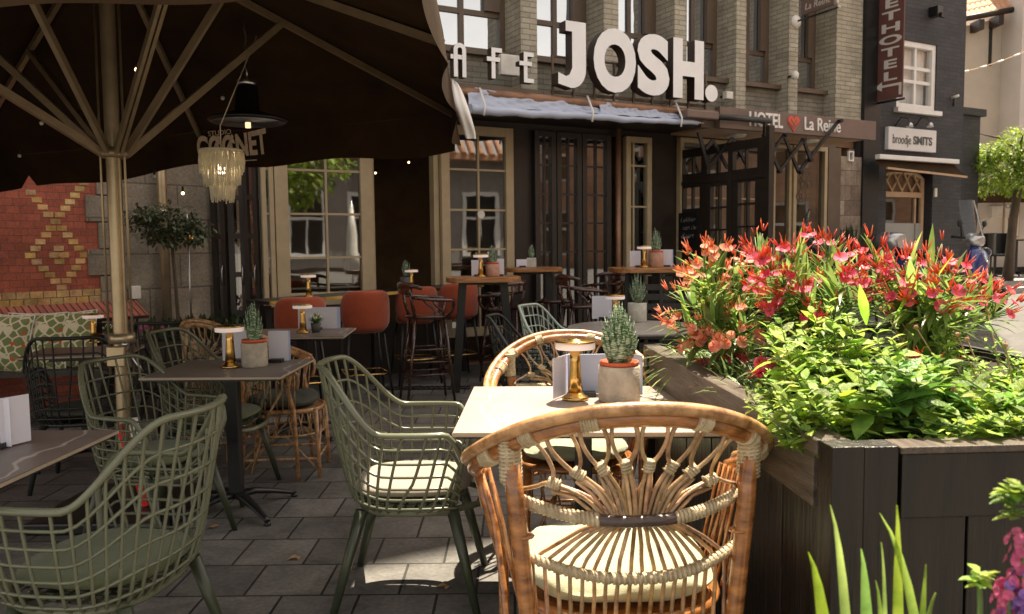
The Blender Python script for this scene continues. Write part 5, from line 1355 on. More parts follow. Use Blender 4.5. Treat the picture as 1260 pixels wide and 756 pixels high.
MB().box(-.045, .045, -.06, 0, z_ - .06, z_ + .06).build('box', M['ceramic'], t2, bevel=.006); MB().tube([V(0,-.03,z_-.06), V(.01,-.05,z_-.2), V(-.02,-.03,z_-.45)], .01, 6).build('cable', M['rubber'], t2)
a, z_ = ws(230, 293, -.06); p = W0 + WD * a - WN * .02
t2 = empty('amber_wall_lamp', (p.x, p.y, z_), WA, 'glowing amber glass wall lamp beside the olive tree', 'lamp')
MB().lathe([(.035, -.05), (.075, -.03), (.085, .0), (.07, .045), (.03, .06)], 20, (0, -.09, 0)).build('glass_shade', M['amber_glass'] if 'amber_glass' in M else M['glass_mid'], t2); MB().ball((0, -.09, .0), .032).build('bulb', M['amber'], t2); MB().box(-.04, .04, -.02, .0, -.05, .05).build('wall_plate', M['brass'], t2)
# folding doors between stone wall and cream window
A = W0 + WD * q2 - WN * .0; B = P0 + FD * S(322) + FN * 0.0; A.z = 0
dv = (B - A); ang = math.atan2(dv.y, dv.x); Ld = dv.length
print('fold doors', A, B, Ld)
for k in range(3):
    p = A + dv * (k / 3); t = empty('folding_door', (p.x, p.y, 0), ang + (R(14) if k % 2 else -R(10)), ['black folding door leaf nearest the stone wall', 'black folding door leaf, middle one of three', 'black folding door leaf next to the cream windows'][k], 'door', 'black glazed folding doors')
    w_ = Ld / 3 - .01; hs = []
    for r_ in range(5): hs.append((.05, w_ - .05, .75 + r_ * .38, 1.08 + r_ * .38))
    g = MB(); holed(g, 0, w_, .02, 2.7, hs, -.02, .02); g.build('frame', M['dark_wood'], t)
    g = MB(); [g.poly([(a, 0.001, c), (b, .001, c), (b, .001, d), (a, .001, d)]) for a, b, c, d in hs]; g.build('pane', M['glass_mid'], t)
    MB().tube([V(w_ - .03, -.03, 1.0), V(w_ - .03, -.05, 1.05), V(w_ - .03, -.05, 1.15), V(w_ - .03, -.03, 1.2)], .006, 6).build('handle', M['steel'], t)
g = MB(); g.box(-.3, Ld + .2, .15, .25, 2.7, 13); t = empty('door_header_wall', (A.x, A.y, 0), ang, 'dark wall above the black folding doors', 'wall'); g.build('panel', M['room'], t)  # header made taller out of view, also to cast shade at left
t = empty('door_backing', (A.x, A.y, 0), ang, 'dark room partition seen behind the folding door panes', 'partition'); MB().box(-.3, Ld + .3, 1.6, 1.7, 0, 2.9).build('panel', M['room'], t)
# olive tree in wooden planter
p = at_y(222, 420, 6.7); t = empty('olive_tree', (p.x, p.y, 0), R(20), 'thin-stemmed olive tree with round crown in front of the stone wall', 'tree'); rnd = random.Random(8)
cz = at_y(208, 278, 6.7).z; cx = at_y(206, 278, 6.7).x - p.x
g = MB(); g.tube([V(0,0,.5), V(-.02,0,1.1), V(cx*.5, 0, cz - .15)], [.016, .014, .012], 8)
for k in range(7): a = k * 2.4; g.tube([V(cx*.5,0,cz-.18), V(cx + .2*cos(a), .2*sin(a), cz + .1*sin(k))], [.008, .003], 5)
g.build('trunk', M['bark'], t)
g = MB(); leafy_crown(g, (cx, 0, cz), .27, .17, 900, .05, rnd, .35)
for k in range(9): a = k * 2.4; leafy_crown(g, (cx + .24 * cos(a), .2 * sin(a), cz + .10 * sin(k * 2.1)), .11, .08, 90, .05, rnd, .2)
g.build('crown', M['leaf_olive'], t)
MB().tube([V(.09, .02, .5), V(.09, .02, 1.65)], .007, 6).build('stake', M['steel'], t)
for k, (u, w_) in enumerate([(222, .62), (275, .5)]):
    p = at_y(u, 420, 6.75 + .3 * k); t = empty('wooden_planter', (p.x, p.y, 0), R(28), ['brown wooden planter box under the olive tree', 'brown wooden planter box beside the folding doors'][k], 'planter', 'brown planter boxes by the wall')
    g = MB(); holed(g, -w_/2, w_/2, 0, .62, [], -.18, -.15); g.box(-w_/2, w_/2, .15, .18, 0, .62); g.box(-w_/2, -w_/2 + .03, -.149, .149, 0, .62); g.box(w_/2 - .03, w_/2, -.149, .149, 0, .62); g.build('boards', M['brown_paint'], t)
    MB().box(-w_/2 + .03, w_/2 - .03, -.149, .149, .3, .57).build('soil', M['soil'], t)
    g = MB()
    for i in range(420): a = rnd.uniform(0, 6.28); tl = rnd.uniform(0, 1.25); d = V(cos(a)*sin(tl), sin(a)*sin(tl), cos(tl)); g.leaf(V(rnd.uniform(-.26, .26), rnd.uniform(-.14, .14), .57) + d * rnd.uniform(0, .2), d, .06, .03, .3)
    g.build('foliage', M['leaf_dark'], t)
    if k == 0:
        g = MB()
        for i in range(5): g.ball((-.3 + .04 * i, -.05, .72 + .02 * (i % 2)), .018, 6, 4)
        g.build('blossoms', M['petal_pink'], t)
# bench with pillows
p = at_y(40, 470, 6.35); t = empty('slatted_bench', (p.x, p.y, 0), R(12), 'dark slatted bench along the brick wall', 'bench')
g = MB()
for k in range(5): g.box(-1.4, .62, -.22 + k * .095, -.14 + k * .095, .40, .43)
g.build('seat', M['dark_wood'], t); g = MB()
for k in range(3): g.box(-1.4, .62, .26, .285, .48 + k * .1, .56 + k * .1)
g.build('backrest', M['dark_wood'], t)
for x in (-1.3, .52): MB().box(x - .03, x + .03, -.2, .24, 0, .40).build('leg', M['dark_wood'], t)
def pillow():
    t = empty('patterned_pillow', cat='pillow'); g = MB()
    def f(u, v):
        x = lerp(-1, 1, u); z_ = lerp(-1, 1, v); e = (1 - abs(x) ** 3) * (1 - abs(z_) ** 3)
        k = 1 - .07 * (1 - abs(x)) * 0 ; px = x * (1 - .06 * (1 - z_ * z_)); pz_ = z_ * (1 - .06 * (1 - x * x)); return px, pz_, e
    for s in (-1, 1):
        g.grid(lambda u, v: V(f(u, v)[0] * .235, s * .085 * f(u, v)[2] ** .55, .235 + f(u, v)[1] * .235), 18, 18)
    g.build('cover', M['pillow_print'], t); g = MB()
    P = [(-1 + 2*i/12, -1) for i in range(12)] + [(1, -1 + 2*i/12) for i in range(12)] + [(1 - 2*i/12, 1) for i in range(12)] + [(-1, 1 - 2*i/12) for i in range(12)]
    g.tube([V(x * .235 * (1 - .06 * (1 - z_*z_)), 0, .235 + z_ * .235 * (1 - .06 * (1 - x*x))) for x, z_ in P], .006, 5, closed=True); g.build('piping', M['ceramic'], t); return t
pp = pillow()
for k, (u, Y, rz) in enumerate([(84, 6.45, .12), (44, 6.38, .05), (-2, 6.3, -.1)]):
    q = at_y(u, 470, Y); o = place(pp, (q.x, q.y, .44 - .08), 0, ['green patterned pillow nearest the umbrella pole', 'green patterned pillow, middle one on the bench', 'green patterned pillow cut by the photo edge'][k], k == 0, group='green patterned pillows on the bench')
    o.rotation_euler = (-.22, 0.06 * (k - 1), rz); o.location.z = .41
# ================================================================== parasol
U = empty('market_umbrella', (-2.02, 4.12, 0), 0, 'large dark brown market umbrella with a metal pole covering the left terrace', 'umbrella')
U0 = V(-2.02, 4.12, 0)
FR = V(-.385, 5.75, 2.30); FL = V(-4.15, 6.25, 2.08); NL = V(-3.95, 2.25, 1.93); NR = V(-.24, 2.15, 2.35)
pa0 = at_y(149, 420, 4.12); pb0 = at_y(132, 22, 4.12); PK = pa0.lerp(pb0, (2.98 - pa0.z) / (pb0.z - pa0.z)); PF = pa0.lerp(pb0, -pa0.z / (pb0.z - pa0.z))
cor = [FR, FL, NL, NR]; mids = [(cor[i] + cor[(i+1) % 4]) / 2 + V(0, 0, .03) for i in range(4)]
ring = []
for i in range(4): ring += [cor[i], mids[i]]
L0 = lambda p: Vector(p) - U0
g = MB()
for i in range(8):
    a = ring[i]; b = ring[(i+1) % 8]
    def f(u, v, a=a, b=b):
        e = a.lerp(b, u); p = PK.lerp(e, v); p.z -= .045 * sin(PI * u) * v * (1 if v < .99 else 1) * .8 ; return L0(p)
    g.grid(f, 8, 8)
g.build('canopy', M['canvas'], U)
g = MB()
for i in range(4):
    a = cor[i]; b = cor[(i+1) % 4]; n = 40
    out = ((a + b) / 2 - V(PK.x, PK.y, 0)); out.z = 0; out.normalize()
    def f(u, v, a=a, b=b, out=out, i=i):
        p = a.lerp(b, u) + V(0, 0, .05 * sin(PI*u)) - V(0, 0, .036 * abs(sin(2*PI*u)))
        w = .27 + .02 * sin(u * 21 + i)
        notch = max(0, 1 - abs(u - .87) / .012) * .12 if i == 0 else 0
        return L0(p + V(0, 0, -(w - notch) * v) + out * (.02 * v + .025 * sin(u * 17 + i) * v))
    g.grid(f, 60, 4)
g.build('valance', M['canvas'], U)
# turned-up corner flap, backlight put into its pale colour
g = MB(); top = at_y(557, 98, 5.62); pts = [(557, 98), (568, 118), (578, 128), (584, 150), (585, 168), (577, 171), (566, 160), (559, 136), (556, 116)]
def f(u, v):
    y = lerp(98, 171, v); xl = lerp(556, 576, max(0, v - .35) ** 1.1 * 1.4); xr = lerp(557.5, 587, v ** .6) - 10 * max(0, v - .88)
    p = at_y(lerp(xl, xr, u), y, 5.62 - .09 * sin(PI * u) * sin(PI * min(1, v * 1.1)) - .02*sin(u*9)); return L0(p)
g.grid(f, 8, 14); g.build('corner_flap', M['rope_flat'] if 'rope_flat' in M else M['curtain'], U)
hub = at_y(141, 190, 4.12)
ft = PF; ax = (PK - ft).normalized()
g = MB(); g.tube([L0(ft.lerp(PK, k / 8)) for k in range(9)], .036, 20); g.build('pole', M['pole_metal'], U)
for q, dx in ((0, -.062), (1, .058)):
    a = V(hub.x + dx, hub.y - .02, .72); b = V(hub.x + dx - .0, hub.y - .02, hub.z); b2 = V(PK.x + dx, PK.y, PK.z - .25)
    g = MB(); g.tube([L0(a), L0(b), L0(b2)], .0065, 6); g.build('guide_rod', M['pole_metal'], U)
hl = L0(hub); g = MB(); g.lathe([(.06, -.02), (.075, -.01), (.075, .012), (.055, .03)], 20, tuple(hl)); g.build('sliding_hub', M['strut_metal'], U)
for i in range(8):
    e = ring[i]; P = PK - V(0, 0, .03)
    g = MB(); g.bar(L0(P), L0(e - V(0, 0, .03)), .026, .036); rb = g.build('rib', M['strut_metal'], U)
    j = P.lerp(e - V(0, 0, .05), .42 if i % 2 == 0 else .40)
    d = (j - hub); d.z = 0; d.normalize(); a = hub + d * .055
    g = MB(); x = d.cross(V(0, 0, 1)) * .012
    g.bar(L0(a), L0(j), .024, .034) if i % 2 else (g.bar(L0(a + x), L0(j + x), .016, .036), g.bar(L0(a - x), L0(j - x), .016, .036))
    g.build('strut', M['strut_metal'], rb)
g = MB(); q = at_y(148, 418, 4.08) - U0
g.lathe([(.05, -.02), (.062, -.02), (.062, .03), (.05, .03)], 18, tuple(V(q.x, q.y + .02, q.z))); g.build('clamp', M['pole_metal'], U)
g = MB(); g.tube([V(q.x + .05, q.y - .03, q.z - .05), V(q.x + .10, q.y - .04, q.z - .12), V(q.x + .125, q.y - .04, q.z - .16)], .008, 6); g.tube([V(q.x + .03, q.y-.04, q.z - .02), V(q.x + .06, q.y-.04, q.z - .02)], .012, 8); g.build('crank_handle', M['steel'], U)
g = MB(); g.box(q.x - .045, q.x + .045, q.y - .06, q.y - .03, q.z - .13, q.z - .03); g.build('crank_box', M['pole_metal'], U, bevel=.005)
MB().box(-.09, .09, -.015, .035, .0, .01).build('foot_bracket', M['iron'], U)
g = MB(); g.slab([(-.33, -.33), (.33, -.33), (.33, .33), (-.33, .33)], .004, .06); g.build('base_plate', M['black_metal'], U, bevel=.01)
# printed name on the valance
a = at_y(243, 180, 6.0); sg = FL - FR
vx = (FR - FL).normalized(); va = math.atan2(vx.y, vx.x)
def onval(u, v):
    o = FR + V(0, -.05, 0); n = V(-vx.y, vx.x, 0).normalized(); d = ray(u, v); c = Vector((0, 0, HC)); return c + d * ((o - c).dot(n) / d.dot(n))
pa = onval(243, 168); pb = onval(330, 192)
tilt = 0.075
o = text_mesh('printed_name', 'CØØNET', .225, M['valance_print'], U, (0, 0, 0), ext=.001, off=.008, align='LEFT')
cs = [v.co for v in o.data.vertices]; w_ = max(c.x for c in cs) - min(c.x for c in cs); x0 = min(c.x for c in cs); kx = (pb - pa).xy.length / w_
for v in o.data.vertices:
    x = (v.co.x - x0) * kx; mid = abs(x / ((pb-pa).xy.length) - .5) * 2
    v.co = Vector((x, v.co.y * (1 - .12 * (1 - mid ** 2)) * 1.08, v.co.z))
o.location = L0(pa) + V(0, 0, -.175); o.rotation_euler = (PI/2, -tilt, va); 
# re-seat baseline
pbase = onval(243, 197); o.location = L0(V(pa.x, pa.y, pbase.z))
o = text_mesh('printed_small_line', 'STUDIO', .05, M['valance_print'], U, (0, 0, 0), ext=.001, align='LEFT'); pc = onval(256, 168); o.location = L0(pc); o.rotation_euler = (PI/2, -tilt, va)
pc = onval(300, 198); pd = onval(316, 197); g = MB(); g.bar(L0(pc), L0(pd), .006, .006); g.build('printed_dash', M['valance_print'], U)
# small fairy bulbs on the canopy
for k, (u, v, Y) in enumerate([(168, 86, 5.0), (190, 217, 6.0), (274, 121, 4.7), (51, 152, 4.9), (24, 192, 5.6), (225, 238, 6.1)]):
    p = at_y(u, v, Y); t = empty('string_bulb', p, 0, ['tiny bulb under the canopy right of the pole', 'tiny bulb under the valance above the olive tree', 'tiny bulb beside the hanging heater lamp', 'tiny bulb under the canopy left of the pole', 'tiny bulb near the left valance notch', 'tiny bulb low beside the olive crown'][k], 'bulb', 'string bulbs under the umbrella')
    MB().ball((0, 0, 0), .012, 8, 6).build('glass', M['spark'] if k in (0, 5) else M['ceramic'], t); MB().tube([V(0,0,.01), V(0, 0, .05)], .008, 6).build('socket', M['rubber'], t)
    
# hanging heater lamp
p = at_y(305, 150, 4.75); top = at_y(302, 60, 4.75)
t = empty('hanging_heat_lamp', p, 0, 'black hanging heater lamp with a wide ribbed disc below the canopy', 'lamp')
MB().lathe([(.001, .0), (.215, .0), (.222, .008), (.215, .018), (.07, .06), (.06, .20), (.045, .205)], 40).build('shade', M['black_metal'], t)
MB().lathe([(.046, .205), (.052, .21), (.052, .235), (.03, .245)], 20).build('cap', M['steel'], t)
g = MB()
for k in range(9): r_ = .05 + k * .018; g.lathe([(r_, -.004), (r_ + .004, -.008), (r_ + .008, -.004)], 36)
g.build('reflector_rings', M['steel'], t); MB().tube([V(0, 0, -.035), V(0, 0, -.002)], .016, 12).build('bulb', M['heat_bulb'], t)
g = MB(); P = [V(.0 + .006 * sin(k * 2.1), .006*cos(k*2.1), .245 + k * .035) for k in range(int((2.72 - p.z - .245) / .035))]; g.tube(P, .005, 5); g.build('cord', M['steel'], t)
# macrame pendant
p = at_y(272, 186, 4.0); t = empty('macrame_pendant', p, 0, 'cream macrame fringe pendant lamp in three tiers', 'lamp'); rnd = random.Random(2)
g = MB(); R0 = .098
for k in range(10): r_ = R0 * (k + 1) / 10; g.tube([V(r_ * cos(2*PI*i/30), r_ * sin(2*PI*i/30), .0 - .0005 * k + .006 * (k % 2)) for i in range(30)], .0058, 6, closed=True)
g.build('woven_top', M['rope_cream'], t)
for (r_, z0, z1, n) in ((.098, -.005, -.100, 78), (.080, -.05, -.165, 60), (.050, -.12, -.24, 42), (.045, -.10, -.215, 30)):
    g = MB(); g.tube([V(r_ * cos(2*PI*i/30), r_ * sin(2*PI*i/30), z0) for i in range(30)], .005, 5, closed=True)
    for i in range(n):
        a = 2*PI*i/n; q = r_ + rnd.uniform(-.003, .005); e = z1 + rnd.uniform(-.014, .012)
        g.tube([V(q*cos(a), q*sin(a), z0), V((q+.004)*cos(a+.02), (q+.004)*sin(a+.02), (z0+z1)/2), V((q + rnd.uniform(-.006,.004))*cos(a+rnd.uniform(-.05,.05)), (q)*sin(a), e)], [.0042, .0042, .0028], 5)
    g.build('fringe_tier', M['rope_cream'], t)
MB().ball((0, 0, -.085), .028, 12, 8).build('bulb', M['macrame_bulb'], t)
g = MB(); g.tube([V(0,0,0), V(.0,0,.12), V(.10,.3,.62)], .003, 4); g.build('cord', M['rope_cream'], t)
# red and white stand behind the chair
p = at_y(172, 555, 4.05); t = empty('warning_post', (p.x, p.y, 0.062), 0, 'slim red and white post standing by the umbrella base', 'post')
g = MB(); g.bar((-.10, 0, .42), (.02, 0, 0), .03, .02, up=(0,1,0)); g.build('red_stripe', M['red_plastic'], t); g = MB(); g.bar((-.03, .02, .45), (.01, .02, 0), .05, .02, up=(0,1,0)); g.build('white_stripe', M['white_paint'], t)

# ================================================================== chairs
gc = 'green lattice terrace armchairs'
ch = mesh_chair('lattice_armchair', 'chair', M['sage'], M['cushion_green'])
place(ch, (-1.20, 2.36, 0), R(83), 'sage green lattice armchair with green cushion cut by the lower left corner', True, group=gc, sc=(1.06, 1.08, 1.03))
place(ch, (-.40, 3.14, 0), R(-91), 'sage green lattice armchair with pale seat cushion at the sunlit table', False, group=gc, sc=(1.06, 1.14, 1.04))
c_b = bpy.data.objects[-1] if False else None
place(ch, (-1.66, 3.72, 0), R(-112), 'sage green lattice armchair in front of the umbrella pole', False, group=gc, sc=(1, 1, .96))
place(ch, (-1.66, 4.48, 0), R(-96), 'sage green lattice armchair right of the umbrella pole at the dark table', False, group=gc)
dk = mesh_chair('lattice_armchair', 'chair', M['charcoal'], M['cushion_dark'])
place(dk, (-2.52, 4.72, 0), R(12), 'black lattice armchair with its back to us before the patterned pillows', True, group='dark lattice armchairs')
place(dk, (-2.33, 5.6, 0), R(4), 'dark lattice armchair half hidden behind the umbrella pole', False, group='dark lattice armchairs')
place(dk, (.13, 5.55, 0), R(-100), 'dark lattice armchair seen from behind at the round table', False, group='dark lattice armchairs')
mn = mesh_chair('lattice_armchair', 'chair', M['mint_chair'], M['cushion_dark'])
place(mn, (.36, 6.45, 0), R(-118), 'pale mint lattice armchair at the far side of the round table', True)
# paler cushion for the sunlit chair, sunlight put into its colour
for o in COL.objects:
    if o.parent and o.parent.get('label', '').startswith('sage green lattice armchair with pale seat') and o.name.startswith('cushion'):
        o.data = o.data.copy(); o.data.materials[0] = M['cushion_sunlit']
gr_ = 'rattan terrace armchairs'
ra = rattan_chair()
place(ra, (.275, 2.17, 0), R(3), 'rattan armchair in the foreground seen from behind with fan shaped back', True, group=gr_, sc=(1.04, 1.0, 1.0))
place(ra, (.27, 3.62, 0), R(180), 'rattan armchair across the sunlit table facing the camera', False, group=gr_, sc=(1, 1, .945))
rp = rattan_chair('cushion_dark', pale=True)
place(rp, (-1.90, 5.35, 0), R(-22), 'pale rattan armchair with its fan back showing left of the potted aloe', True, group=gr_, sc=(.70, .72, .92))
place(rp, (-1.40, 4.90, 0), R(-86), 'pale rattan armchair with visible cane skirt beyond the dark marble table', False, group=gr_, sc=(.8, .82, .9))

# ================================================================== tables
def corner_table(name, u, v, w, d, rz, label, mat_, corner='nl'):
    p = at_z(u, v, .75); sx = 1 if corner == 'nl' else -1
    c = Matrix.Rotation(rz, 3, 'Z') @ V(sx * w/2, d/2, 0)
    return ped_table(name, w, d, .75, mat_, label, loc=(p.x + c.x, p.y + c.y, 0), rz=rz)
T1 = corner_table('square_terrace_table', 557, 533, .90, .88, R(-2.0), 'sunlit marble-look table beside the planter', M['marble_lit'])
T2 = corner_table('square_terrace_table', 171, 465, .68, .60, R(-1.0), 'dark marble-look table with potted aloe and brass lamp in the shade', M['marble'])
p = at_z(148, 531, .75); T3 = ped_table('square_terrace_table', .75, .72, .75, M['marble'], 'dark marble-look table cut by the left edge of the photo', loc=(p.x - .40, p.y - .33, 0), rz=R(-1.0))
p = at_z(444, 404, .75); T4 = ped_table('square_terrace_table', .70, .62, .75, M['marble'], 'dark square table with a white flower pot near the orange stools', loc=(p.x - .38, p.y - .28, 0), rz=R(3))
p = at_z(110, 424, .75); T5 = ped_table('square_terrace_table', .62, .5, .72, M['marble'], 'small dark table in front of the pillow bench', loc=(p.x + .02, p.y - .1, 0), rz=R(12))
p = at_z(782, 402, .75); T6 = empty('round_terrace_table', (p.x, p.y, 0), 0, 'round grey table between the planter and the mint chair', 'table')
MB().lathe([(.001, .728), (.50, .728), (.51, .735), (.51, .745), (.505, .75), (.001, .75)], 48).build('tabletop', M['grey_top'], T6)
MB().tube([V(0,0,.03), V(0,0,.727)], .035, 12).build('column', M['black_metal'], T6)
MB().lathe([(.25, 0), (.25, .012), (.05, .03)], 30).build('base', M['black_metal'], T6)
p = at_z(595, 340, 1.08); BT1 = bar_table('high_bar_table', .345, .30, 1.08, 'high bar table with rounded wooden top in front of the cream window', True, (p.x, 7.55, 0), R(6))
p = at_y(655, 329, 8.7); BT2 = bar_table('high_bar_table', .30, .30, p.z, 'smaller high wooden bar table before the dark doors', True, (p.x, p.y, 0), R(10))
p = at_y(804, 329, 8.0); BT3 = bar_table('high_bar_table', .43, .34, p.z, 'wide high bar table with a slatted dark base and sunlit wooden edge', True, (p.x, p.y, 0), R(4))
g = MB()
for k in range(9): g.box(-.20, .26, -.16 , -.13 , .16 + k * .095, .16 + k * .095 + .06, M=Matrix.Translation((0, -.0, 0)))
for x in (-.23, 0.02, .27): g.box(x, x + .035, -.165, .16, 0, p.z - .05)
g.build('slatted_base', M['black_metal'], BT3)
# window counter with a brass edge
A = at_z(331, 371.5, .96); B = at_z(594, 349.5, .99); A = at_y(331, 371.5, 6.98); B = at_y(594, 350, 8.75)
dv = B - A; an = math.atan2(dv.y, dv.x); Lc = dv.xy.length; slope = math.atan2(B.z - A.z, Lc)
t = empty('window_counter', (A.x, A.y, 0), an, 'long dark window counter with a thin brass edge behind the orange stools', 'counter')
g = MB(); g.box(0, Lc, .0, .42, A.z - .03, A.z, M=Matrix.Translation((0,0,A.z)) @ Matrix.Rotation(-slope, 4, 'Y') @ Matrix.Translation((0,0,-A.z))); g.build('top', M['black_metal'], t)
g = MB(); g.box(0, Lc, -.012, -.001, A.z - .028, A.z + .002, M=Matrix.Translation((0,0,A.z)) @ Matrix.Rotation(-slope, 4, 'Y') @ Matrix.Translation((0,0,-A.z))); g.build('brass_edge', M['brass'], t)
for k in range(3): x = .1 + k * (Lc - .2) / 2; MB().box(x - .03, x + .03, .2, .26, 0, A.z - .05).build('leg', M['black_metal'], t)
# ================================================================== stools
os_ = orange_stool()
for i, (u, Y, rz, lb) in enumerate([(372, 6.6, .42, 'orange upholstered bar stool at the near end of the window counter'), (452, 7.0, .35, 'orange upholstered bar stool second from the near end of the counter'), (516, 7.95, .35, 'orange upholstered bar stool behind the dark armed bentwood stool'), (569, 8.25, .4, 'orange upholstered bar stool behind the leg of the bar table')]):
    p = at_y(u, 350, Y); zt = at_y(u, (366, 358, 353, 349)[i], Y).z; a = rz
    place(os_, (p.x + .235 * -sin(a) * 1, p.y + .235 * cos(a), zt - .985), a, lb, i == 0, group='orange upholstered bar stools at the counter')
    [x for x in COL.objects if x.get('label') == lb][0].location.z = 0
    [x for x in COL.objects if x.get('label') == lb][0].scale = (1.0, 1.0, zt / .985)
bs = bentwood_stool()
for i, (u, v, Y, rz, s_) in enumerate([(527, 480, 7.15, -1.25, 1.0), (716, 440, 7.85, -1.35, 1.03), (748, 420, 8.75, .6, 1.03), (620, 465, 8.2, 1.2, .96)]):
    p = at_y(u, v, Y); place(bs, (p.x, p.y, 0), rz, ['dark bentwood bar stool with arms between the orange stools and the bar table', 'dark bentwood bar stool with arms left of the slatted bar table', 'dark bentwood bar stool with a silvery back behind the slatted bar table', 'dark bentwood bar stool tucked behind the rounded bar table'][i], i == 0, s_, 'dark bentwood bar stools')
bn = bentwood_stool(False)
for i, (u, Y) in enumerate([(683, 8.6), (645, 7.9)]):
    p = at_y(u, 450, Y); place(bn, (p.x, p.y, 0), .4, ['backless dark bar stool below the smaller bar table', 'backless dark bar stool right of the rounded bar table leg'][i], i == 0, 1.03, 'backless bar stools')

# ================================================================== things on the tables
lp = table_lamp(); gl = 'brass table lamps'
def top_pt(u, v, z): return at_z(u, v, z)
lamps = [(708, 492, .75, 1.0, 'brass table lamp on the sunlit table beside the big aloe'), (284, 452.5, .75, .92, 'brass table lamp on the dark table left of the potted aloe'), (373, 410, .75, .88, 'brass table lamp on the dark table near the orange stools'), (116, 422, .72, .85, 'brass table lamp on the small table by the pillow bench'), (757, 399, .75, .95, 'brass table lamp on the round grey table')]
for i, (u, v, z_, s_, lb) in enumerate(lamps):
    p = top_pt(u, v, z_); place(lp, (p.x, p.y, z_ + .0005), 0, lb, i == 0, s_ * 1.02, gl)
def on_bar(u, tb): 
    p = at_y(u, 330, tb.location.y); return V(p.x, tb.location.y, 0)
hb = {1: 1.08, 2: at_y(655, 329, 8.7).z, 3: at_y(804, 329, 8.0).z}
for (u, tb, z_, lb) in ((592, BT1, hb[1], 'brass table lamp on the rounded bar table'), (791, BT3, hb[3], 'brass table lamp on the slatted bar table')):
    p = on_bar(u, tb); place(lp, (p.x, p.y - .08, z_ + .0005), 0, lb, False, .9, gl)
p = at_y(505, 353, 7.95); zc1 = lerp(A.z, B.z, .62)
place(lp, (p.x, p.y + .1, zc1 + .01), 0, 'brass table lamp on the window counter by the dark opening', False, .85, gl)
p = at_y(380, 362, 7.45); place(lp, (p.x, p.y, A.z + .01), 0, 'brass table lamp on the counter in front of the eight-pane window', False, .9, gl)
p = top_pt(762, 493, .75); o = potted_aloe('potted_aloe', r=.082, h=.140, ah=.225, n=56, ar=.080, slim=.66, sq=False); o.location = (p.x, p.y, .7505); tag(o, 'big striped aloe in a concrete pot on the sunlit table')
p = top_pt(313.5, 451, .75); o = potted_aloe('potted_aloe', r=.067, h=.125, ah=.20, n=30, ar=.06, slim=.42, seed=3); o.location = (p.x, p.y, .7505); tag(o, 'tall aloe in a round concrete pot on the shaded dark table')
p = top_pt(784, 396, .75); o = potted_aloe('potted_aloe', pot='concrete_pale', r=.075, h=.15, ah=.22, n=26, ar=.055, slim=.7, inner=False, seed=4); o.location = (p.x, p.y, .7505); tag(o, 'spiky aloe in a pale concrete pot on the round table')
p = on_bar(606, BT1); o = potted_aloe('potted_aloe', pot='terra_dusty', r=.065, h=.115, ah=.17, n=18, ar=.05, slim=.6, seed=6); o.location = (p.x, p.y, hb[1] + .0005); tag(o, 'aloe in a dusty terracotta pot on the rounded bar table')
p = on_bar(807, BT3); o = potted_aloe('potted_aloe', pot='terra_dusty', r=.075, h=.145, ah=.22, n=24, ar=.06, slim=.45, seed=7); o.location = (p.x, p.y, hb[3] + .0005); tag(o, 'pointed aloe in a dusty terracotta pot on the slatted bar table')
p = on_bar(654, BT2); o = potted_aloe('potted_aloe', pot='concrete_pale', r=.05, h=.10, ah=.14, n=16, ar=.05, slim=.5, inner=False, sq=True, seed=8); o.location = (p.x, p.y, hb[2] + .0005); tag(o, 'small aloe in a square pale pot on the smaller bar table')
p = at_y(498, 353, 7.95); o = potted_aloe('potted_aloe', pot='sign_grey', r=.06, h=.12, ah=.17, n=18, ar=.05, slim=.6, inner=False, seed=9); o.location = (p.x, p.y + .12, zc1 + .01); tag(o, 'dark potted aloe on the window counter')
p = top_pt(389, 409, .75); o = small_flower_pot(); o.location = (p.x, p.y, .7505); o.scale = (1.1,)*3; tag(o, 'tiny grey pot of white flowers on the dark table near the orange stools')
p = top_pt(135, 421, .72); o = small_flower_pot(9); o.location = (p.x, p.y, .7205); tag(o, 'tiny pot of white flowers on the small table by the bench')
def cards(u, v, z_, arr, lb, rz=0, w=.15, h=.20, holder=True, Y=None):
    p = top_pt(u, v, z_) if Y is None else at_y(u, v, Y)
    o = menu_cards(arr, w, h, holder=holder); o.location = (p.x, p.y, z_ + .001); o.rotation_euler = (0, 0, rz); tag(o, lb, group='menu card holders'); return o
cards(722, 488, .75, [(R(62), -.10, .0), (R(4), .01, .035), (R(8), .03, .05), (R(-50), .17, .06)], 'pale menu cards behind the brass lamp on the sunlit table', w=.17, h=.165)
cards(292, 446, .75, [(R(4), -.02, .04), (R(5), .0, .055)], 'pale menu card behind the brass lamp on the shaded dark table', w=.14, h=.17)
cards(340, 446, .75, [(R(-5), .005, .03), (R(-3), .01, .05)], 'pale menu card right of the tall aloe on the shaded dark table', w=.11, h=.165)
cards(390, 406, .75, [(R(2), .0, .03), (R(3), .02, .05)], 'wide pale menu card behind the tiny white flowers', w=.29, h=.165)
cards(742, 393, .75, [(R(-4), -.01, .0), (R(2), .0, .03)], 'pale menu card left of the lamp on the round table', w=.16, h=.19)
cards(-6, 552, .75, [(R(4), -.0, 0), (R(60), .035, .03), (R(68), .045, .035)], 'stack of pale menu cards at the left photo edge', w=.10, h=.155)
cards(588, 330, hb[1], [(R(3), -.01, .10)], 'pale menu card left of the pot on the rounded bar table', w=.11, h=.15, Y=7.6)
cards(615, 330, hb[1], [(R(-8), -.01, .12)], 'pale menu card right of the pot on the rounded bar table', w=.10, h=.16, Y=7.6)
cards(786, 330, hb[3], [(R(3), -.02, .10)], 'pale menu card left of the pot on the slatted bar table', w=.11, h=.16, Y=8.05)
cards(820, 330, hb[3], [(R(-12), .0, .08), (R(-20), .02, .1)], 'pale menu cards right of the pot on the slatted bar table', w=.13, h=.17, Y=8.05)
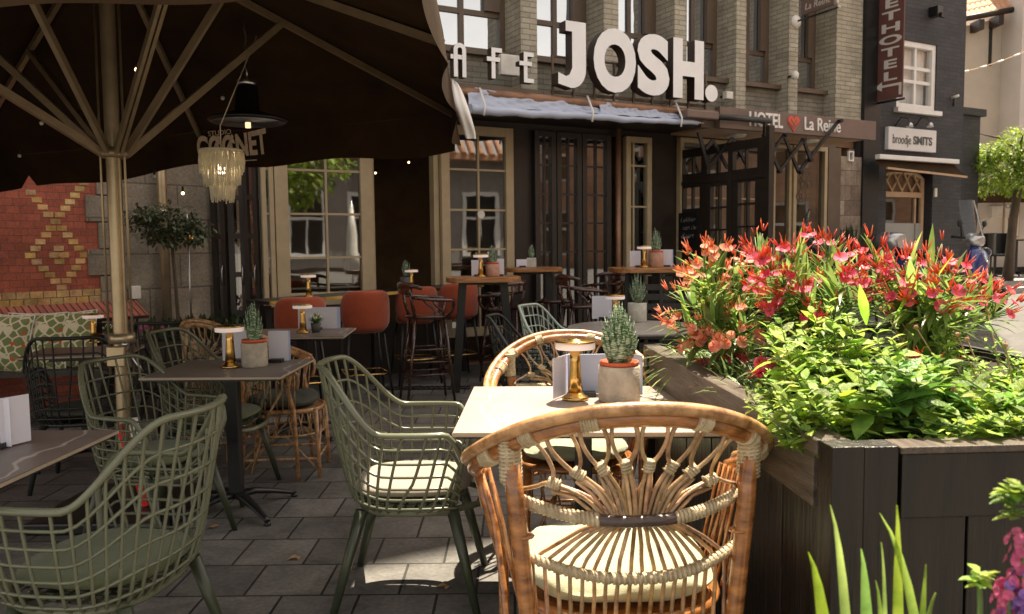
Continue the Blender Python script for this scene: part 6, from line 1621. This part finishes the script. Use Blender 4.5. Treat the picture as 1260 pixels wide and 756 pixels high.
cards(643, 330, hb[2], [(R(3), -.0, .0)], 'low pale card box on the smaller bar table', w=.13, h=.085, Y=8.65)
# umbrella weight hooks / fallen leaves
rnd = random.Random(3)
for k, (u, v) in enumerate([(263, 650), (551, 722), (402, 488), (368, 686)]):
    p = at_z(u, v, .004); t = empty('fallen_leaf', p, rnd.uniform(0, 6), ['curled brown leaf below the dark table foot', 'dark red dry leaf on the paving under the sage chair', 'small pale dry leaf near the far table foot', 'tiny dry leaf in the middle of the paving'][k], 'leaf', 'dry leaves on the paving')
    g = MB(); g.leaf((0,0,.004), (1, 0, .25), .05, .035, .5); g.leaf((0,0,.004), (.3, 1, .3), .035, .02, .5); g.build('blade', M['dryhead'], t)
# ================================================================== planter
PZ = .90
c00 = at_z(1022, 549, PZ); c01 = at_z(800, 428, PZ); c10 = at_z(1300, 562, PZ)
dL = (c01 - c00); LL = dL.xy.length; aL = math.atan2(dL.y, dL.x)
print('planter', c00, c01, c10, LL, aL)
PW = 1.5
# local frame: x to the right along the front, y along the left side going away
pa_ = aL - PI / 2
t = empty('wooden_planter_box', (c00.x, c00.y, 0), pa_, 'big black timber planter full of oleander and mint', 'planter')
PL = Matrix.Translation((c00.x, c00.y, 0)) @ Matrix.Rotation(pa_, 4, 'Z')
g = MB()
for k in range(int(LL / .105)):
    y0 = .01 + k * .105; g.box(.018 + .0015 * (k % 3), .045, y0, y0 + .101, .03, PZ - .165)
g.build('side_boards', M['planter'], t, bevel=.002)
g = MB(); g.box(.0, .035, .09, LL + .02, PZ - .17, PZ - .0385); g.build('side_rail', M['planter_top'], t, bevel=.003)
g = MB(); g.box(-.006, .075, .06, LL + .05, PZ - .038, PZ); g.build('top_rail', M['planter_top'], t, bevel=.004)
g = MB(); g.box(-.004, .07, -.02, .055, 0, PZ + .002); g.box(.071, .15, -.018, .05, 0, PZ); g.build('corner_post', M['planter'], t, bevel=.003)
g = MB(); g.box(-.004, .07, LL + .051, LL + .12, 0, PZ - .001); g.build('corner_post', M['planter'], t, bevel=.003)
g = MB(); g.box(.162, PW, -.012, .03, PZ - .17, PZ - .02); g.build('front_rail', M['planter'], t, bevel=.003)
g = MB(); g.box(.155, PW, -.02, .06, PZ - .019, PZ - .002); g.build('front_top_rail', M['planter_top'], t, bevel=.003)
g = MB()
for k in range(8): x0 = .16 + k * .17; g.box(x0, x0 + .163, .0, .025, .03, PZ - .172)
g.build('front_boards', M['planter'], t, bevel=.002)
g = MB(); g.box(.05, PW, LL + .04, LL + .07, 0, PZ - .02); g.box(PW - .03, PW, .03, LL + .04, 0, PZ - .02); g.build('back_boards', M['planter'], t)
g = MB()
def soil(u, v): return V(lerp(.046, PW - .03, u), lerp(.06, LL + .04, v), PZ - .075 + .02 * sin(u * 23) * cos(v * 19))
g.grid(soil, 20, 24); g.build('soil', M['soil'], t)
def PP(x, y, z): return PL @ V(x, y, z)
rnd = random.Random(21)
SZ = PZ - .07
def stem_curve(b, tip, bow=.1, n=6):
    b = Vector(b); tip = Vector(tip); return [b.lerp(tip, k / n) + V(0, 0, bow * sin(PI * k / n)) for k in range(n + 1)]
# ---- oleander
def flower(g, c, d, r, rnd, n=5):
    d = Vector(d).normalized(); x = d.orthogonal().normalized(); y = d.cross(x); a0 = rnd.uniform(0, 6)
    for k in range(n):
        a = a0 + 2*PI*k/n; o = x * cos(a) + y * sin(a)
        g.leaf(Vector(c), (o * 1.0 + d * .38).normalized(), r * .92, r * 1.25, .15, up=d, fold=.12, seg=3, wp=.62)
def oleander(loc, tips, label, peach=False, seed=1):
    rnd = random.Random(seed); t = empty('oleander', loc, 0, label, 'plant', 'oleander shrubs in the planter'); loc = Vector(loc)
    gs = MB(); gl = MB(); gf = MB(); gb = MB()
    for tip in tips:
        e = Vector(tip) - loc; b = V(e.x * .12 + rnd.uniform(-.05, .05), e.y * .12 + rnd.uniform(-.05, .05), 0); P = stem_curve(b, e, .05, 7)
        gs.tube(P, [.006 - .0006 * k for k in range(8)], 5)
        L = (e - b).length
        for j in range(int(L / .011)):
            k = .08 + .76 * rnd.random() if j > 3 else .9
            p = b.lerp(e, k) + V(0, 0, .05 * sin(PI * k)); a = j * 2.1 + rnd.uniform(-.3, .3)
            ax_ = (e - b).normalized(); o = ax_.orthogonal().normalized(); o2 = ax_.cross(o); d = (o * cos(a) + o2 * sin(a)) * rnd.uniform(.5, .9) + ax_ * .9
            gl.leaf(p, d, rnd.uniform(.09, .20), rnd.uniform(.013, .026), rnd.uniform(.1, 1.0), seg=4)
        ax_ = (P[-1] - P[-3]).normalized()
        # bloom cluster: branchlets with open flowers and spindle buds
        for j in range(rnd.randint(6, 10)):
            d = (ax_ + V(rnd.uniform(-.9, .9), rnd.uniform(-.9, .9), rnd.uniform(-.3, .5))).normalized(); q = e + d * rnd.uniform(.035, .105)
            gs.tube([e, q], .0022, 4)
            if rnd.random() < .48: flower(gf, q, (d + V(0, -.6, .5)), rnd.uniform(.017, .028), rnd)
            for m_ in range(rnd.randint(2, 5)):
                dd = (d + V(rnd.uniform(-.6, .6), rnd.uniform(-.6, .6), rnd.uniform(0, .7))).normalized(); q2 = q + dd * .012
                gb.tube([q2, q2 + dd * .014, q2 + dd * rnd.uniform(.026, .05)], [.0012, .0026, .0005], 5)
    gs.build('stems', M['stem_green'], t); gl.build('leaves', M['leaf_ole'], t)
    gf.build('blossoms', M['petal_red_glare'] if peach else M['petal_red'], t); gb.build('buds', M['bud_red_glare'] if peach else M['bud_red'], t)
def tips_from(lst, y0, y1):
    out = []
    for (u, v) in lst: out.append(at_y(u, v + 24, rnd.uniform(y0, y1)))
    return out
Lp = [(868, 312), (850, 352), (838, 378), (884, 342), (870, 388), (902, 318), (912, 352), (896, 372), (858, 330), (880, 300), (893, 398), (856, 402), (925, 322), (918, 385)]
oleander(PP(.28, 1.45, SZ), tips_from(Lp, 2.95, 3.4), 'oleander with red flowers paled to peach by painted glare at the left end of the planter', True, 31)
Lm = [(932, 296), (948, 310), (965, 330), (975, 300), (998, 312), (1018, 292), (1030, 300), (1010, 335), (1040, 322), (985, 345), (940, 340), (1060, 340), (1055, 312), (955, 362), (1000, 368), (920, 415), (950, 425), (885, 430)]
oleander(PP(.55, 1.25, SZ), tips_from(Lm, 2.6, 3.2), 'tall red flowering oleander in the middle of the planter', False, 32)
Lr = [(1078, 308), (1092, 325), (1112, 318), (1130, 335), (1150, 345), (1172, 340), (1188, 345), (1120, 350), (1095, 348), (1145, 362), (1205, 352), (1165, 325), (1072, 350), (1110, 372), (1185, 362), (1222, 366), (1140, 425), (1145, 312)]
oleander(PP(.85, 1.05, SZ), tips_from(Lr, 2.35, 2.9), 'red oleander leaning towards the street at the right', False, 33)
# a few broad backlit leaves
t = empty('broad_leaf_stem', PP(.75, .85, SZ), 0, 'stem with long bright green leaves rising among the red flowers', 'plant'); g = MB()
for (u0, v0, u1, v1) in ((1132, 375, 1172, 313), (1130, 385, 1192, 350), (1122, 372, 1120, 318), (1066, 400, 1058, 350), (1100, 395, 1130, 345)):
    a = at_y(u0, v0, 2.45); b = at_y(u1, v1, 2.4); g.leaf(a - t.location, b - a, (b - a).length * 1.02, .032, .05, seg=4)
g.build('leaves', M['leaf_mint'], t); g = MB(); a = at_y(1130, 378, 2.45) - t.location; g.tube([V(0,0,0), a * .5, a], .005, 5); g.build('stem', M['stem_green'], t)
# ---- mint
def mint(loc, tips, label, seed, mat_='leaf_mint', lw=.050):
    rnd = random.Random(seed); t = empty('mint_plant', loc, 0, label, 'plant', 'mint plants in the planter'); loc = Vector(loc); gs = MB(); gl = MB()
    for tip in tips:
        e = Vector(tip) - loc; b = V(e.x * .45 + rnd.uniform(-.03, .03), e.y * .45 + rnd.uniform(-.03, .03), min(0, e.z * .2)); P = stem_curve(b, e, .01, 5); jx, jy = rnd.uniform(-.02, .02), rnd.uniform(-.02, .02)
        gs.tube(P, [.0038 - .0004 * k for k in range(6)], 5); L = (e - b).length; n = max(4, int(L / .032)); a = rnd.uniform(0, 3)
        for j in range(n):
            k = (j + 1) / n; p = b.lerp(e, k) + V(0, 0, .01 * sin(PI * k)); a += PI / 2 + rnd.uniform(-.25, .25); s_ = lerp(1.15, .35, k ** 2.5)
            for q in (0, PI):
                d = V(cos(a + q), sin(a + q), lerp(.15, .9, k ** 3) + rnd.uniform(-.2, .25)); d = (d + V(rnd.uniform(-.35, .35), rnd.uniform(-.35, .35), rnd.uniform(-.35, .35))); gl.leaf(p, d, lw * 1.8 * s_ * rnd.uniform(.6, 1.35), lw * s_ * rnd.uniform(.75, 1.2), rnd.uniform(.2, .9), up=(rnd.uniform(-.4, .4), rnd.uniform(-.4, .4), 1), fold=rnd.uniform(.1, .45), seg=4)
                if rnd.random() < .6:
                    d2 = V(cos(a + q + .6), sin(a + q + .6), .8); gl.leaf(p + d2 * .008, d2, lw * .8 * s_, lw * .5 * s_, .3, seg=2)
    gs.build('stems', M['stem_green'], t); gl.build('leaves', M[mat_], t)
def rtips(u0, u1, v0, v1, y0, y1, n):
    out = []
    for i in range(n):
        u = rnd.uniform(u0, u1); v = rnd.uniform(v0, v1); out.append(at_y(u, v, rnd.uniform(y0, y1)))
    return out
mint(PP(.30, .62, SZ), rtips(930, 1010, 395, 500, 2.2, 2.6, 22), 'bright mint plant at the left behind the planter rail', 41)
mint(PP(.22, .28, SZ), rtips(958, 1060, 440, 540, 1.95, 2.25, 30), 'mint plant spilling over the front left corner of the planter', 42, lw=.048)
mint(PP(.42, .55, SZ), [at_y(u, v, 2.35) for u, v in ((1020, 372), (1000, 385), (1042, 388), (985, 402), (1015, 410), (1050, 400), (1035, 425))] + rtips(985, 1080, 410, 480, 2.2, 2.5, 18), 'tallest mint plant in the middle of the planter', 43)
mint(PP(.50, .26, SZ), rtips(1050, 1150, 445, 535, 1.95, 2.25, 26), 'mint plant with large crinkled leaves in the front centre', 44, 'leaf_mint2', .06)
mint(PP(.70, .42, SZ), [at_y(u, v, 2.2) for u, v in ((1097, 418), (1108, 440), (1086, 440), (1122, 452))] + rtips(1085, 1170, 440, 530, 2.05, 2.35, 22), 'mint plant below the leaning red oleander', 45)
mint(PP(.92, .28, SZ), rtips(1170, 1275, 455, 545, 1.95, 2.25, 30), 'mint plant at the right end of the front rail', 46)
mint(PP(.78, .14, SZ), rtips(1100, 1280, 510, 556, 1.86, 1.98, 36), 'low mint plant hanging along the front rail', 47, lw=.03)
mint(PP(.13, .42, SZ), rtips(915, 985, 455, 520, 2.1, 2.4, 22), 'low mint plant trailing over the left rail', 48, lw=.026)
mint(PP(1.0, .45, SZ), [at_y(u, v, 2.25) for u, v in ((1218, 398), (1212, 420), (1240, 440), (1250, 455), (1200, 445))], 'tall thin mint shoots in front of the road', 49, lw=.028)
mint(PP(.85, .62, SZ), rtips(1060, 1180, 405, 480, 2.3, 2.6, 26), 'mint plant filling the middle of the planter behind the crinkled one', 50, lw=.036)
mint(PP(1.05, .35, SZ), rtips(1180, 1290, 430, 500, 2.1, 2.4, 20), 'loose mint plant at the far right of the planter', 51, lw=.032)
mint(PP(.10, .16, SZ), rtips(925, 1005, 500, 550, 1.92, 2.12, 16), 'mint shoots hanging over the left rail near the corner post', 52, lw=.030)
# ---- spider grass at the left end
t = empty('spider_grass', PP(.18, 1.62, SZ), 0, 'arching striped grass tuft at the far left corner of the planter', 'plant'); g = MB()
for i in range(170):
    a = rnd.uniform(1.2, 5.6); tl = rnd.uniform(.5, 1.3); d = V(cos(a)*sin(tl), sin(a)*sin(tl), cos(tl)); g.leaf(V(rnd.uniform(-.08, .1), rnd.uniform(-.14, .12), .01), d, rnd.uniform(.16, .34), .009, 1.3, seg=5)
g.build('blades', M['leaf_grass'], t)
t = empty('spider_grass', PP(.17, 1.05, SZ), 0, 'lower grass tuft along the left rail below the glare-paled flowers', 'plant'); g = MB()
for i in range(190):
    a = rnd.uniform(0, 6.28); tl = rnd.uniform(.3, 1.2); d = V(cos(a)*sin(tl), sin(a)*sin(tl), cos(tl)); g.leaf(V(rnd.uniform(-.08, .1), rnd.uniform(-.3, .25), .01), d, rnd.uniform(.1, .22), .010, 1.0, seg=4)
g.build('blades', M['leaf_grass'], t)
# ---- dried flower heads
t = empty('dried_flowers', PP(.8, .5, SZ), 0, 'thin dry stems with brown seed heads above the mint', 'plant'); gs = MB(); gh_ = MB()
for (u, v, Y) in [(1127, 403, 2.2), (1178, 412, 2.15), (1190, 418, 2.2), (1212, 372, 2.4), (1237, 425, 2.1), (993, 407, 2.4), (978, 440, 2.3), (1173, 478, 2.0), (1215, 384, 2.4), (940, 425, 2.7), (928, 415, 2.75), (1216, 505, 2.0), (1084, 380, 2.5), (1106, 392, 2.5)]:
    p = at_y(u, v, Y) - t.location; b = V(p.x * .5, p.y * .5, 0); gs.tube([b, b.lerp(p, .5) + V(.015, 0, 0), p], .002, 4)
    for k in range(26): a = rnd.uniform(0, 6.28); tl = rnd.uniform(0, 2.2); d = V(cos(a)*sin(tl), sin(a)*sin(tl), cos(tl)); gh_.leaf(p, d, .014, .005, .1, seg=1)
    gh_.ball(p, .007, 6, 4)
gs.build('stems', M['stem_dry'], t); gh_.build('seed_heads', M['dryhead'], t)
# ---- foreground pots below the frame with blades and snapdragon
t = empty('foreground_flower_pot', (.62, 1.12, 0), 0, 'low planting pot at the bottom edge below the green blades', 'pot')
MB().lathe([(.14, 0), (.20, .52), (.19, .54), (.17, .50), (.001, .5)], 24).build('pot', M['sign_grey'], t)
t = empty('blade_plant', (.60, 1.12, .5), 0, 'upright green strap leaves rising at the bottom edge before the planter', 'plant'); g = MB()
for (u0, u1, v1, w_) in ((1035, 995, 680, .020), (1058, 1022, 622, .014), (1075, 1060, 676, .018), (1108, 1104, 622, .015), (1165, 1083, 632, .014), (1095, 1085, 668, .007), (1130, 1140, 695, .011), (1120, 1152, 730, .012), (1095, 1078, 715, .010)):
    a = at_y(u0, 800, 1.12); b = at_y(u1, v1, 1.15); c = V(lerp(a.x, b.x, .12), a.y, .52) ; mid = at_y(lerp(u0, u1, .35), lerp(800, v1, .55), 1.13)
    n = 8; P = []
    for k in range(n + 1): s_ = k / n; P.append(((1-s_)**2) * Vector(c) + 2*s_*(1-s_) * mid + s_*s_ * b - t.location)
    base = len(g.v)
    for k, p in enumerate(P): ww = w_ * .6 * (1 - (k / n) ** 3 * .93) * (.7 + .3 * sin(PI * k / n)); g.v += [tuple(p + V(-ww, 0, 0)), tuple(p + V(0, .004, 0)), tuple(p + V(ww, 0, 0))]
    for k in range(n):
        o = base + k * 3; g.f += [(o, o+1, o+4, o+3), (o+1, o+2, o+5, o+4)]; g.m += [0, 0]; g.sm += [True, True]
g.build('blades', M['leaf_mint'], t)
t = empty('snapdragon', (.74, 1.02, .5), 0, 'pink and purple flower spike cut by the lower right corner', 'plant')
gs = MB(); gp = MB(); gk = MB(); gl = MB()
for (u, v, n) in ((1259, 664, 110), (1241, 722, 80), (1268, 700, 90)):
    tp2 = at_y(u, v, 1.02) - t.location; b = V(tp2.x * .9, 0, 0); gs.tube([b, tp2], .004, 5)
    for i in range(n):
        k = rnd.random(); p = tp2 + V(0, 0, -.14 * k); a = rnd.uniform(0, 6.28); d = V(cos(a), sin(a), .3)
        g_ = gk if (k < .42 and rnd.random() < .9) else gp; flower(g_, p + d * rnd.uniform(.004, .018), d, .008, rnd, 4)
    for i in range(14): a = rnd.uniform(0, 6.28); gl.leaf(tp2 + V(0, 0, -.1 - rnd.random() * .1), V(cos(a), sin(a), .3), .04, .014, .3)
for (u, v) in ((1205, 712), (1245, 612), (1248, 628), (1258, 605)):
    p = at_y(u, v, 1.05) - t.location; b = V(p.x * 1.0, 0, 0); gs.tube([V(p.x * .95, 0, 0), p], .0035, 5) if u < 1230 else gs.tube([p + V(.06, 0, -.02), p], .003, 5)
    for i in range(16): a = rnd.uniform(0, 6.28); gl.leaf(p + V(rnd.uniform(-.008, .008), 0, rnd.uniform(-.01, .01)), V(cos(a), sin(a), rnd.uniform(-.2, .8)), .022, .014, .3)
gs.build('stems', M['stem_green'], t); gp.build('purple_blossoms', M['petal_purple'], t); gk.build('pink_blossoms', M['petal_pink'], t); gl.build('leaves', M['leaf_mint'], t)
t = empty('foreground_flower_pot', (.86, 1.06, 0), 0, 'low planting pot below the pink and purple flower spike', 'pot')
MB().lathe([(.10, 0), (.16, .50), (.15, .52), (.13, .48), (.001, .48)], 24).build('pot', M['sign_grey'], t)

# ================================================================== light
L_dir = V(.15, .36, .92).normalized()
el = math.asin(L_dir.z); az = math.atan2(L_dir.x, L_dir.y)
sd = bpy.data.lights.new('sun', 'SUN'); sd.energy = 5.0; sd.angle = R(.53); sd.color = (1, .87, .68)
so = bpy.data.objects.new('sun', sd); COL.objects.link(so); so.rotation_euler = L_dir.to_track_quat('Z', 'Y').to_euler()
w = bpy.data.worlds.new('World'); scene.world = w; w.use_nodes = True; nt = w.node_tree
sk = nt.nodes.new('ShaderNodeTexSky'); sk.sky_type = 'NISHITA'; sk.sun_disc = False; sk.sun_elevation = el; sk.sun_rotation = az; sk.dust_density = 2.0; sk.air_density = 1.0
bg = nt.nodes['Background']; bg.inputs[1].default_value = .11
hs = nt.nodes.new('ShaderNodeHueSaturation'); hs.inputs['Saturation'].default_value = .45; nt.links.new(sk.outputs[0], hs.inputs['Color']); wm = nt.nodes.new('ShaderNodeMix'); wm.data_type = 'RGBA'; wm.blend_type = 'MULTIPLY'; wm.inputs[0].default_value = 1; wm.inputs[7].default_value = (1.15, .97, .77, 1); nt.links.new(hs.outputs[0], wm.inputs[6]); nt.links.new(wm.outputs[2], bg.inputs[0])
scene.view_settings.view_transform = 'Standard'; scene.view_settings.look = 'None'; scene.view_settings.gamma = 1
scene.view_settings.exposure = 1.58; scene.view_settings.use_curve_mapping = False
scene.cycles.max_bounces = 8; scene.cycles.transparent_max_bounces = 12; scene.cycles.caustics_reflective = False; scene.cycles.caustics_refractive = False
scene.cycles.sample_clamp_indirect = 6
